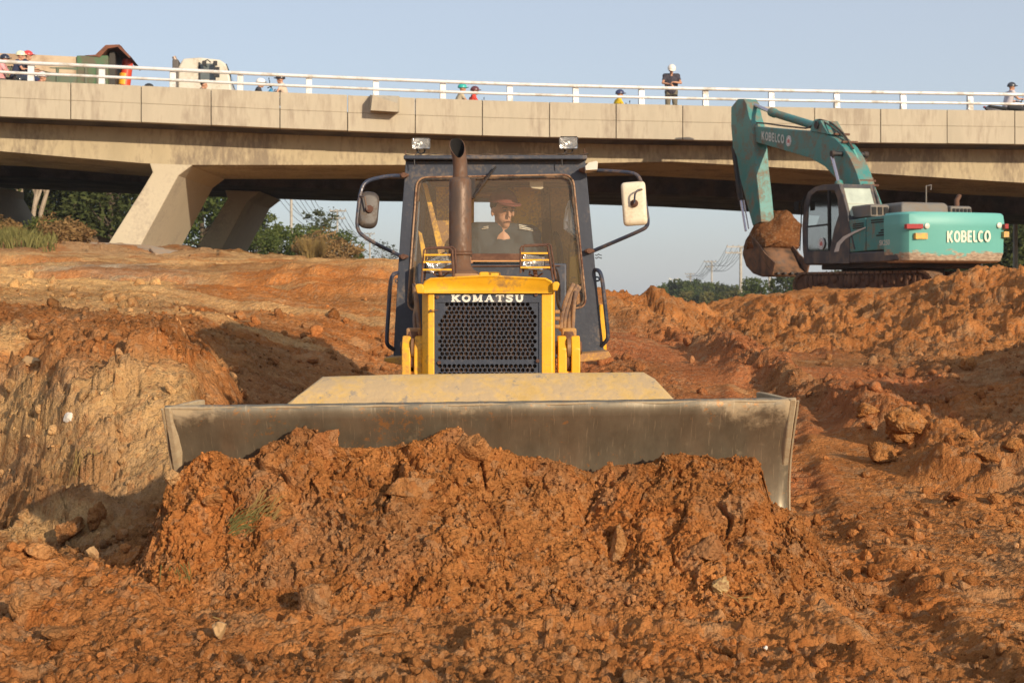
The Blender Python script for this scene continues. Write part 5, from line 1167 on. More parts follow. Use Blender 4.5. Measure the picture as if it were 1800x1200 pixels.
# overhead trim, seat, dash, sun visor, plastic bag
m = MB(); m.bb((-.55, 9.4, 2.36), (.45, 10.9, 2.44)); m.build('headlining', BRN, cab)
m = MB(); m.bb((-.28, 9.5, 1.38), (.18, 9.94, 1.5)); m.build('seat', DARK, cab, bevel=.04)
m = MB(); m.bb((-.24, 9.86, 1.4), (.12, 9.95, 1.93)); m.build('seat_back', DARK, cab, bevel=.04)
m = MB(); m.prism([W(931, 313, 9.42), W(955, 312, 9.42), W(955, 331, 9.42), W(951, 333, 9.42), W(935, 331, 9.42), W(931, 327, 9.42)], (0, .01, 0)); m.build('sun_visor', paint('visor_pale', (.62, .55, .40), .7), cab, bevel=.003)
m = MB(); m.tube(fillet([W(900, 335, 10.2), W(935, 337, 10.2), W(962, 350, 10.2), W(972, 400, 10.1), W(984, 430, 10.0), W(986, 480, 10)], .1), .022, 8); m.build('wiring_loom', RUBB, cab)
m = MB(); rows = []
for (xa, xb, py) in ((1000, 1003, 353), (994, 1007, 368), (990, 1011, 390), (992, 1014, 402), (1004, 1016, 412), (1010, 1017, 418)):
    rows.append([W(xa+(xb-xa)*k/8, py+1.5*math.sin(k*2.1+py), 9.46+.03*math.sin(k*1.7+py*.13)) for k in range(9)])
m.grid(rows); bg_ = m.build('plastic_bag', paint('bag_white', (.88, .93, .88), .5, 0, var=.1), cab); mdf = bg_.modifiers.new('t', 'SOLIDIFY'); mdf.thickness = .006
# cowl and dash behind the hood
m = MB(); m.bb((W(829, 0, 9.2).x, 9.14, W(0, 459, 9.2).z), (W(928, 0, 9.2).x, 9.26, W(0, 446, 9.2).z)); m.build('cowl_shelf', RUST, doz, bevel=.006)
m = MB(); m.bb((W(829, 0, 9.2).x, 9.125, W(0, 460.5, 9.2).z), (W(930, 0, 9.2).x, 9.139, W(0, 458, 9.2).z)); m.build('cowl_edge', paint('edge_orange', (.50, .26, .10), .5), doz)
m = MB(); m.bb((W(735, 0, 9.24).x, 9.16, 1.2), (W(995, 0, 9.24).x, 9.28, W(0, 463, 9.2).z)); m.build('cowl', NAVY, doz, bevel=.01)
m = MB(); m.tube([(W(830, 0, 9.15).x, 9.15, W(0, 468, 9.15).z), (W(985, 0, 9.15).x, 9.15, W(0, 467, 9.15).z)], .004, 6); m.build('cowl_trim', RUST, doz)
# wiper
m = MB(); m.tube([C(833, 346, -.03), C(845, 330, -.045), C(872, 294, -.04)], [.008, .009, .006], 8); m.tube([C(846, 328, -.05), C(866, 302, -.05)], .010, 6)
m.build('wiper', DARK, cab)
m = MB(); m.prism([C(826, 314, -.03), C(836, 314, -.03), C(836, 348, -.03), C(829, 350, -.03), C(826, 340, -.03)], (0, .03, 0)); m.build('wiper_motor', DARK, cab, bevel=.004)
# --- lamps on the cab roof
def lamp(px0, px1, py0, py1, Y, tilt=0., ry=0.):
    r = empty('work_lamp', W((px0+px1)/2, (py0+py1)/2, Y), None, None); unt(r); r.parent = doz; r.location = r.location-Vector(doz.location); r.rotation_euler = (tilt, ry, 0)
    w_ = (px1-px0)*Y/F; h_ = (py1-py0)*Y/F
    m = MB(); m.loft([[Vector((sx*w_/2*k, y, sz_*h_/2*k)) for sx, sz_ in ((-1, -.8), (-.85, -1), (.85, -1), (1, -.8), (1, .8), (.85, 1), (-.85, 1), (-1, .8))] for y, k in ((-.01, .99), (-.012, 1), (.02, 1), (.05, .8), (.07, .5))], caps=False)
    m.f.append(tuple(range(32, 40))); m.build('housing', paint('lamp_shell', (.42, .40, .36), .35, .6, dirt=(.25, .2, .15), amt=.2), r, local=True)
    m = MB(); rows = []
    for i in range(7):
        v = -1+2*i/6; rows.append([Vector((u*w_*.46, .012+.028*(1-min(1, u*u+v*v*.8)), v*h_*.44)) for u in [-1+2*k/10 for k in range(11)]])
    m.grid(rows); m.build('reflector', CHROME, r, local=True)
    m = MB(); m.ell((0, .0, 0), (.012, .012, .012)); m.build('bulb', paint('bulb', (.8, .8, .75), .1), r, local=True)
    m = MB(); m.add([Vector((sx*w_*.48, -.006, sz_*h_*.46)) for sx, sz_ in ((-1, -1), (1, -1), (1, 1), (-1, 1))], [(0, 1, 2, 3)]); m.build('lens', LENS, r, local=True, smooth=0)
    return r
for a, b, c_, d_ in ((724, 756, 242, 262), (983, 1016, 240, 262)):
    lamp(a, b, c_, d_, 9.27)
    mx_ = (a+b)/2; m = MB(); m.tube([W(mx_-7, d_+1, 9.3), W(mx_-6, d_+6, 9.3), W(mx_, d_+9, 9.3), W(mx_+6, d_+6, 9.3), W(mx_+7, d_+1, 9.3)], .006, 6); m.tube([W(mx_, d_+8, 9.3), W(mx_, 281, 9.3)], .008, 6)
    m.tube([W(mx_-2, d_+2, 9.27), W(mx_-9, d_+9, 9.25), W(mx_-12, d_+18, 9.23), W(mx_-11, d_+30, 9.23)], .004, 6); m.build('lamp_bracket', DARK, doz)
# --- hood lamps in their cages
for (a, b, c_, d_, tl_, side_) in ((750, 792, 449, 474, -.42, 0), (918, 958, 447, 474, .12, 1)):
    lamp(a, b, c_, d_, 8.06, tilt=-.1, ry=tl_)
    if side_ == 0: loop = [(741, 497), (745, 440), (748, 437), (790, 436), (795, 440), (797, 487)]; bars = [(745, 792, 448), (744, 793, 460.5), (743, 794, 474), (742, 795, 481)]
    else: loop = [(915, 480), (915, 436), (917, 433), (960, 431), (963, 433), (972, 492)]; bars = [(916, 963, 445), (915.5, 965, 457), (915, 967, 470), (915, 969, 475)]
    for yy, dx, rr_ in ((7.99, 0, .0058), (8.13, 5, .0052)):
        m = MB(); m.tube([W(x+dx, y-dx*.4, yy) for x, y in loop], rr_, 8); m.build('cage_frame', RUST, doz)
    m = MB()
    for k, (x0_, x1_, y_) in enumerate(bars[:3]): m.bar(W(x0_, y_, 7.982), W(x1_, y_, 7.982), .004, .0095)
    m.build('cage_bars', YEL, doz)
    m = MB()
    for k in (2, 3): x0_, x1_, y_ = bars[k]; m.tube([W(x0_, y_+3, 7.99), W(x0_+3, y_-2, 8.13), W(x1_+3, y_-2, 8.13), W(x1_, y_+3, 7.99)], .004, 6)
    m.build('cage_tray', RUST, doz)
    xa = (a+b)/2; m = MB(); m.tube([W(xa+2, d_, 8.08), W(xa+4, d_+12, 8.08)], .012, 8); m.tube([W(xa-6, d_+2, 8.1), W(xa-8, d_+8, 8.1), W(xa+5, d_+14, 8.1), W(xa+16, d_+6, 8.1)], .006, 6); m.build('lamp_bracket', RUST, doz)
# --- mirrors
TUBE = paint('tube_navy', (.035, .045, .075), .3, .1, dirt=(.15, .10, .07), amt=.1, scale=8)
armL = fillet([W(712, 309, 9.3), W(680, 309, 9.2), W(640, 319, 9.1), W(632, 345, 9.08), W(626, 405, 9.08), W(650, 423, 9.12), W(706, 451, 9.32)], .07)
armR = fillet([W(1024, 300, 9.28), W(1060, 300, 9.2), W(1118, 304, 9.12), W(1128, 320, 9.1), W(1137, 372, 9.1), W(1140, 398, 9.1), W(1120, 408, 9.12), W(1043, 441, 9.3)], .07)
for nm, pts, r_ in (('mirror_arm', armL, .0125), ('mirror_arm', armR, .0125)):
    m = MB(); m.tube(pts, r_, 10); m.build(nm, TUBE, doz)
for p_ in ((710, 308), (709, 451), (1026, 299), (1036, 441)):
    m = MB(); c = W(p_[0], p_[1], 9.27); m.ell(c, (.035, .02, .016)); m.tube([c-Vector((0, .02, 0)), c+Vector((0, .03, 0))], .018, 8); m.build('mirror_bracket', RUST, doz)
def mirror(px, py, w_, h_, Y, rz, rx, mt, rad, tilt):
    r = empty('mirror', W(px, py, Y), None, None); unt(r); r.parent = doz; r.location = r.location-Vector(doz.location); r.rotation_euler = (rx, tilt, rz)
    W_ = w_*Y/F/2; H_ = h_*Y/F/2
    lp = fillet([(-W_, 0, -H_), (W_, 0, -H_), (W_, 0, H_), (-W_, 0, H_)], rad, 7, closed=True)
    m = MB(); m.loft([[Vector((p.x*k, y, p.z*k)) for p in lp] for y, k in ((-.022, .72), (-.020, .84), (-.008, .96), (.004, 1.0), (.012, 1.0), (.014, .97))]); m.build('shell', mt, r, local=True, smooth=40)
    m = MB(); m.add([Vector((p.x*.93, .0155, p.z*.93)) for p in lp], [tuple(range(len(lp)))]); m.build('mirror_glass', CHROME, r, local=True, smooth=0)
    m = MB(); m.lathe((0, -.045, 0), (0, -.015, 0), [(0, .012), (.2, .024), (1, .026)], 14); m.build('ball_joint', RUST, r, local=True)
    return r
mirror(648, 369, 36, 66, 9.1, .25, -.12, paint('mirror_black', (.055, .045, .04), .5, 0, dirt=(.12, .09, .065), amt=.0, scale=8, bump=.04), .065, .10)
mirror(1115, 358, 43, 77, 9.1, -.1, 0, paint('mirror_cream', (.74, .66, .50), .45, 0, dirt=(.60, .50, .36), amt=.1, scale=5, var=.04), .03, -.07)
m = MB(); m.tube(fillet([W(1129, 333, 9.08), W(1121, 334, 9.03), W(1116, 340, 9.03), W(1115, 358, 9.04)], .02), .006, 8); m.build('mirror_stay', TUBE, doz)
m = MB(); m.tube([W(633, 345, 9.07), W(641, 346, 9.04), W(645, 369, 9.04)], .006, 8); m.build('mirror_stay', TUBE, doz)
m = MB(); m.prism([W(1029, 292, 9.15), W(1035, 286, 9.15), W(1048, 283, 9.15), W(1051, 285, 9.15), W(1050, 298, 9.15), W(1030, 299, 9.15)], (0, .12, -.01)); m.build('paper_wrap', paint('paper', (.66, .62, .54), .8), doz)
for p0 in ((694, 447), (694, 452)):
    m = MB(); m.tube([W(p0[0]+5-k*3, p0[1]+1.5*math.sin(k*2.2), 9.3) for k in range(5)], .003, 5); m.build('wire_end', DARK, doz)
for p0 in ((1046, 448), (1046, 453)):
    m = MB(); m.tube([W(p0[0]+k*3, p0[1]+1.5*math.sin(k*2.2), 9.3) for k in range(5)], .003, 5); m.build('wire_end', DARK, doz)
# --- handrails
m = MB(); m.tube(fillet([W(702, 479, 9.32), W(690, 482, 9.25), W(686, 498, 9.25), W(680, 590, 9.25), W(680, 606, 9.25), W(692, 614, 9.3)], .07), .0135, 10)
m.tube(fillet([W(702, 490, 9.32), W(696, 491, 9.3), W(695, 496, 9.3), W(702, 497, 9.32)], .02), .006, 6); m.build('handrail', TUBE, doz)
m = MB(); m.tube(fillet([W(1043, 474, 9.32), W(1054, 475, 9.25), W(1059, 492, 9.25), W(1068, 580, 9.25), W(1069, 596, 9.25), W(1058, 607, 9.3)], .07), .0135, 10)
m.tube(fillet([W(1046, 487, 9.32), W(1053, 487, 9.3), W(1054, 493, 9.3), W(1048, 494, 9.32)], .02), .006, 6); m.build('handrail', TUBE, doz)
# --- platforms over the tracks
for pts in ([(675, 629), (706, 627), (708, 641), (703, 641), (675, 635)], [(1017, 622), (1070, 617), (1075, 627), (1060, 632), (1018, 637)]):
    m = MB(); m.prism([W(x, y, 9.05) for x, y in pts], (0, 1.6, .0)); m.build('fender', YELD, doz, bevel=.005)
m = MB(); m.bb((W(694, 0, 9.42).x, 9.4, 1.2), (W(702, 0, 9.42).x, 10.9, W(0, 566, 9.42).z)); m.build('fuel_tank', YELD, doz, bevel=.01)
m = MB(); m.bb((W(1053, 0, 9.42).x, 9.4, 1.2), (W(1066, 0, 9.42).x, 10.9, W(0, 535, 9.42).z)); m.build('fuel_tank', YEL, doz, bevel=.01)
# --- blade lift brackets, cylinders and hoses on both sides of the radiator
for s_, (a, b) in ((-1, (706, 743)), (1, (981, 1020))):
    zt_, zb_ = pz8(600, 8.1), .45
    xa, xb = px8(a, 8.1), px8(b, 8.1); w1 = .05
    for (u, v) in ((xa, xa+w1), (xb-w1, xb)):
        m = MB(); m.prism([Vector((u, 8.1, zb_)), Vector((u, 8.28, zb_)), Vector((u, 8.28, zt_)), Vector((u, 8.24, zt_+.03)), Vector((u, 8.16, zt_+.03)), Vector((u, 8.1, zt_-.04))], (v-u, 0, 0)); m.build('lift_bracket', YEL, doz, bevel=.006)
    m = MB(); xm = (xa+xb)/2; zc_ = pz8(640, 8.1)
    m.prism([Vector((xa+w1, 8.13, pz8(658, 8.1)-.2)), Vector((xb-w1, 8.13, pz8(658, 8.1)-.2)), Vector((xb-w1, 8.13, pz8(644, 8.1))), Vector((xm+.012, 8.13, pz8(653, 8.1))), Vector((xm-.012, 8.13, pz8(653, 8.1))), Vector((xa+w1, 8.13, pz8(644, 8.1)))], (0, .03, 0)); m.build('lift_bracket', YEL, doz)
    m = MB(); m.lathe((xm, 8.16, pz8(653, 8.1)), (xm, 8.20, pz8(585, 8.1)), [(0, .02), (.12, .045), (.2, .05), (.75, .05), (.8, .042), (1, .04)], 18); m.build('lift_cylinder', RUST, doz)
    m = MB(); m.lathe((xa-.012, 8.17, pz8(612, 8.1)), (xb+.012, 8.17, pz8(612, 8.1)), [(0, .035), (.08, .042), (.1, .022), (.9, .022), (.92, .042), (1, .035)], 18); m.build('pivot', RUST, doz); m = MB(); m.lathe((xa+w1+.002, 8.145, pz8(612, 8.1)), (xb-w1-.002, 8.145, pz8(612, 8.1)), [(0, .046), (.1, .056), (.9, .056), (1, .046)], 20); m.build('trunnion_pin', paint('pin', (.33, .20, .10), .5, .5, dirt=(.2, .1, .05), amt=.3), doz)
    m = MB(); m.bb((xm-.04, 8.17, pz8(592, 8.1)), (xm+.045, 8.25, pz8(577, 8.1))); m.build('valve_block', YELD, doz, bevel=.01)
HOSE = paint('hose', (.16, .095, .06), .6, 0, dirt=(.30, .17, .08), amt=.35, scale=10)
for k, (p_, r_) in enumerate((([(986, 580), (987, 560), (992, 537), (999, 517), (1008, 500)], .014), ([(992, 581), (993, 558), (999, 538), (1006, 518), (1015, 502)], .012), ([(1000, 582), (1001, 560), (1007, 540), (1010, 520), (1018, 505)], .015), ([(1007, 578), (1008, 550), (1010, 530), (1012, 512)], .011),
                          ([(737, 585), (735, 560), (733, 540), (731, 520), (728, 500)], .014), ([(730, 585), (728, 560), (730, 545), (733, 527)], .011))):
    m = MB(); m.tube(fillet([W(x, y, 8.3+.06*i) for i, (x, y) in enumerate(p_)], .05), r_, 10); m.build('hydraulic_hose', HOSE, doz)
m = MB(); m.tube(fillet([W(963, 470, 8.15), W(975, 478, 8.2), W(979, 495, 8.25), W(980, 535, 8.3), W(988, 548, 8.4)], .05), .009, 8); m.tube(fillet([W(966, 462, 8.15), W(980, 474, 8.2), W(984, 500, 8.25), W(984, 530, 8.3)], .05), .006, 8); m.build('lamp_cable', DARK, doz)
for py in (560, 574, 548):
    m = MB(); m.tube([W(976, py, 8.12), W(984, py, 8.12)], .011, 8); m.build('bolt', YELD, doz)

# --- the driver
DY = 9.74
pc = W(884, 372, DY); bz = pc.z-1.43
J = sit(); J = dict(J); J.update(turn=.38, tilt=.10, elL=(.30, -.14, 1.0), elR=(-.28, -.18, 1.0), wrL=(.30, -.42, .98), wrR=(-.22, -.44, .98), handL=(.30, -.52, .98), handR=(-.2, -.54, .98), shL=(.185, 0, 1.262), shR=(-.185, 0, 1.278), neck=(0, -.01, 1.325), chest=(0, 0, 1.12), head=(0, -.035, 1.43))
drv = person('driver in dark red cap and dark sleeveless sports shirt inside the bulldozer cab', (pc.x, DY, bz), .08, J, (.035, .05, .06), (.05, .05, .06), helmet=None, vox=.010, hands=True)
H = V3(J['head']); fw = V3((math.sin(.38), -math.cos(.38), 0)); sd_ = V3((-fw.y, fw.x, 0)); fw2 = (fw*math.cos(.10)-V3((0, 0, 1))*math.sin(.10)); up = fw2.cross(sd_)*-1; up = up if up.z > 0 else -up
def hh(f, s, u): return H+fw2*f+sd_*s+up*u
CAP = paint('cap_red', (.17, .045, .035), .9, 0, var=.12, scale=8)
m = MB(); rings = []
for i in range(8):
    a = PI*.5*i/7; rings.append([hh(-.010, 0, .058)+sd_*.098*math.sin(max(a, .03))*math.cos(t)-fw2*.112*math.sin(max(a, .03))*math.sin(t)*-1+up*.10*math.cos(a) for t in [2*PI*k/20 for k in range(20)]])
m.loft(rings)
m.loft([[hh(.06+.115*math.cos(t)*k, .088*math.sin(t)*k, .058-.018*math.cos(t)*k+z_) for t in [-PI/2+PI*j/10 for j in range(11)]] for k, z_ in ((1, 0), (1, .008))], caps=True)
m.build('cap', CAP, drv, local=True)
for s_ in (-1, 1):
    m = MB(); m.ell(hh(.086, s_*.031, .008), (.013, .008, .006), 10); m.build('eye', paint('eye_dark', (.02, .015, .012), .2), drv, local=True)
    m = MB(); m.tube([hh(.090, s_*.016, .026), hh(.091, s_*.034, .030), hh(.082, s_*.05, .024)], .004, 6); m.build('eyebrow', paint('brow', (.02, .015, .012), .8), drv, local=True)
m = MB(); m.tube([hh(.088, -.022, -.066), hh(.095, 0, -.063), hh(.088, .022, -.066)], .004, 6); m.build('mouth', paint('lips', (.16, .06, .045), .5), drv, local=True)
for s_ in (-1, 1):
    for k in range(3):
        m = MB(); y0 = -.03-.022*k
        m.bar((s_*.105, y0-.02, 1.337-.012*k), (s_*(.20 if s_ > 0 else .15), y0-.01, (1.320 if s_ > 0 else 1.331)-.012*k), .0075, .005); m.build('shirt_stripe', LETTER, drv, local=True)
# ------------------------------------------------------------------ excavator
EA = R(17.5); EO = Vector((8.79, 32.9, 1.62)); EK = .87
exc = empty('excavator', EO, 'turquoise crawler excavator with raised boom and full bucket standing on the earth mound', 'excavator', rz=EA)
eF = Vector((-math.sin(EA), math.cos(EA), 0)); eL = Vector((-math.cos(EA), -math.sin(EA), 0))
def XL_(px, py, l):     # picture point on the machine's lengthwise plane at side offset l -> machine frame
    d = Vector(((px-900)/F, 1, (HY-py)/F)); o = Vector((0, 0, CAMZ)); t = ((EO-o).dot(eL)+l)/d.dot(eL); p = o+d*t-EO
    return Vector((-l, p.dot(eF), p.z))
def XR2(px, py, f):     # ... on the crosswise plane at distance f
    d = Vector(((px-900)/F, 1, (HY-py)/F)); o = Vector((0, 0, CAMZ)); t = ((EO-o).dot(eF)+f)/d.dot(eF); p = o+d*t-EO
    return Vector((-p.dot(eL), f, p.z))
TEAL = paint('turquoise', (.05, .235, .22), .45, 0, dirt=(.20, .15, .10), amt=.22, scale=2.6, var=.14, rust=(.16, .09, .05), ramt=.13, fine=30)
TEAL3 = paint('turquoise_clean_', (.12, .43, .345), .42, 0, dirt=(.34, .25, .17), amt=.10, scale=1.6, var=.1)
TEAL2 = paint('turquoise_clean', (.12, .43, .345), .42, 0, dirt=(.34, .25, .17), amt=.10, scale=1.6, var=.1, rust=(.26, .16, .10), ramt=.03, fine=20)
CHAR = paint('charcoal_body', (.050, .050, .058), .5, 0, dirt=(.16, .12, .09), amt=.2, scale=3)
GRY = paint('grey_hood', (.16, .155, .145), .6, 0, dirt=(.2, .16, .12), amt=.3, scale=3)
MUDD = paint('mud_dark', (.17, .085, .042), .95, 0, dirt=(.10, .05, .03), amt=.5, scale=4, var=.25, bump=.9, bscale=8)
ROD = paint('rod_chrome', (.55, .50, .55), .22, .9, var=.05)
T_, HW = -2.57, 1.30
zt_l = XR2(1580, 374, T_).z; zb_l = XR2(1592, 459, T_).z
zT = XR2(1680, 373, T_).z; zB = XR2(1680, 461, T_).z
# counterweight: rounded in plan, chamfered below
def cwring(z, k, kf=1.):
    pl = [(HW, -1.72), (HW, -2.18), (HW-.03, -2.36), (HW-.12, -2.50), (HW-.30, T_), (0, T_-.05), (-HW+.30, T_), (-HW+.12, -2.50), (-HW+.03, -2.36), (-HW, -2.18), (-HW, -1.72)]
    return [Vector((x*k, -1.72+(y+1.72)*kf, z)) for x, y in pl]
h_ = zT-zB
m = MB(); m.loft([cwring(zB, .93, .86), cwring(zB+.04, .96, .95), cwring(zB+.20*h_, .995, 1.0), cwring(zB+.68*h_, 1.0, 1.01), cwring(zB+.72*h_, 1.004, 1.025), cwring(zB+.80*h_, 1.004, 1.025), cwring(zT-.05, .995, 1.0), cwring(zT, .96, .96)])
def worn_mat():
    m_, nt_, nodes, L = _nt('worn_turquoise')
    b = N(nt_, 'ShaderNodeBsdfPrincipled', ); b.inputs['Roughness'].default_value = .5; out = N(nt_, 'ShaderNodeOutputMaterial')
    tc = N(nt_, 'ShaderNodeTexCoord'); mp = N(nt_, 'ShaderNodeMapping'); mp.inputs['Scale'].default_value = (.8, .8, 2.2); L.new(tc.outputs['Object'], mp.inputs[0])
    n1 = N(nt_, 'ShaderNodeTexNoise', i_Scale=2.2, i_Detail=9., i_Roughness=.7); L.new(mp.outputs[0], n1.inputs['Vector'])
    n2 = N(nt_, 'ShaderNodeTexNoise', i_Scale=14., i_Detail=6.); L.new(mp.outputs[0], n2.inputs['Vector'])
    n3 = N(nt_, 'ShaderNodeTexNoise', i_Scale=1.1, i_Detail=3.); L.new(mp.outputs[0], n3.inputs['Vector'])
    base = mixc(nt_); L.new(n3.outputs['Fac'], base.inputs[0]); base.inputs[6].default_value = (.09, .35, .32, 1); base.inputs[7].default_value = (.16, .46, .405, 1)
    sx = N(nt_, 'ShaderNodeSeparateXYZ'); L.new(tc.outputs['Object'], sx.inputs[0])
    mr = N(nt_, 'ShaderNodeMapRange'); L.new(sx.outputs['Z'], mr.inputs[0]); mr.inputs[1].default_value = zB; mr.inputs[2].default_value = zB+.42*(zT-zB); mr.inputs[3].default_value = .30; mr.inputs[4].default_value = -.10
    a1 = N(nt_, 'ShaderNodeMath', operation='ADD'); L.new(n1.outputs['Fac'], a1.inputs[0]); L.new(mr.outputs[0], a1.inputs[1])
    r1 = ramp(nt_, .60, .66); L.new(a1.outputs[0], r1.inputs[0])
    dc = ramp(nt_, .3, .7, (.20, .13, .09), (.52, .40, .28)); L.new(n2.outputs['Fac'], dc.inputs[0])
    mx = mixc(nt_); L.new(r1.outputs[0], mx.inputs[0]); L.new(base.outputs[2], mx.inputs[6]); L.new(dc.outputs[0], mx.inputs[7])
    L.new(mx.outputs[2], b.inputs['Base Color']); L.new(b.outputs[0], out.inputs[0]); return m_
cw = m.build('counterweight', worn_mat(), exc, local=True, smooth=30, bevel=.01)
def rearpatch(name, px0, px1, py0, py1, mt, out=.012, par=cw, bev=.006):
    f = T_-.05-out
    m = MB(); m.prism([XR2(px0, py0, f), XR2(px1, py0, f), XR2(px1, py1, f), XR2(px0, py1, f)], (0, .08+out, 0)); return m.build(name, mt, par, local=True, bevel=bev)
REDL = paint('red_lamp', (.33, .03, .03), .25, 0, var=.15, scale=30); 
SCR = paint('scrape', (.34, .22, .15), .8, 0, dirt=(.2, .13, .09), amt=.4, scale=12)
for a in ((1594, 1623), (1767, 1773)): rearpatch('tail_light', a[0], a[1], 393.5, 402, REDL, .018)
for (cx, cy) in ((1630.5, 397), (1757.5, 396)):
    c = XR2(cx, cy, T_-.065); m = MB(); m.lathe(c, c+Vector((0, .08, 0)), [(0, .045), (.1, .06), (1, .062)], 18); m.build('reflector', paint('refl_pale', (.62, .62, .52), .3), cw, local=True)
OR_ = paint('orange_sticker', (.80, .42, .05), .5, 0, dirt=(.4, .28, .16), amt=.3, scale=8)
rearpatch('sticker', 1610, 1631, 409.5, 420, OR_, .004, bev=0); rearpatch('sticker', 1765, 1774, 407, 417, OR_, .004, bev=0)
# worn bottom and scratches of the counterweight
rs_e = random.Random(3)
KB = {'K': (1.0, [('w', [(.14, 0), (.14, 1)]), ('w', [(.84, 1), (.24, .46)]), ('w', [(.34, .58), (.86, 0)])]), 'O': (1.05, [('w', arc(.5, .5, .38, .42, 0, 360, 20))]),
      'B': (.95, [('w', [(.14, 0), (.14, 1)]), ('w', [(.14, .93), (.55, .93), (.75, .82), (.75, .64), (.55, .53), (.14, .53)]), ('w', [(.55, .53), (.82, .42), (.82, .20), (.6, .07), (.14, .07)])]),
      'E': (.85, [('w', [(.14, 0), (.14, 1)]), ('w', [(.14, .93), (.82, .93)]), ('w', [(.14, .5), (.76, .5)]), ('w', [(.14, .07), (.82, .07)])]),
      'L': (.70, [('w', [(.16, 1), (.16, .22), (.26, .08), (.9, .07)])]), 'C': (.92, [('w', arc(.52, .5, .40, .42, 48, 312, 16))])}
def put_letters(name, word, table, px0, px1, py0, py1, conv, w_, mt, par, nrm, th_=.002):
    """lettering laid on one of the machine's faces"""
    a = conv(px0, py1[0]); b = conv(px1, py1[1]); c = conv(px0, py0[0]); ux = (b-a); uz = (c-a); L_ = ux.length; Hh = uz.length; ux = ux/L_; uz = uz/Hh
    m = MB(); i = 0
    for q in letters(word, 0, L_, 0, Hh, table, w_, w_*.7):
        m.add([a+ux*p.x+uz*p.y+nrm*(th_+i*.00004) for p in q], [(0, 1, 2, 3)]); i += 1
    return m.build(name, mt, par, local=True, smooth=0)
put_letters('lettering', 'KOBELCO', KB, 1664, 1742, (406, 405), (426, 425), lambda x, y: XR2(x, y, T_-.062), .044, paint('letter_cream', (.72, .72, .55), .5), cw, Vector((0, -1, 0)))
# body side: charcoal skirt, turquoise doors
def sidebox(name, pts, th_, mt, l=HW-.02, bev=.012, par=exc):
    m = MB(); m.prism([XL_(x, y, l) for x, y in pts], (th_, 0, 0)); return m.build(name, mt, par, local=True, bevel=bev)
sidebox('skirt', [(1413, 448), (1576, 440), (1578, 457), (1560, 460), (1418, 466), (1413, 462)], 2.5, CHAR, bev=.03)
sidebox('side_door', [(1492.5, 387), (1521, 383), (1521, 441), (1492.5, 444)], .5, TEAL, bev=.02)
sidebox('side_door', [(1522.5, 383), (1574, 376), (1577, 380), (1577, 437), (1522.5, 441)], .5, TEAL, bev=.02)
BLK = paint('louvre_black', (.012, .012, .012), .8)
for (x0, x1, y0, y1, n_, sl_) in ((1499, 1518, 392, 403, 3, 5), (1531, 1566, 385, 393, 2, 9), (1540, 1566, 402, 416, 3, 4)):
    for k in range(n_):
        ya = y0+(y1-y0)*k/n_; yb = ya+(y1-y0)/n_*.55; sh = 4*(n_-1-k) if n_ == 3 and x0 > 1530 else 0
        sidebox('louvre', [(x0+sh, ya+1.5), (x1, ya-.12*(x1-x0)*.35), (x1, yb-.12*(x1-x0)*.35), (x0+sh, yb+1.5)], .03, BLK, l=HW-.012, bev=0)
# 'SK250' on the door
def text_mesh(txt, name, mt, par, a, ux, uz, h_, nrm, off=.0):
    cu = bpy.data.curves.new('t', 'FONT'); cu.body = txt; cu.size = 1; cu.offset = off
    o = bpy.data.objects.new('t', cu); COL.objects.link(o); dg = bpy.context.evaluated_depsgraph_get(); me = bpy.data.meshes.new_from_object(o.evaluated_get(dg)); bpy.data.objects.remove(o)
    for v in me.vertices: p = v.co.copy(); v.co = a+ux*p.x*h_*1.4+uz*p.y*h_*1.4+nrm*.003
    me.name = name; me.materials.clear(); return link_mesh(name, me, mt, par)
a = XL_(1546, 431.5, HW-.005); b = XL_(1572, 429.5, HW-.005); c = XL_(1546, 422.5, HW-.005)
text_mesh('SK250', 'lettering', paint('letter_pale', (.62, .60, .52), .5), exc, a, (b-a).normalized(), (c-a).normalized(), (c-a).length*1.0, Vector((-1, 0, 0)), .02)
# swoosh
sidebox('stripe', [(1466, 443), (1471, 427), (1482, 416), (1500, 407), (1521, 399), (1521, 401), (1500, 411), (1486, 420), (1477, 430), (1474, 442)], .01, paint('swoosh_pale', (.60, .55, .48), .5), l=HW+.003, bev=0)
# cab
cl = HW+.0
cabp = [(1414, 462), (1411, 440), (1410, 400), (1413, 358), (1420, 338), (1432, 329), (1446, 325), (1472, 324), (1485, 348), (1492, 387), (1493, 462)]
# hollow cab: pillars and panels following the side outline
def sideframe(name, outer_px, inner_px, l, th_, mt):
    o3 = [XL_(x, y, l) for x, y in outer_px]; i3 = [XL_(x, y, l) for x, y in inner_px]; n = len(o3)
    m = MB(); E = Vector((th_, 0, 0)); vs = o3+i3; vs += [v+E for v in vs]; fs = []
    for i in range(n):
        j = (i+1) % n; fs += [(i, j, n+j, n+i), (2*n+i, 3*n+i, 3*n+j, 2*n+j), (i, 2*n+i, 2*n+j, j), (n+i, n+j, 3*n+j, 3*n+i)]
    m.add(vs, fs); return m.build(name, mt, exc, local=True, bevel=.01)
outp = [(1414, 463), (1411, 440), (1410, 400), (1413, 358), (1420, 338), (1432, 329), (1446, 325), (1474, 323.5), (1482, 345), (1489, 372), (1493, 400), (1493, 463)]
inp_ = [(1419, 442), (1418, 430), (1418, 400), (1420, 362), (1426, 343), (1435, 336), (1446, 334.5), (1466, 334), (1472, 350), (1474, 378), (1466, 402), (1458, 441)]
near = sideframe('cab_side', outp, inp_, cl, .05, CHAR)
cw_ = .88     # cab width
far_ = sideframe('cab_side', outp, inp_, cl, .05, CHAR); far_.location.x += cw_
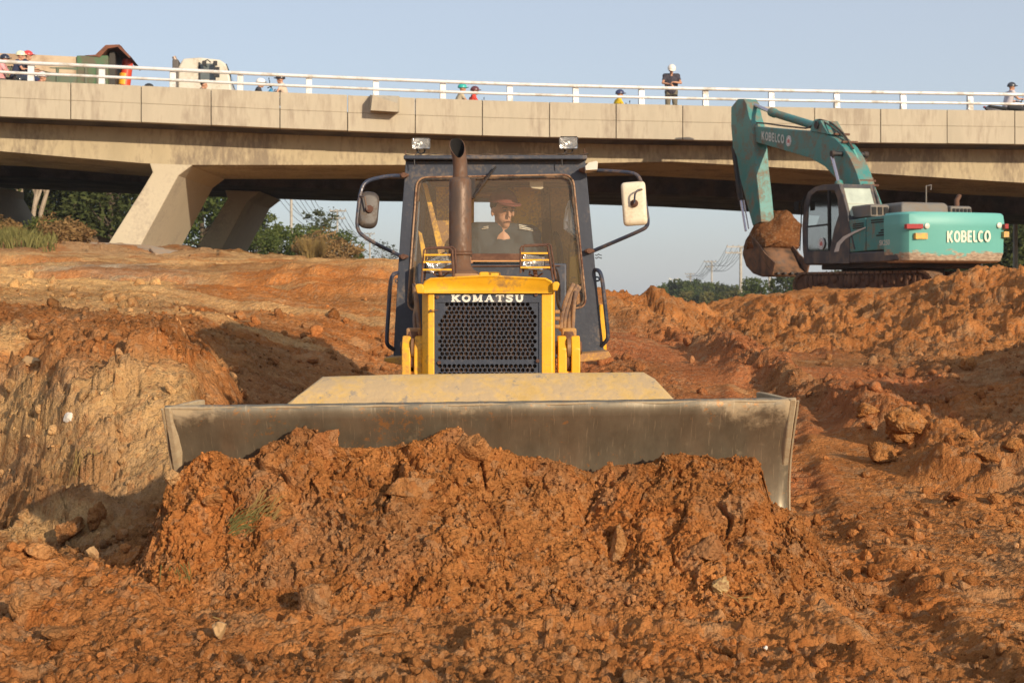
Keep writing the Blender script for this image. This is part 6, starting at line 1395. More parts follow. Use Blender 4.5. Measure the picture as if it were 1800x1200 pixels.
def edge_strip(name, ia, ib, mt, inset=0.):
    pa, pb = XL_(*outp[ia], cl), XL_(*outp[ib], cl); m = MB()
    d = (pb-pa).normalized(); nrm = Vector((0, -d.z, d.y)) ; c0 = XL_(1452, 400, cl); 
    if (c0-pa).dot(nrm) < 0: nrm = -nrm
    m.add([pa+Vector((.05, 0, 0)), pb+Vector((.05, 0, 0)), pb+Vector((cw_, 0, 0)), pa+Vector((cw_, 0, 0))]+[p+nrm*.04 for p in (pa+Vector((.05, 0, 0)), pb+Vector((.05, 0, 0)), pb+Vector((cw_, 0, 0)), pa+Vector((cw_, 0, 0)))],
          [(0, 1, 2, 3), (4, 5, 6, 7), (0, 1, 5, 4), (1, 2, 6, 5), (2, 3, 7, 6), (3, 0, 4, 7)]); return m.build(name, mt, exc, local=True)
for ia, ib in ((4, 5), (5, 6), (6, 7)): edge_strip('cab_roof', ia, ib, GRY)
edge_strip('cab_nose', 0, 1, CHAR)
CG = glass_mat('cab_glass', (.20, .23, .20), .06, (.40, .45, .43), .45)
m = MB(); ip = [XL_(x, y, cl)+Vector((.02, 0, 0)) for x, y in inp_]; m.add(ip, [tuple(range(len(ip)))]); m.build('door_glass', CG, exc, local=True, smooth=0)
m = MB(); ip = [XL_(x, y, cl)+Vector((.02+cw_, 0, 0)) for x, y in inp_]; m.add(ip, [tuple(range(len(ip)))]); m.build('door_glass', CG, exc, local=True, smooth=0)
m = MB(); m.prism([XL_(x, y, cl-.35) for x, y in ((1421, 442), (1421, 408), (1432, 402), (1440, 380), (1447, 378), (1449, 400), (1460, 402), (1460, 442))], (.32, 0, 0)); m.build('cab_console', BLK, exc, local=True, bevel=.02)
m = MB(); m.prism([XL_(x, y, cl-cw_+.06) for x, y in ((1421, 442), (1420, 398), (1464, 392), (1474, 400), (1460, 442))], (.02, 0, 0)); m.build('inner_panel', CHAR, exc, local=True)
# back of the cab with its window (pale, mostly opaque pane)
pa, pb = XL_(*outp[7], cl), XL_(*outp[10], cl)
fr_ = pb.y; 
def CB(u, z, d=0.):     # u across 0..1, z height
    t = (pa.z-z)/(pa.z-pb.z); y = pa.y+(pb.y-pa.y)*t; return Vector((-cl+u*(cw_+.05), y-d, z))
zt2, zb2 = pa.z, pb.z-.5
wz1, wz0 = pa.z-.09, XL_(1493, 379, cl).z
def backp(name, u0, u1, z0, z1, mt, d=0., th_=.04): 
    m = MB(); m.prism([CB(u0, z0, d), CB(u1, z0, d), CB(u1, z1, d), CB(u0, z1, d)], (0, th_, 0)); return m.build(name, mt, exc, local=True, bevel=.008 if th_ > .02 else 0)
backp('cab_back', 0, 1, zb2, wz0, CHAR); backp('cab_back', 0, .13, wz0, zt2, CHAR); backp('cab_back', .87, 1, wz0, zt2, CHAR); backp('cab_back', .13, .87, wz1, zt2, CHAR)
backp('rear_window', .13, .87, wz0, wz1, glass_mat('rear_glass', (.62, .70, .60), .72), -.012, .006); backp('window_bar', .13, .87, (wz0+wz1)/2-.045, (wz0+wz1)/2-.03, paint('bar_pale', (.5, .5, .42), .6), .004, .01)
m = MB(); m.loft([[p+Vector((0, 0, 0)) for p in (XL_(1440, 420, cl)+Vector((.25, 0, 0)), XL_(1440, 420, cl)+Vector((.75, 0, 0)), XL_(1462, 420, cl)+Vector((.75, 0, 0)), XL_(1462, 420, cl)+Vector((.25, 0, 0)))], [p+Vector((0, 0, .55)) for p in (XL_(1448, 420, cl)+Vector((.28, 0, 0)), XL_(1448, 420, cl)+Vector((.7, 0, 0)), XL_(1462, 420, cl)+Vector((.7, 0, 0)), XL_(1462, 420, cl)+Vector((.28, 0, 0)))]]); m.build('driver_seat', BLK, exc, local=True, bevel=.04)
# door split, handle, grab rails, mirror, emblem
sidebox('door_pillar', [(1454, 335), (1457, 335), (1458, 441), (1455, 441)], .03, BLK, l=cl+.01, bev=.004)
sidebox('window_rail', [(1419, 397), (1455, 393), (1455, 396), (1419, 400)], .02, BLK, l=cl+.006, bev=0)
m = MB(); m.tube([XL_(1406, 440, cl+.05), XL_(1408, 400, cl+.06), XL_(1409, 362, cl+.05), XL_(1415, 345, cl+.02)], .014, 8); m.build('grab_rail', BLK, exc, local=True)
m = MB(); m.tube([XL_(1412, 352, cl+.02), XL_(1402, 355, cl+.2)], .012, 6); m.prism([XL_(1397, 355, cl+.2), XL_(1404, 353, cl+.2), XL_(1404, 369, cl+.2), XL_(1397, 370, cl+.2)], (0, .05, 0)); m.build('cab_mirror', BLK, exc, local=True, bevel=.008)
c = XL_(1443.5, 428, cl+.012); m = MB(); m.lathe(c, c+Vector((.01, 0, 0)), [(0, .135), (1, .135)], 28); em = m.build('door_emblem', paint('emblem_white', (.74, .72, .68), .5), exc, local=True)
def emblem_marks(c, r, par, nx):
    RD = paint('emblem_red', (.55, .05, .04), .5); m = MB(); i = 0
    for k in range(7):
        x = (-.42+.14*k)*r; hgt = (.55-.10*abs(k-3))*r; q = [(x-.045*r, -.38*r), (x+.045*r, -.38*r), (x+.045*r, hgt-.1*r), (x-.045*r, hgt-.1*r)]
        m.add([c+Vector((-.002, nx*u, v)) for u, v in q], [(0, 1, 2, 3)])
    m.build('emblem_mark', RD, par, local=True, smooth=0)
    m = MB(); m.tube([c+Vector((-.001, .8*r*math.cos(t), .8*r*math.sin(t))) for t in [2*PI*k/28 for k in range(28)]], r*.05, 5, closed=True); m.build('emblem_ring', paint('emblem_grey', (.30, .32, .38), .5), par, local=True)
emblem_marks(c, .135, em, 1)
# engine hood, rail, exhaust, tool box
def XM(px, py, l): return XL_(px, py, l)
m = MB(); 
for (x0, x1, y0, y1, la, lb) in ((1552, 1600, 357, 385, .9, -.9), (1594, 1668, 354.5, 385, .7, -1.0), (1664, 1712, 362, 385, .3, -1.15)):
    a = XM(x0, y0, la); b = XM(x1, y1, la); m = MB(); m.bb((-la, min(a.y, b.y), 1.0), (-lb, max(a.y, b.y), XM(x0, y0, (la+lb)/2).z)) if False else None
zh = XR2(1620, 356, -1.2).z; zh2 = XR2(1700, 362, -1.4).z
m = MB(); m.bb((-1.0, -1.35, zT-.25), (1.12, .25, zT-.01)); m.build('deck_cover', GRY, exc, local=True, bevel=.03)
m = MB(); m.loft([[Vector((x*k, y*k2-.72, z)) for x, y in ((-.60, -.60), (.62, -.60), (.62, .55), (-.60, .55))] for z, k, k2 in ((zT-.02, 1, 1), (zh-.05, .97, .97), (zh, .88, .88))]); hd = m.build('engine_hood', GRY, exc, local=True, bevel=.03)
m = MB(); m.loft([[Vector((.93+x*k, y*k2-.85, z)) for x, y in ((-.28, -.50), (.28, -.50), (.28, .55), (-.28, .55))] for z, k, k2 in ((zT-.02, 1, 1), (zh2-.03, .97, .97), (zh2, .9, .9))]); m.build('engine_hood', GRY, exc, local=True, bevel=.02)
m = MB(); m.loft([[Vector((-.86+x*k, y*k2-.40, z)) for x, y in ((-.25, -.50), (.24, -.50), (.24, .55), (-.25, .55))] for z, k, k2 in ((zT-.02, 1, 1), (zh-.07, .97, .97), (zh-.03, .85, .85))]); m.build('engine_hood', GRY, exc, local=True, bevel=.02)
for k in range(5):
    m = MB(); m.bb((.70+.1*k, -1.37, zT+.03), (.76+.1*k, -1.352, zh2-.06)); m.build('hood_slot', BLK, exc, local=True)
for k in range(3):
    m = MB(); m.bb((-1.08+.15*k, -.915, zT+.02), (-.98+.15*k, -.905, zh-.10)); m.build('hood_slot', BLK, exc, local=True)
m = MB(); m.tube([XR2(1628, 357, -1.0), XR2(1628, 327, -1.0), XR2(1637, 325.5, -1.0), XR2(1636, 334, -1.0)], .016, 8); m.build('handrail', GRY, exc, local=True)
m = MB(); m.tube([XR2(1682, 368, -1.2), XR2(1682, 352, -1.2), XR2(1687, 343, -1.2)], [.06, .055, .05], 12); m.build('exhaust_pipe', RUST, exc, local=True)
# chassis between house and tracks
m = MB(); m.bb((-.75, -1.0, .3), (.75, 1.0, zB-.02)); m.build('turntable', DARK, exc, local=True, bevel=.05)
m = MB(); m.bb((-1.1, -1.7, zB-.1), (1.25, 1.3, zB+.12)); m.build('house_floor', DARK, exc, local=True, bevel=.03)
# tracks turned to the left of the body
ta = R(24); Rt = Matrix.Rotation(ta, 3, 'Z')
for l in (1.0, -1.0):
    pts = []; Lh = 1.55; r_ = .26
    for k in range(12): t = -PI/2+PI*k/11; pts.append((Lh+r_*math.cos(t), .22+r_*math.sin(t)))
    for k in range(12): t = PI/2+PI*k/11; pts.append((-Lh+r_*math.cos(t), .22+r_*math.sin(t)))
    tr_ = MB(); tr_.prism([Rt @ Vector((-l-.20, y, z)) for y, z in pts], Rt @ Vector((.40, 0, 0)))
    tro = tr_.build('track', MUDD, exc, local=True)
    sh_ = MB()
    per = []
    for i in range(len(pts)):
        a = pts[i]; b = pts[(i+1) % len(pts)]; d_ = math.hypot(b[0]-a[0], b[1]-a[1]); n_ = max(1, int(d_/.15))
        for k in range(n_): t = k/n_; per.append((a[0]+(b[0]-a[0])*t, a[1]+(b[1]-a[1])*t, b[0]-a[0], b[1]-a[1]))
    for i, (y, z, dy, dz) in enumerate(per):
        q = math.hypot(dy, dz) or 1; ny, nz = dz/q, -dy/q
        sh_.bar(Rt @ Vector((-l-.27, y+ny*.03, z+nz*.03)), Rt @ Vector((-l+.27, y+ny*.03, z+nz*.03)), .13, .05, up=Rt @ Vector((0, ny, nz)))
    sh_.build('track_shoes', paint('track_shoe', (.13, .085, .055), .8, .2, dirt=(.20, .11, .06), amt=.5, scale=6), tro, local=True)
    # mud hanging in the links
    mm = MB()
    for k in range(26):
        y = -1.5+3.0*k/25+rs_e.uniform(-.05, .05); hh_ = rs_e.uniform(.10, .30); mm.ell(Rt @ Vector((-l-.20*(1 if l > 0 else -1), y, .44-hh_/2)), (.07, .075, hh_*.7), 8)
    mm.build('caked_mud', MUDD, tro, local=True)
    fr2 = MB(); fr2.bb((-l-.24, -1.3, -.1), (-l+.2, 1.3, .16)); fr2.xf(Rt.to_4x4()); fr2.build('track_frame', paint('frame_dusty', (.38, .24, .13), .9, 0, dirt=(.25, .14, .07), amt=.4), tro, local=True, bevel=.03)
# boom
bl_ = .20
boomp = [(1306, 219), (1331, 223), (1378, 227), (1425, 231), (1450, 235), (1468, 244), (1482, 258), (1494, 277), (1505, 302), (1514, 330), (1524, 356), (1536, 392), (1512, 396), (1496, 352), (1477, 322), (1464, 308), (1450, 293), (1424, 278), (1394, 269), (1339, 253), (1312, 246), (1304, 235)]
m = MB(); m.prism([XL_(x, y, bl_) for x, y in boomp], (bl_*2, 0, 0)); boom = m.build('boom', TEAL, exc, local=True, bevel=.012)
m = MB(); c = XL_(1309, 233, bl_+.05); m.lathe(c, c+Vector((.5, 0, 0)), [(0, .13), (.05, .16), (.95, .16), (1, .13)], 20); m.build('boom_pin', DARK, boom, local=True)
put_letters('lettering', 'KOBELCO', KB, 1338.5, 1379, (231, 238), (245.5, 252.5), lambda x, y: XL_(x, y, bl_+.012), .05, paint('letter_grey', (.55, .60, .56), .5), boom, Vector((-1, 0, 0)))
c = XL_(1386, 248, bl_+.006); m = MB(); m.lathe(c, c+Vector((.008, 0, 0)), [(0, .14), (1, .14)], 28); em = m.build('boom_emblem', paint('emblem_white', (.74, .72, .68), .5), boom, local=True); emblem_marks(c, .14, em, 1)
for k, pts_ in enumerate(([(1434, 212), (1443, 211), (1462, 218), (1480, 234), (1500, 262), (1516, 300), (1527, 340), (1543, 372)], [(1436, 218), (1452, 222), (1470, 236), (1490, 262), (1506, 298), (1518, 340), (1534, 372)], [(1428, 226), (1452, 230), (1474, 246), (1492, 270), (1508, 306), (1520, 350), (1530, 372)], [(1440, 214), (1470, 226), (1492, 250), (1512, 288), (1526, 330), (1546, 372)])):
    m = MB(); m.tube(fillet([XL_(x, y, -.02-.07*k) for x, y in pts_], .4), .035, 8); m.build('hydraulic_line', TEAL2 if k != 1 else DARK, boom, local=True)
for k, (x, y) in enumerate(((1470, 240), (1484, 254), (1500, 286), (1511, 318), (1515, 322), (1520, 330))):
    c = XL_(x, y, .1); m = MB(); m.box(c+Vector((.15, 0, .06)), (.42, .08, .05)); m.build('line_clamp', RUST, boom, local=True)
m = MB(); m.tube(fillet([XL_(x, y, .15) for x, y in ((1330, 216), (1345, 217), (1380, 222), (1420, 226), (1440, 212), (1452, 216), (1478, 236))], .15), .022, 8); m.tube(fillet([XL_(x, y, 0) for x, y in ((1438, 224), (1434, 214), (1440, 210), (1462, 216), (1484, 236), (1500, 262))], .2), .025, 8); m.build('hydraulic_hose', RUBB, boom, local=True)
# stick
stp = [(1285, 189), (1297, 174), (1307, 174), (1312, 182), (1316, 203), (1322, 222), (1326, 262), (1329, 300), (1334, 345), (1338, 390), (1323, 396), (1312, 356), (1301, 314), (1295, 276), (1288, 259), (1285, 222)]
sl2_ = .27
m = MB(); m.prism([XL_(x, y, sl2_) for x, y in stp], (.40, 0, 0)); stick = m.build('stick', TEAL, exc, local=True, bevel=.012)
m = MB(); m.prism([XL_(x, y, sl2_-.2) for x, y in ((1334, 345), (1338, 390), (1344, 404), (1330, 408), (1323, 396), (1318, 372))], (.3, 0, 0)); m.build('bare_foot', paint('worn_steel', (.40, .30, .18), .7, .2, dirt=(.16, .09, .05), amt=.5, scale=5), stick, local=True, bevel=.01)
m = MB(); m.tube([XL_(1314, 180, 0), XL_(1358, 198, 0)], .055, 12); m.build('arm_rod', ROD, exc, local=True)
m = MB(); m.tube([XL_(1356, 197, 0), XL_(1362, 199.5, 0), XL_(1363, 200, 0), XL_(1428, 220, 0), XL_(1436, 222, 0)], [.125, .125, .105, .105, .12], 16); m.build('arm_cylinder', TEAL, exc, local=True)
m = MB(); c = XL_(1434, 220, .28); m.lathe(c, c+Vector((.56, 0, 0)), [(0, .10), (1, .10)], 14); m.build('cylinder_pin', DARK, exc, local=True)
m = MB(); m.prism([XL_(x, y, .24) for x, y in ((1424, 230), (1430, 212), (1442, 212), (1456, 236))], (.48, 0, 0)); m.build('cylinder_lug', TEAL, exc, local=True)
for s_ in (.42, -.42):
    m = MB(); m.tube([XL_(1462, 272, s_), XL_(1475, 322, s_)], .050, 12); m.build('boom_rod', ROD, exc, local=True)
    m = MB(); m.tube([XL_(1474, 320, s_), XL_(1492, 386, s_)], .10, 12); m.build('boom_cylinder', TEAL, exc, local=True)
m = MB(); c = XL_(1461, 270, .50); m.lathe(c, c+Vector((1.0, 0, 0)), [(0, .075), (.1, .075), (.11, .06), (.89, .06), (.9, .075), (1, .075)], 16); m.build('boom_pin', DARK, exc, local=True)
# bucket cylinder in front of the stick and link bars
m = MB(); m.tube([XL_(1290, 258, .15), XL_(1302, 352, .15)], .08, 12); m.build('bucket_cylinder', DARK, exc, local=True)
m = MB(); m.tube([XL_(1302, 350, .15), XL_(1311, 406, .15)], .035, 8); m.tube([XL_(1307, 352, .02), XL_(1316, 402, .02)], .02, 8); m.build('bucket_rod', ROD, exc, local=True)
# bucket: curved shell, open towards the machine, heaped with earth
bw = .50
bp2 = [(1318, 412), (1311, 423), (1308, 434), (1306, 447), (1312, 466), (1324, 479), (1340, 485), (1358, 482)]
outl = [XL_(x, y, bw) for x, y in bp2]
m = MB(); th2 = .04
inner_ = []
cc = XL_(1345, 430, bw)
m.loft([[p for p in outl], [p+Vector((2*bw, 0, 0)) for p in outl]], caps=False)
bs = m.build('bucket', paint('bucket_steel', (.10, .065, .045), .6, .35, dirt=(.20, .10, .05), amt=.4, scale=4), exc, local=True, smooth=50); md = bs.modifiers.new('t', 'SOLIDIFY'); md.thickness = .05; md.offset = 0
for x_off in (0, 2*bw):
    m = MB(); m.prism([p+Vector((x_off, 0, 0)) for p in outl+[XL_(1362, 462, bw), XL_(1345, 446, bw), XL_(1330, 425, bw)]], (.04, 0, 0)); m.build('bucket_cheek', paint('bucket_steel2', (.09, .06, .045), .6, .3, dirt=(.20, .10, .05), amt=.4, scale=4), bs, local=True)
for k in range(5):
    p = outl[-1]+Vector((.1+.2*k, 0, 0)); m = MB(); m.bar(p, p+Vector((0, -.16, .03)), .07, .05); m.build('bucket_tooth', DARK, bs, local=True)
# the earth in it
ctr = (XL_(1340, 425, bw)+XL_(1340, 425, -bw))/2
v = IV.copy(); bmx = bmesh.new(); bmesh.ops.create_icosphere(bmx, subdivisions=5, radius=1); vv = np.array([x.co[:] for x in bmx.verts]); ff = np.array([[q.index for q in p.verts] for p in bmx.faces]); bmx.free()
pw = XL_(1347, 418, 0)
r3 = 1+.26*fbm(vv[:, 0]*1.5, vv[:, 1]*1.5, vv[:, 2]*1.5, s=201)+.10*clods3(vv[:, 0]*4, vv[:, 1]*4, vv[:, 2]*4, s=202)+.03*clods3(vv[:, 0]*12, vv[:, 1]*12, vv[:, 2]*12, s=203)
sx_, sy_, sz_ = .70, .62, .60
V_ = np.c_[vv[:, 0]*sx_*r3, vv[:, 1]*sy_*r3, vv[:, 2]*sz_*r3]
V_[:, 2] += .14*np.clip(1-((V_[:, 0]-.18)/.35)**2, 0, 1)*(V_[:, 2] > 0)
Mx = np.array(Matrix.Rotation(EA, 3, 'Z')); wc = exc.matrix_world if False else None
V_[:, 2] += .40*V_[:, 0]*(V_[:, 2] > -.1); V_[:, 2] = np.where(V_[:, 2] < -.25, -.25+(V_[:, 2]+.25)*.4, V_[:, 2])
loc = EO+Matrix.Rotation(EA, 3, 'Z') @ (pw+Vector((.22, -.02, .0)))
mo = mesh_np('bucket_load', V_@Mx.T+np.array(loc), ff, np.tile(np.array([.19, .085, .036]), (len(V_), 1)))
tag(mo, 'heaped load of red-brown earth in the raised excavator bucket', 'earth load')
# ------------------------------------------------------------------ trees, bushes, grass
def leaf_mat(name, a, b):
    m, nt, nodes, L = _nt(name)
    out = N(nt, 'ShaderNodeOutputMaterial'); geo = N(nt, 'ShaderNodeNewGeometry'); oi = N(nt, 'ShaderNodeObjectInfo')
    n1 = N(nt, 'ShaderNodeTexNoise', i_Scale=1.6, i_Detail=4.); L.new(geo.outputs['Position'], n1.inputs['Vector'])
    w_ = N(nt, 'ShaderNodeTexWhiteNoise', noise_dimensions='1D'); L.new(geo.outputs['Random Per Island'], w_.inputs['W'])
    s1 = N(nt, 'ShaderNodeMath', operation='MULTIPLY_ADD', i_1=.55, i_2=-.1); L.new(w_.outputs['Value'], s1.inputs[0])
    s2 = N(nt, 'ShaderNodeMath', operation='MULTIPLY_ADD', i_1=.9); L.new(n1.outputs['Fac'], s2.inputs[0]); L.new(s1.outputs[0], s2.inputs[2])
    s3 = N(nt, 'ShaderNodeMath', operation='MULTIPLY_ADD', i_1=.3, i_2=-.25); L.new(oi.outputs['Random'], s3.inputs[0])
    s4 = N(nt, 'ShaderNodeMath', operation='ADD', use_clamp=True); L.new(s2.outputs[0], s4.inputs[0]); L.new(s3.outputs[0], s4.inputs[1])
    mx = mixc(nt); L.new(s4.outputs[0], mx.inputs[0]); mx.inputs[6].default_value = c4(a); mx.inputs[7].default_value = c4(b)
    d = N(nt, 'ShaderNodeBsdfDiffuse'); t = N(nt, 'ShaderNodeBsdfTranslucent'); L.new(mx.outputs[2], d.inputs[0]); L.new(mx.outputs[2], t.inputs[0])
    ms = N(nt, 'ShaderNodeMixShader'); ms.inputs[0].default_value = .3; L.new(d.outputs[0], ms.inputs[1]); L.new(t.outputs[0], ms.inputs[2]); L.new(ms.outputs[0], out.inputs[0]); return m
LEAF = {'dark': leaf_mat('leaf_dark', (.032, .05, .018), (.115, .13, .045)), 'green': leaf_mat('leaf_green', (.045, .08, .024), (.16, .185, .055)),
        'olive': leaf_mat('leaf_olive', (.08, .09, .03), (.27, .24, .09)), 'dry': leaf_mat('leaf_dry', (.20, .13, .05), (.46, .33, .13)), 'brown': leaf_mat('leaf_brown', (.16, .09, .045), (.40, .26, .11)), 'grey': leaf_mat('leaf_grey', (.05, .065, .035), (.14, .15, .08))}
BARK = paint('bark_pale', (.42, .34, .25), .9, 0, dirt=(.2, .15, .10), amt=.3, scale=3, bump=.6); BARKD = paint('bark_dark', (.10, .075, .05), .9, 0, bump=.6)
def crown_np(rs_, h, w, n, ls, shape='round', gaps=.35, low=.25, elong=1.):
    """leaf-sized faces gathered in clumps at the ends of limbs"""
    nc = max(9, int(26*(h*w)**.25)); cs = []
    for i in range(nc):
        t = low+(1-low)*rs_.rand()
        if shape == 'round': rad = w/2*math.sqrt(max(.05, 1-((t-.55)/.55)**2))
        elif shape == 'cone': rad = w/2*(1.08-t)
        else: rad = w/2*(.35+.65*t)
        a = rs_.rand()*6.28; q = math.sqrt(rs_.rand())*rad*.95
        cs.append((q*math.cos(a), q*math.sin(a), h*t, (.10+.14*rs_.rand())*w*(1 if shape != 'cone' else .8)))
    cs = np.array(cs); ci = rs_.randint(0, nc, n)
    dv = rs_.randn(n, 3); dv /= np.linalg.norm(dv, axis=1)[:, None]
    rr_ = cs[ci, 3]*(1-gaps*rs_.rand(n)**.7)*(.7+.5*rs_.rand(n))
    c = cs[ci, :3]+dv*rr_[:, None]*np.array([1, 1, .75])
    u = rs_.randn(n, 3); u[:, 2] *= .6; u /= np.linalg.norm(u, axis=1)[:, None]
    v = np.cross(u, dv+.6*rs_.randn(n, 3)); v /= np.linalg.norm(v, axis=1)[:, None]
    s_ = ls*(.5+rs_.rand(n))[:, None]; a = u*s_*elong; b = v*s_*.55
    V_ = np.stack([c-a, c-b*.9+a*.1, c+a, c+b*.9-a*.1], 1).reshape(-1, 3)
    return V_, np.arange(n*4).reshape(-1, 4), cs
_tm = {}
def tree_mesh(key, seed, h, w, n, ls, shape, leaf, low=.25, bark=None, gaps=.35, elong=1., limbs=7, tr=.035):
    rs_ = np.random.RandomState(seed); V_, F_, cs = crown_np(rs_, h, w, n, ls, shape, gaps, low, elong)
    o = mesh_np('crown', V_, F_, None, LEAF[leaf], smooth=False); cm = o.data; bpy.data.objects.remove(o)
    m = MB(); lean = rs_.randn(2)*.03*h
    pts = [(lean[0]*t, lean[1]*t, h*.85*t-.6*(t == 0)) for t in (0, .2, .4, .6, .8, 1)]
    m.tube(pts, [h*tr*(1-.8*t) for t in (0, .2, .4, .6, .8, 1)], 8)
    for k in range(min(limbs, len(cs))):
        c = cs[k]; t0 = max(.15, min(.75, c[2]/h*.55)); a = Vector((lean[0]*t0, lean[1]*t0, h*.85*t0)); b = Vector(c[:3]); mid = (a+b)/2+Vector((0, 0, -.04*h))
        m.tube([a, mid, b], [h*tr*.45, h*tr*.3, h*tr*.1], 6)
    o = m.build('trunk', bark or BARKD); tmh = o.data; bpy.data.objects.remove(o)
    _tm[key] = (cm, tmh)
def tree(key, px, Y, zrow=None, z=None, s=1., label='', cat='tree', group=None, name='tree', rz=None):
    x = (px-900)*Y/F
    if z is None: z = (CAMZ+(HY-zrow)*Y/F) if zrow is not None else gz_at(x, Y)
    r = empty(name, (x, Y, z), label, cat, group, rnd.uniform(0, 6.28) if rz is None else rz); r.scale = (s, s, s)
    cm, tmh = _tm[key]
    for nm, me in (('crown', cm), ('trunk', tmh)):
        o = bpy.data.objects.new(nm, me); COL.objects.link(o); o.parent = r
    return r
# woods behind the left legs
tree_mesh('w1', 1, 5.2, 5.0, 5200, .13, 'round', 'dark', low=.05, limbs=9)
tree_mesh('w2', 2, 4.6, 4.4, 4600, .12, 'round', 'green', low=.05, gaps=.5)
tree_mesh('w3', 3, 5.6, 4.4, 3600, .13, 'round', 'olive', low=.1, gaps=.6)
tree_mesh('w4', 4, 5.0, 5.5, 5200, .12, 'round', 'dark', low=.02, gaps=.4)
WL = [('w4', -60, 60, 'farthest left'), ('w1', -10, 66, 'behind the leg at the left edge'), ('w2', 35, 70, 'behind the pale trunks, left of the pier'), ('w1', 75, 64, 'just right of the pale trunks'), ('w3', 108, 72, 'left of the wood centre'), ('w4', 135, 62, 'at the centre of the wood'),
      ('w2', 165, 68, 'right of the wood centre'), ('w1', 195, 61, 'close to the front of the sunlit pier'), ('w3', 228, 66, 'peeping beside the sunlit pier'), ('w4', 262, 70, 'hidden mostly by the sunlit pier'), ('w2', 355, 66, 'seen in the slit between the two piers'), ('w1', 395, 70, 'mostly behind the second pier')]
nm_ = {'w1': 'dense dark green tree', 'w2': 'mid green leafy tree', 'w3': 'olive green open tree', 'w4': 'broad dark tree'}
for i, (k, px, Y, wh) in enumerate(WL):
    tree(k, px, Y*1.26, None, None, rnd.uniform(1.05, 1.3), nm_[k]+' seen under the bridge, '+wh, 'tree', 'trees of the wood under the bridge')
# three bare pale trunks in front of them
for i, (px, Y, hgt, ln) in enumerate(((27, 75, 5.2, .6), (57, 74, 4.8, .9), (70, 75, 5.0, 1.6))):
    x = (px-900)*Y/F; z = gz_at(x, Y); r = empty('tree', (x, Y, z), ('tall pale trunked tree forking low, ', 'pale trunked tree with a Y shaped fork, ', 'leaning pale trunked tree, ')[i]+('left of the other two', 'between the other two', 'right of the other two')[i], 'tree', 'pale trunked trees beside the wood')
    m = MB(); m.tube([(0, 0, -.4), (.05, 0, hgt*.35), (ln*.35, 0, hgt*.7), (ln*.8, 0, hgt)], [.15, .12, .10, .06], 8); m.tube([(.05, 0, hgt*.38), (.45, 0, hgt*.62), (.9, .2, hgt*.85)], [.09, .07, .04], 8); m.tube([(ln*.2, 0, hgt*.55), (-.3, 0, hgt*.8), (-.35, .1, hgt)], [.07, .05, .03], 6); m.build('trunk', BARK, r, local=True)
    V_, F_, cs = crown_np(np.random.RandomState(40+i), 2.2, 3.0, 1100, .11, 'round', .5, .1); V_[:, 2] += hgt*.82; V_[:, 0] += ln*.6
    o = mesh_np('crown', V_, F_, None, LEAF['green'], smooth=False); o.parent = r
# bushes in the gap left of the bulldozer
tree_mesh('b1', 11, 2.4, 2.3, 2600, .09, 'round', 'green', low=.0, gaps=.5); tree_mesh('b2', 12, 2.6, 2.6, 1300, .085, 'round', 'grey', low=.15, gaps=.8, limbs=12, tr=.02); tree_mesh('b3', 13, 1.7, 3.0, 3200, .085, 'round', 'green', low=0.)
tree_mesh('b4', 14, 1.3, 2.9, 3000, .07, 'round', 'brown', low=0., gaps=.4, elong=1.6); tree_mesh('b5', 15, 2.0, 2.1, 420, .06, 'round', 'grey', low=.3, gaps=.9, limbs=22, tr=.012)
tree('b1', 466, 88, 462, None, 1.2, 'green tree with an uneven top beside the second pier', 'tree')
tree('b3', 450, 82, 462, None, .95, 'low green bush at the foot of the second pier', 'bush', name='bush')
tree('b3', 487, 85, 466, None, 1.15, 'green bush left of the tall near utility pole', 'bush', name='bush')
tree('b2', 566, 90, 462, None, 1.25, 'thin sparse tree rising behind the dry brown shrub', 'tree')
tree('b3', 540, 87, 468, None, 1.25, 'green bush right of the tall near utility pole', 'bush', name='bush')
tree('b3', 596, 86, 470, None, 1.1, 'green bush behind the right end of the dry shrub', 'bush', name='bush')
tree('b4', 578, 80, 468, None, 1.35, 'dry brown spreading shrub on the skyline left of the bulldozer', 'shrub', name='shrub')
tree('b1', 632, 90, 474, None, .55, 'small green tree between the dry shrub and the cab mirror', 'tree')
tree('b5', 672, 95, 474, None, .95, 'thin wispy grey tree left of the bulldozer cab, nearer the mirror', 'tree'); tree('b5', 692, 100, 474, None, .9, 'thin wispy grey tree touching the bulldozer cab edge', 'tree')
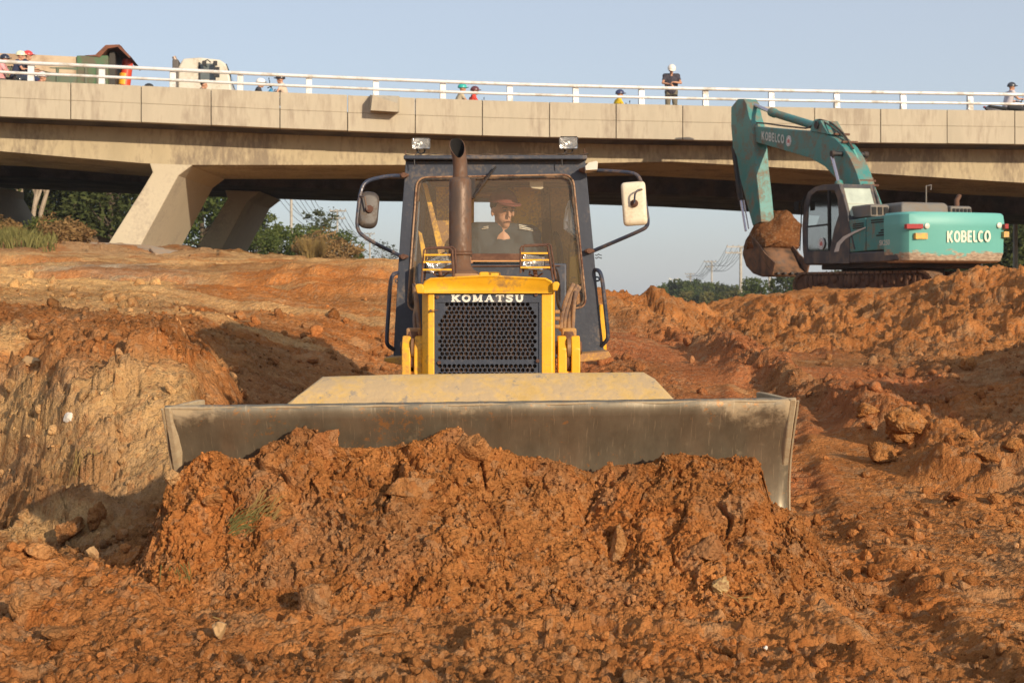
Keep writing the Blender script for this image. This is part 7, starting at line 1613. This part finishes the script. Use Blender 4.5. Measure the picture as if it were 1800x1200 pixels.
def tuft(name, px, Y, zrow, n, h, w, leaf, label, cat, kind=None, seed=0, pts=None, thick=.012):
    rs_ = np.random.RandomState(seed); x = (px-900)*Y/F if px is not None else 0; z = (CAMZ+(HY-zrow)*Y/F) if zrow else 0
    if pts is None:
        a = rs_.rand(n)*6.28; q = np.sqrt(rs_.rand(n))*w*.35; b = np.c_[x+q*np.cos(a), Y+q*np.sin(a), np.full(n, z)]; out_ = np.c_[np.cos(a), np.sin(a)]*(w*.5*rs_.rand(n)[:, None])
        hh_ = h*(.55+.45*rs_.rand(n))
    else:
        b = pts; a = rs_.rand(n)*6.28; hh_ = h*(.4+.6*rs_.rand(n)); out_ = np.c_[np.cos(a), np.sin(a)]*(hh_*.7*rs_.rand(n))[:, None]
    m1 = b.copy(); m1[:, 2] += hh_*.6; m1[:, :2] += out_*.35; t1 = b.copy(); t1[:, 2] += hh_*(.9+.1*rs_.rand(n)); t1[:, :2] += out_
    sd2 = np.c_[-np.sin(a+1), np.cos(a+1), np.zeros(n)]*thick
    V_ = np.stack([b-sd2, b+sd2, m1+sd2*.8, t1, m1-sd2*.8], 1).reshape(-1, 3)
    me = bpy.data.meshes.new(name); me.from_pydata(V_.tolist(), [], [tuple(range(i*5, i*5+5)) for i in range(n)]); me.update()
    o = link_mesh(name, me, LEAF[leaf]); return tag(o, label, cat, None, kind)
tuft('tall_grass', 549, 78, 466, 1100, 1.75, 1.35, 'dry', 'tall clump of dry yellow grass between pole and brown shrub', 'grass clump', seed=3, thick=.014)
# grassy verge at the left below the wood
rs_ = np.random.RandomState(9); n = 9000; Yg_ = 33+rs_.rand(n)*26; pxg = -60+rs_.rand(n)*210*(.3+.7*rs_.rand(n)); xg = (pxg-900)*Yg_/F; keep = fbm(xg*.6, Yg_*.35, s=300) > -.12+.25*(pxg > 100); xg, Yg_ = xg[keep], Yg_[keep]
zg, _, _ = ground(xg, Yg_); tuft('grass', None, 0, 0, len(xg), .34, 0, 'olive', 'rough green and dry grass on the verge', None, kind='stuff', seed=4, pts=np.c_[xg, Yg_, zg], thick=.02)
o = tree('b4', 118, 37, None, None, .55, 'dark scrubby bush at the end of the grassy verge', 'bush', name='bush'); tree('b3', 80, 40, None, None, .42, 'small green bush on the grassy verge', 'bush', name='bush')
tree('b4', 20, 41, None, None, .45, 'low dry bush on the grassy verge at the left edge', 'bush', name='bush')
# far tree line to the right
tree_mesh('f1', 21, 7, 6.5, 1500, .40, 'round', 'dark', low=0, limbs=4); tree_mesh('f2', 22, 8, 4.2, 1100, .36, 'cone', 'dark', low=0, limbs=3); tree_mesh('f3', 23, 6, 6.5, 1400, .38, 'round', 'olive', low=0, limbs=4); tree_mesh('f4', 24, 7.2, 5.5, 1300, .38, 'round', 'green', low=0, limbs=4)
fk = {'f1': 'dark rounded tree', 'f2': 'pointed dark conifer', 'f3': 'brownish olive tree', 'f4': 'mid green rounded tree'}
rf = random.Random(17)
FT = []
px = 1146
while px < 1318:
    t = (px-1146)/170; Y = rf.uniform(230, 300); top = 512-14*min(1, t*4)-4*math.sin(t*5)+rf.uniform(-3, 4); k = rf.choice(['f1', 'f2', 'f2', 'f4']); FT.append((k, px, Y, top)); px += rf.uniform(7, 12)
px = 1185
while px < 1330:
    FT.append((rf.choice(['f3', 'f3', 'f1', 'f4']), px, rf.uniform(180, 215), 517+rf.uniform(-3, 5)-(px-1185)*.04)); px += rf.uniform(13, 20)
px = 1320
while px < 1560:
    FT.append((rf.choice(['f4', 'f1', 'f4', 'f2']), px, rf.uniform(120, 170), 486-(px-1320)*.03+rf.uniform(-8, 8))); px += rf.uniform(15, 24)
wh_ = lambda p: 'near the floodlight poles' if p < 1200 else ('among the utility poles' if p < 1262 else ('near the nearest pole' if p < 1325 else 'below the excavator bucket'))
ordn = ['first', 'second', 'third', 'fourth', 'fifth', 'sixth', 'seventh', 'eighth', 'ninth', 'tenth', 'eleventh', 'twelfth', 'thirteenth', 'fourteenth']
cnt = {}
for k, px, Y, top in sorted(FT, key=lambda t: t[1]):
    base = CAMZ-26*Y/F if px < 1320 else CAMZ+(HY-535)*Y/F; zt_ = CAMZ+(HY-top)*Y/F; hgt = {'f1': 7, 'f2': 8, 'f3': 6, 'f4': 7.2}[k]; key = (k, wh_(px)); cnt[key] = cnt.get(key, 0)+1
    tree(k, px, Y, None, base, (zt_-base)/hgt, '%s far %s %s, from the left' % (ordn[cnt[key]-1], fk[k], wh_(px)), 'tree', 'trees on the far skyline to the right')
# dark trees beyond the bridge behind the excavator
tree_mesh('r1', 31, 6.5, 6.0, 4200, .16, 'round', 'dark', low=0, limbs=5)
for i, (px, Y, s_) in enumerate(((1560, 95, .62), (1625, 90, .78), (1668, 84, .8), (1712, 90, .92), (1752, 80, .90), (1792, 88, 1.0), (1832, 80, 1.0), (1880, 86, 1.0))):
    tree('r1', px, Y, None, None, s_, 'shaded dark tree behind the excavator house, %s from the left' % ordn[i], 'tree', 'dark trees behind the excavator')

# ------------------------------------------------------------------ utility poles and wires
POLE = paint('pole_concrete', (.50, .46, .40), .85, 0, dirt=(.3, .26, .2), amt=.2, scale=1); 
def pole(px, Y, top, base, arms, label, r0=.2, hid=0):
    x = (px-900)*Y/F; zt_ = CAMZ+(HY-top)*Y/F; zb_ = CAMZ+(HY-base)*Y/F
    r = empty('utility_pole', (x, Y, zb_), label, 'utility pole', 'utility poles of the power line')
    m = MB(); m.tube([(x, Y, zb_-1), (x, Y, zt_)], [r0, r0*.65], 10); m.build('shaft', POLE, r)
    ends = []
    for (row, w_, off) in arms:
        z = CAMZ+(HY-row)*Y/F; m = MB(); m.bb((x+off-w_/2, Y-.08-r0, z-.09), (x+off+w_/2, Y+.04-r0, z+.09)); cr_ = m.build('crossarm', POLE, r)
        for k in (-.46, -.15, .15, .46):
            m = MB(); c = Vector((x+off+w_*k, Y-.02-r0, z+.09)); m.lathe(c, c+Vector((0, 0, .22)), [(0, .03), (.3, .09), (.5, .05), (.8, .08), (1, .03)], 8); m.build('insulator', paint('insulator', (.5, .45, .4), .3), r); ends.append(c+Vector((0, 0, .2)))
    return ends
PA = pole(1302, 200, 433, 540, [(434, 2.6, -.7), (444.5, 2.6, -.9)], 'right-hand line: nearest concrete pole with two crossarms beside the bucket', .26)
PB = pole(1251, 300, 458, 546, [(460, 2.6, -.4), (469, 1.6, -.5)], 'right-hand line: second concrete pole, in front of the tree line', .24)
PC = pole(1213.5, 400, 480, 540, [(481.5, 2.6, -.3), (487, 1.6, -.4)], 'right-hand line: third smallest pole above the tree tops', .26)
PD = pole(512, 95, 300, 470, [(310, 2.6, -.5), (322, 2.6, -.5)], 'left gap: tall near pole whose top is hidden by the bridge', .115)
PE = pole(593, 200, 368, 478, [(371, 2.3, .1), (384, 2.0, .1)], 'left gap: middle pole with two crossarms', .17)
PF = pole(650, 300, 410, 478, [(411, 2.2, 0), (422, 2.2, 0)], 'left gap: far pole below the round mirror', .22)
PG = pole(1785, 62, 300, 500, [(310, 2.2, 0)], 'thick pole just right of the excavator counterweight', .12)
PH = pole(1352.5, 150, 470, 520, [], 'short pole top under the excavator bucket', .17)
WIRE = paint('wire', (.05, .05, .055), .6)
def span(a, b, sag, label):
    m = MB(); n = 14; m.tube([a+(b-a)*(i/n)-Vector((0, 0, sag*4*(i/n)*(1-i/n))) for i in range(n+1)], [(.011+.00008*1)*0+.010+.00009*(a+(b-a)*(i/n)).y for i in range(n+1)], 5); o = m.build('power_line', WIRE); tag(o, label, 'power line', 'wires between the utility poles')
nw = ('outer left', 'inner left', 'inner right', 'outer right')
for A, B, sg, t_ in ((PA, PB, 2.0, 'from the nearest to the second right pole'), (PB, PC, 2.0, 'from the second to the third right pole'), (PD, PE, 2.4, 'from the tall near to the middle left pole'), (PE, PF, 2.2, 'from the middle to the far left pole')):
    for i in range(min(len(A), len(B))):
        span(A[i], B[i], sg, '%s wire, %s crossarm, %s' % (nw[i % 4], 'upper' if i < 4 else 'lower', t_))
for (px, Y, top, w_, lb_) in ((1184, 330, 491, 1.9, 'twin headed floodlight pole, taller of the pair'), (1178, 350, 509, 2.2, 'twin headed floodlight pole, shorter one on its left')):
    x = (px-900)*Y/F; zt_ = CAMZ+(HY-top)*Y/F; r = empty('street_lamp', (x, Y, CAMZ+(HY-540)*Y/F), lb_, 'street lamp')
    m = MB(); m.tube([(x, Y, CAMZ+(HY-541)*Y/F), (x, Y, zt_)], .16, 8); m.build('pole', POLE, r)
    for s_ in (-1, 1):
        for dz in ((0, -.95) if px == 1184 else (0,)):
            m = MB(); m.bar((x, Y, zt_+dz-.1), (x+s_*w_*.45, Y, zt_+dz+.12), .1); m.box((x+s_*w_*.45, Y-.1, zt_+dz+.1), (.7, .35, .28), (0, -s_*.4, 0)); m.build('lamp_head', paint('lamp_pale', (.6, .6, .58), .4), r, bevel=.04)

# ------------------------------------------------------------------ clods, stones and slabs one can point to
bpy.context.view_layer.update()
def hitpt(px, py, objs=(heap, g)):
    d = Vector(((px-900)/F, 1, (HY-py)/F)).normalized(); best = None
    for o in objs:
        ok, loc, nrm, _ = o.ray_cast(Vector((0, 0, CAMZ)), d)
        if ok and (best is None or loc.y < best[0].y): best = (loc.copy(), nrm.copy())
    return best
bmx = bmesh.new(); bmesh.ops.create_icosphere(bmx, subdivisions=5, radius=1); BV = np.array([x.co[:] for x in bmx.verts]); BF = np.array([[q.index for q in p.verts] for p in bmx.faces]); bmx.free()
def rock(name, px, py, wpx, hpx, col, label, cat, seed, flat=1., rough=1., mat_=None, group=None, sink=.25, rot=0.):
    h_ = hitpt(px, py)
    if h_ is None: return
    p = h_[0]; k = p.y/F; a = wpx*k/2; c = hpx*k/2
    v = rockshape(seed, (BV, BF)); 
    v = v+v*(rough*(.10*facet3(v[:, 0]*2.2, v[:, 1]*2.2, v[:, 2]*2.2, s=seed)+.05*facet3(v[:, 0]*6, v[:, 1]*6, v[:, 2]*6, s=seed+1)+.03*facet3(v[:, 0]*15, v[:, 1]*15, v[:, 2]*15, s=seed+2)+.04*clods3(v[:, 0]*5, v[:, 1]*5, v[:, 2]*5, s=seed+3)))[:, None]
    m_ = np.abs(v).max(0); v = v/m_*np.array([a, max(a, c)*.8*flat, c])
    M3 = np.array(Euler((0, rot, 0)).to_matrix()); v = v@M3.T
    v = v+np.array([p.x, p.y+a*.3, p.z+c*(1-2*sink)])
    o = mesh_np(name, v, BF, np.tile(np.array(col), (len(v), 1)), mat_ or SOIL); return tag(o, label, cat, group)
O_ = (.48, .225, .08)
GC = 'big clods of earth beside the track'
rock('soil_clod', 1603, 772, 98, 68, O_, 'largest rounded clod of orange earth beside the track ruts at right', 'clod', 101, group=GC, sink=.12)
rock('soil_clod', 1553, 812, 60, 42, O_, 'flat-topped clod just in front of the largest clod', 'clod', 102, group=GC, sink=.15)
rock('soil_clod', 1778, 792, 60, 34, O_, 'clod at the right picture edge, level with the largest clod', 'clod', 103, group=GC)
rock('soil_clod', 1742, 812, 50, 30, O_, 'lower clod next to the one at the right picture edge', 'clod', 104, group=GC)
rock('soil_clod', 1682, 878, 44, 26, (.40, .165, .06), 'small reddish clod alone in the shadowed rut', 'clod', 105, group=GC)
rock('soil_clod', 1755, 882, 34, 20, O_, 'small clod on the near ridge right of the shadowed rut', 'clod', 106, group=GC)
rock('soil_clod', 1530, 730, 46, 30, O_, 'clod behind and left of the largest clod', 'clod', 107, group=GC)
rock('soil_clod', 1700, 770, 30, 18, O_, 'small clod between the largest clod and the right edge', 'clod', 108, group=GC)
rock('soil_clod', 1785, 925, 30, 22, O_, 'lone clod lying in shade at the right edge of the track', 'clod', 109, group=GC)
rock('soil_clod', 1702, 650, 40, 34, O_, 'upright clod on the far bank below the excavator', 'clod', 110, group=GC)
GH = 'blocks broken out of the pushed heap'
rock('soil_block', 720, 868, 96, 50, (.47, .225, .085), 'broad smooth-faced block in the upper left part of the heap', 'earth block', 121, rough=.5, group=GH, sink=.3)
rock('soil_block', 822, 806, 82, 70, (.46, .225, .09), 'pointed block at the peak of the heap against the blade', 'earth block', 122, rough=.6, group=GH, sink=.3, rot=.4)
rock('soil_block', 372, 886, 48, 36, (.44, .21, .08), 'square block low on the left shoulder of the heap', 'earth block', 123, rough=.5, group=GH, sink=.3)
rock('soil_block', 1090, 985, 34, 78, (.49, .25, .10), 'tall narrow slab standing in the right half of the heap', 'earth block', 124, rough=.5, group=GH, sink=.2, rot=.2)
rock('soil_block', 545, 1075, 84, 66, (.48, .25, .11), 'mottled grey and orange block at the left foot of the heap', 'earth block', 125, group=GH, sink=.25, rot=-.5)
rock('soil_block', 655, 1118, 80, 26, (.47, .23, .09), 'low flat block in front of the heap foot', 'earth block', 126, rough=.5, group=GH, sink=.25)
rock('soil_block', 565, 792, 60, 70, (.48, .22, .09), 'knobbly block on the heap top left of the peak', 'earth block', 127, group=GH, sink=.3)
rock('soil_block', 1245, 975, 80, 50, (.40, .20, .09), 'rounded crumbly block right of the standing slab', 'earth block', 128, group=GH, sink=.35)
rock('soil_block', 300, 850, 40, 36, (.56, .34, .16), 'pale lump at the left shoulder of the heap touching the blade', 'earth block', 129, group=GH, sink=.25)
STN = paint('stone_tan', (.44, .27, .12), .8, 0, dirt=(.34, .18, .08), amt=.2, scale=6, bump=.4); STQ = paint('stone_yellow', (.50, .34, .13), .45, 0, dirt=(.25, .13, .05), amt=.4, scale=14, bump=.6); STW = paint('stone_white', (.66, .60, .52), .7, 0, bump=.4)
rock('stone', 384, 1124, 27, 38, (0, 0, 0), 'smooth tan egg-shaped stone standing at the lower left', 'stone', 131, rough=.05, mat_=STN, sink=.05)
rock('stone', 1264, 1046, 36, 38, (0, 0, 0), 'yellowish broken quartz stone at the right foot of the heap', 'stone', 132, mat_=STQ, sink=.15)
rock('stone', 1346, 1142, 10, 11, (0, 0, 0), 'tiny white pebble on the loose soil at lower right', 'stone', 133, mat_=STW, rough=.3)
rock('stone', 119, 736, 24, 20, (0, 0, 0), 'pale white stone stuck in the left bank', 'stone', 134, mat_=STW, rough=.3, sink=.4, rot=-.5)
rock('stone', 52, 640, 36, 30, (0, 0, 0), 'tan stone lodged near the top of the left bank', 'stone', 135, mat_=STN, rough=.5, sink=.4)
rock('stone', 158, 978, 30, 26, (0, 0, 0), 'tan stone on the rubble left of the heap', 'stone', 136, mat_=STN, rough=.5)
GL = 'rubble lumps left of the heap'
for i, (px, py, a, b, lb_) in enumerate(((120, 948, 62, 46, 'long sunlit lump at the edge of the shadowed ditch'), (170, 925, 36, 60, 'tall upright lump in the shadowed ditch'), (62, 980, 60, 36, 'lump at the far left edge of the rubble'), (18, 1000, 50, 36, 'rounded lump cut by the left picture edge'),
                                         (40, 1075, 70, 56, 'large flat lump low at the left edge'), (160, 1030, 40, 26, 'small squat lump left of the heap foot'), (95, 1125, 70, 34, 'broad low lump at the bottom left corner'))):
    rock('rubble_lump', px, py, a, b, (.44, .22, .09), lb_, 'earth lump', 141+i, group=GL, sink=.25, rot=-.5 if i in (0, 4) else 0)
RSL = paint('slab_red', (.42, .16, .06), .8, 0, dirt=(.5, .3, .14), amt=.3, scale=3, bump=.4); CSL = paint('slab_grey', (.36, .31, .25), .85, 0, dirt=(.45, .30, .18), amt=.35, scale=2, bump=.5)
def slab(name, pts, th_, mat_, label, cat, Y):
    P_ = [W(x, y, Y+dy) for x, y, dy in pts]; m = MB(); m.prism(P_, Vector((0, .05, -th_)))
    o = m.build(name, mat_, None, bevel=.04, smooth=0); return tag(o, label, cat)
slab('rock_slab', [(0, 482, 0), (78, 460, .3), (100, 462, .8), (96, 470, .4), (40, 492, -.2), (0, 502, -.4)], .25, RSL, 'tilted reddish rock slab on the left terrace below the grass', 'rock slab', 25)
slab('broken_pavement', [(122, 428, 0), (150, 424, .5), (262, 430, .6), (290, 436, .4), (255, 441, -1.6), (190, 440, -1.8), (128, 434, -1)], .16, CSL, 'broken grey paving slab at the foot of the sunlit pier', 'paving slab', 39.5)
slab('broken_pavement', [(262, 434, 0), (330, 442, .6), (345, 450, .2), (312, 452, -1.2), (272, 446, -1.3)], .12, CSL, 'cracked slab edge hanging over a hollow between the piers', 'paving slab', 38.5)
slab('broken_pavement', [(360, 450, 0), (440, 452, .6), (452, 458, .2), (420, 462, -1.), (366, 458, -1)], .12, CSL, 'thin broken slab edge right of the second pier', 'paving slab', 37.5)
# wisps of grass caught in the heap
def wisps(name, px, py, n, ln, label, leaf='dry', dirn=(1, .5), seed=0):
    c = hitpt(px, py)[0]; rs_ = random.Random(seed); m = MB()
    for i in range(n):
        a = c+Vector((rs_.uniform(-.07, .07), -.012, rs_.uniform(-.05, .05))); L_ = ln*rs_.uniform(.5, 1); d = Vector((dirn[0]+rs_.uniform(-.35, .35), rs_.uniform(-.35, -.02), dirn[1]+rs_.uniform(-.35, .35))).normalized()
        b = a+d*L_*.5+Vector((0, 0, .008)); e = a+d*L_+Vector((0, 0, -.01)); s_ = Vector((-d.z, 0, d.x))*.0022
        m.add([a-s_, a+s_, b+s_, e, b-s_], [(0, 1, 2, 3, 4)])
    o = m.build(name, LEAF[leaf], None, smooth=0); tag(o, label, None, None, 'stuff')
wisps('grass', 425, 930, 60, .16, 'wisps of uprooted green grass in the heap', 'olive', (.8, .55), 1); wisps('dry_grass', 455, 905, 30, .14, 'straws of dry grass in the heap', 'dry', (.7, .7), 2)
wisps('grass', 312, 1005, 26, .15, 'drooping grass at the left of the heap', 'olive', (.1, -1), 3); wisps('dry_grass', 350, 1095, 10, .12, 'straws beside the egg-shaped stone', 'dry', (1, -.2), 4); wisps('dry_grass', 1290, 1060, 5, .1, 'single straws at the right foot', 'dry', (1, -.3), 5)
wisps('roots', 150, 800, 34, .20, 'pale fine roots hanging down the left bank', 'dry', (.1, -1), 6)

# ------------------------------------------------------------------ air
hz = MB(); hz.bb((-900, -30, -12), (900, 1200, 40)); ho = hz.build('haze', None, None, smooth=0); tag(ho, 'thin warm haze in the air', None, None, 'stuff')
hm_ = bpy.data.materials.new('haze'); hm_.use_nodes = True; nt_ = hm_.node_tree; nt_.nodes.clear(); ou = nt_.nodes.new('ShaderNodeOutputMaterial'); pv = nt_.nodes.new('ShaderNodeVolumePrincipled')
pv.inputs['Color'].default_value = (.86, .90, .95, 1); pv.inputs['Density'].default_value = .0004; pv.inputs['Anisotropy'].default_value = .2; nt_.links.new(pv.outputs[0], ou.inputs['Volume']); ho.data.materials.append(hm_); hm_.cycles.homogeneous_volume = True if hasattr(hm_.cycles, 'homogeneous_volume') else None
S.cycles.volume_bounces = 0
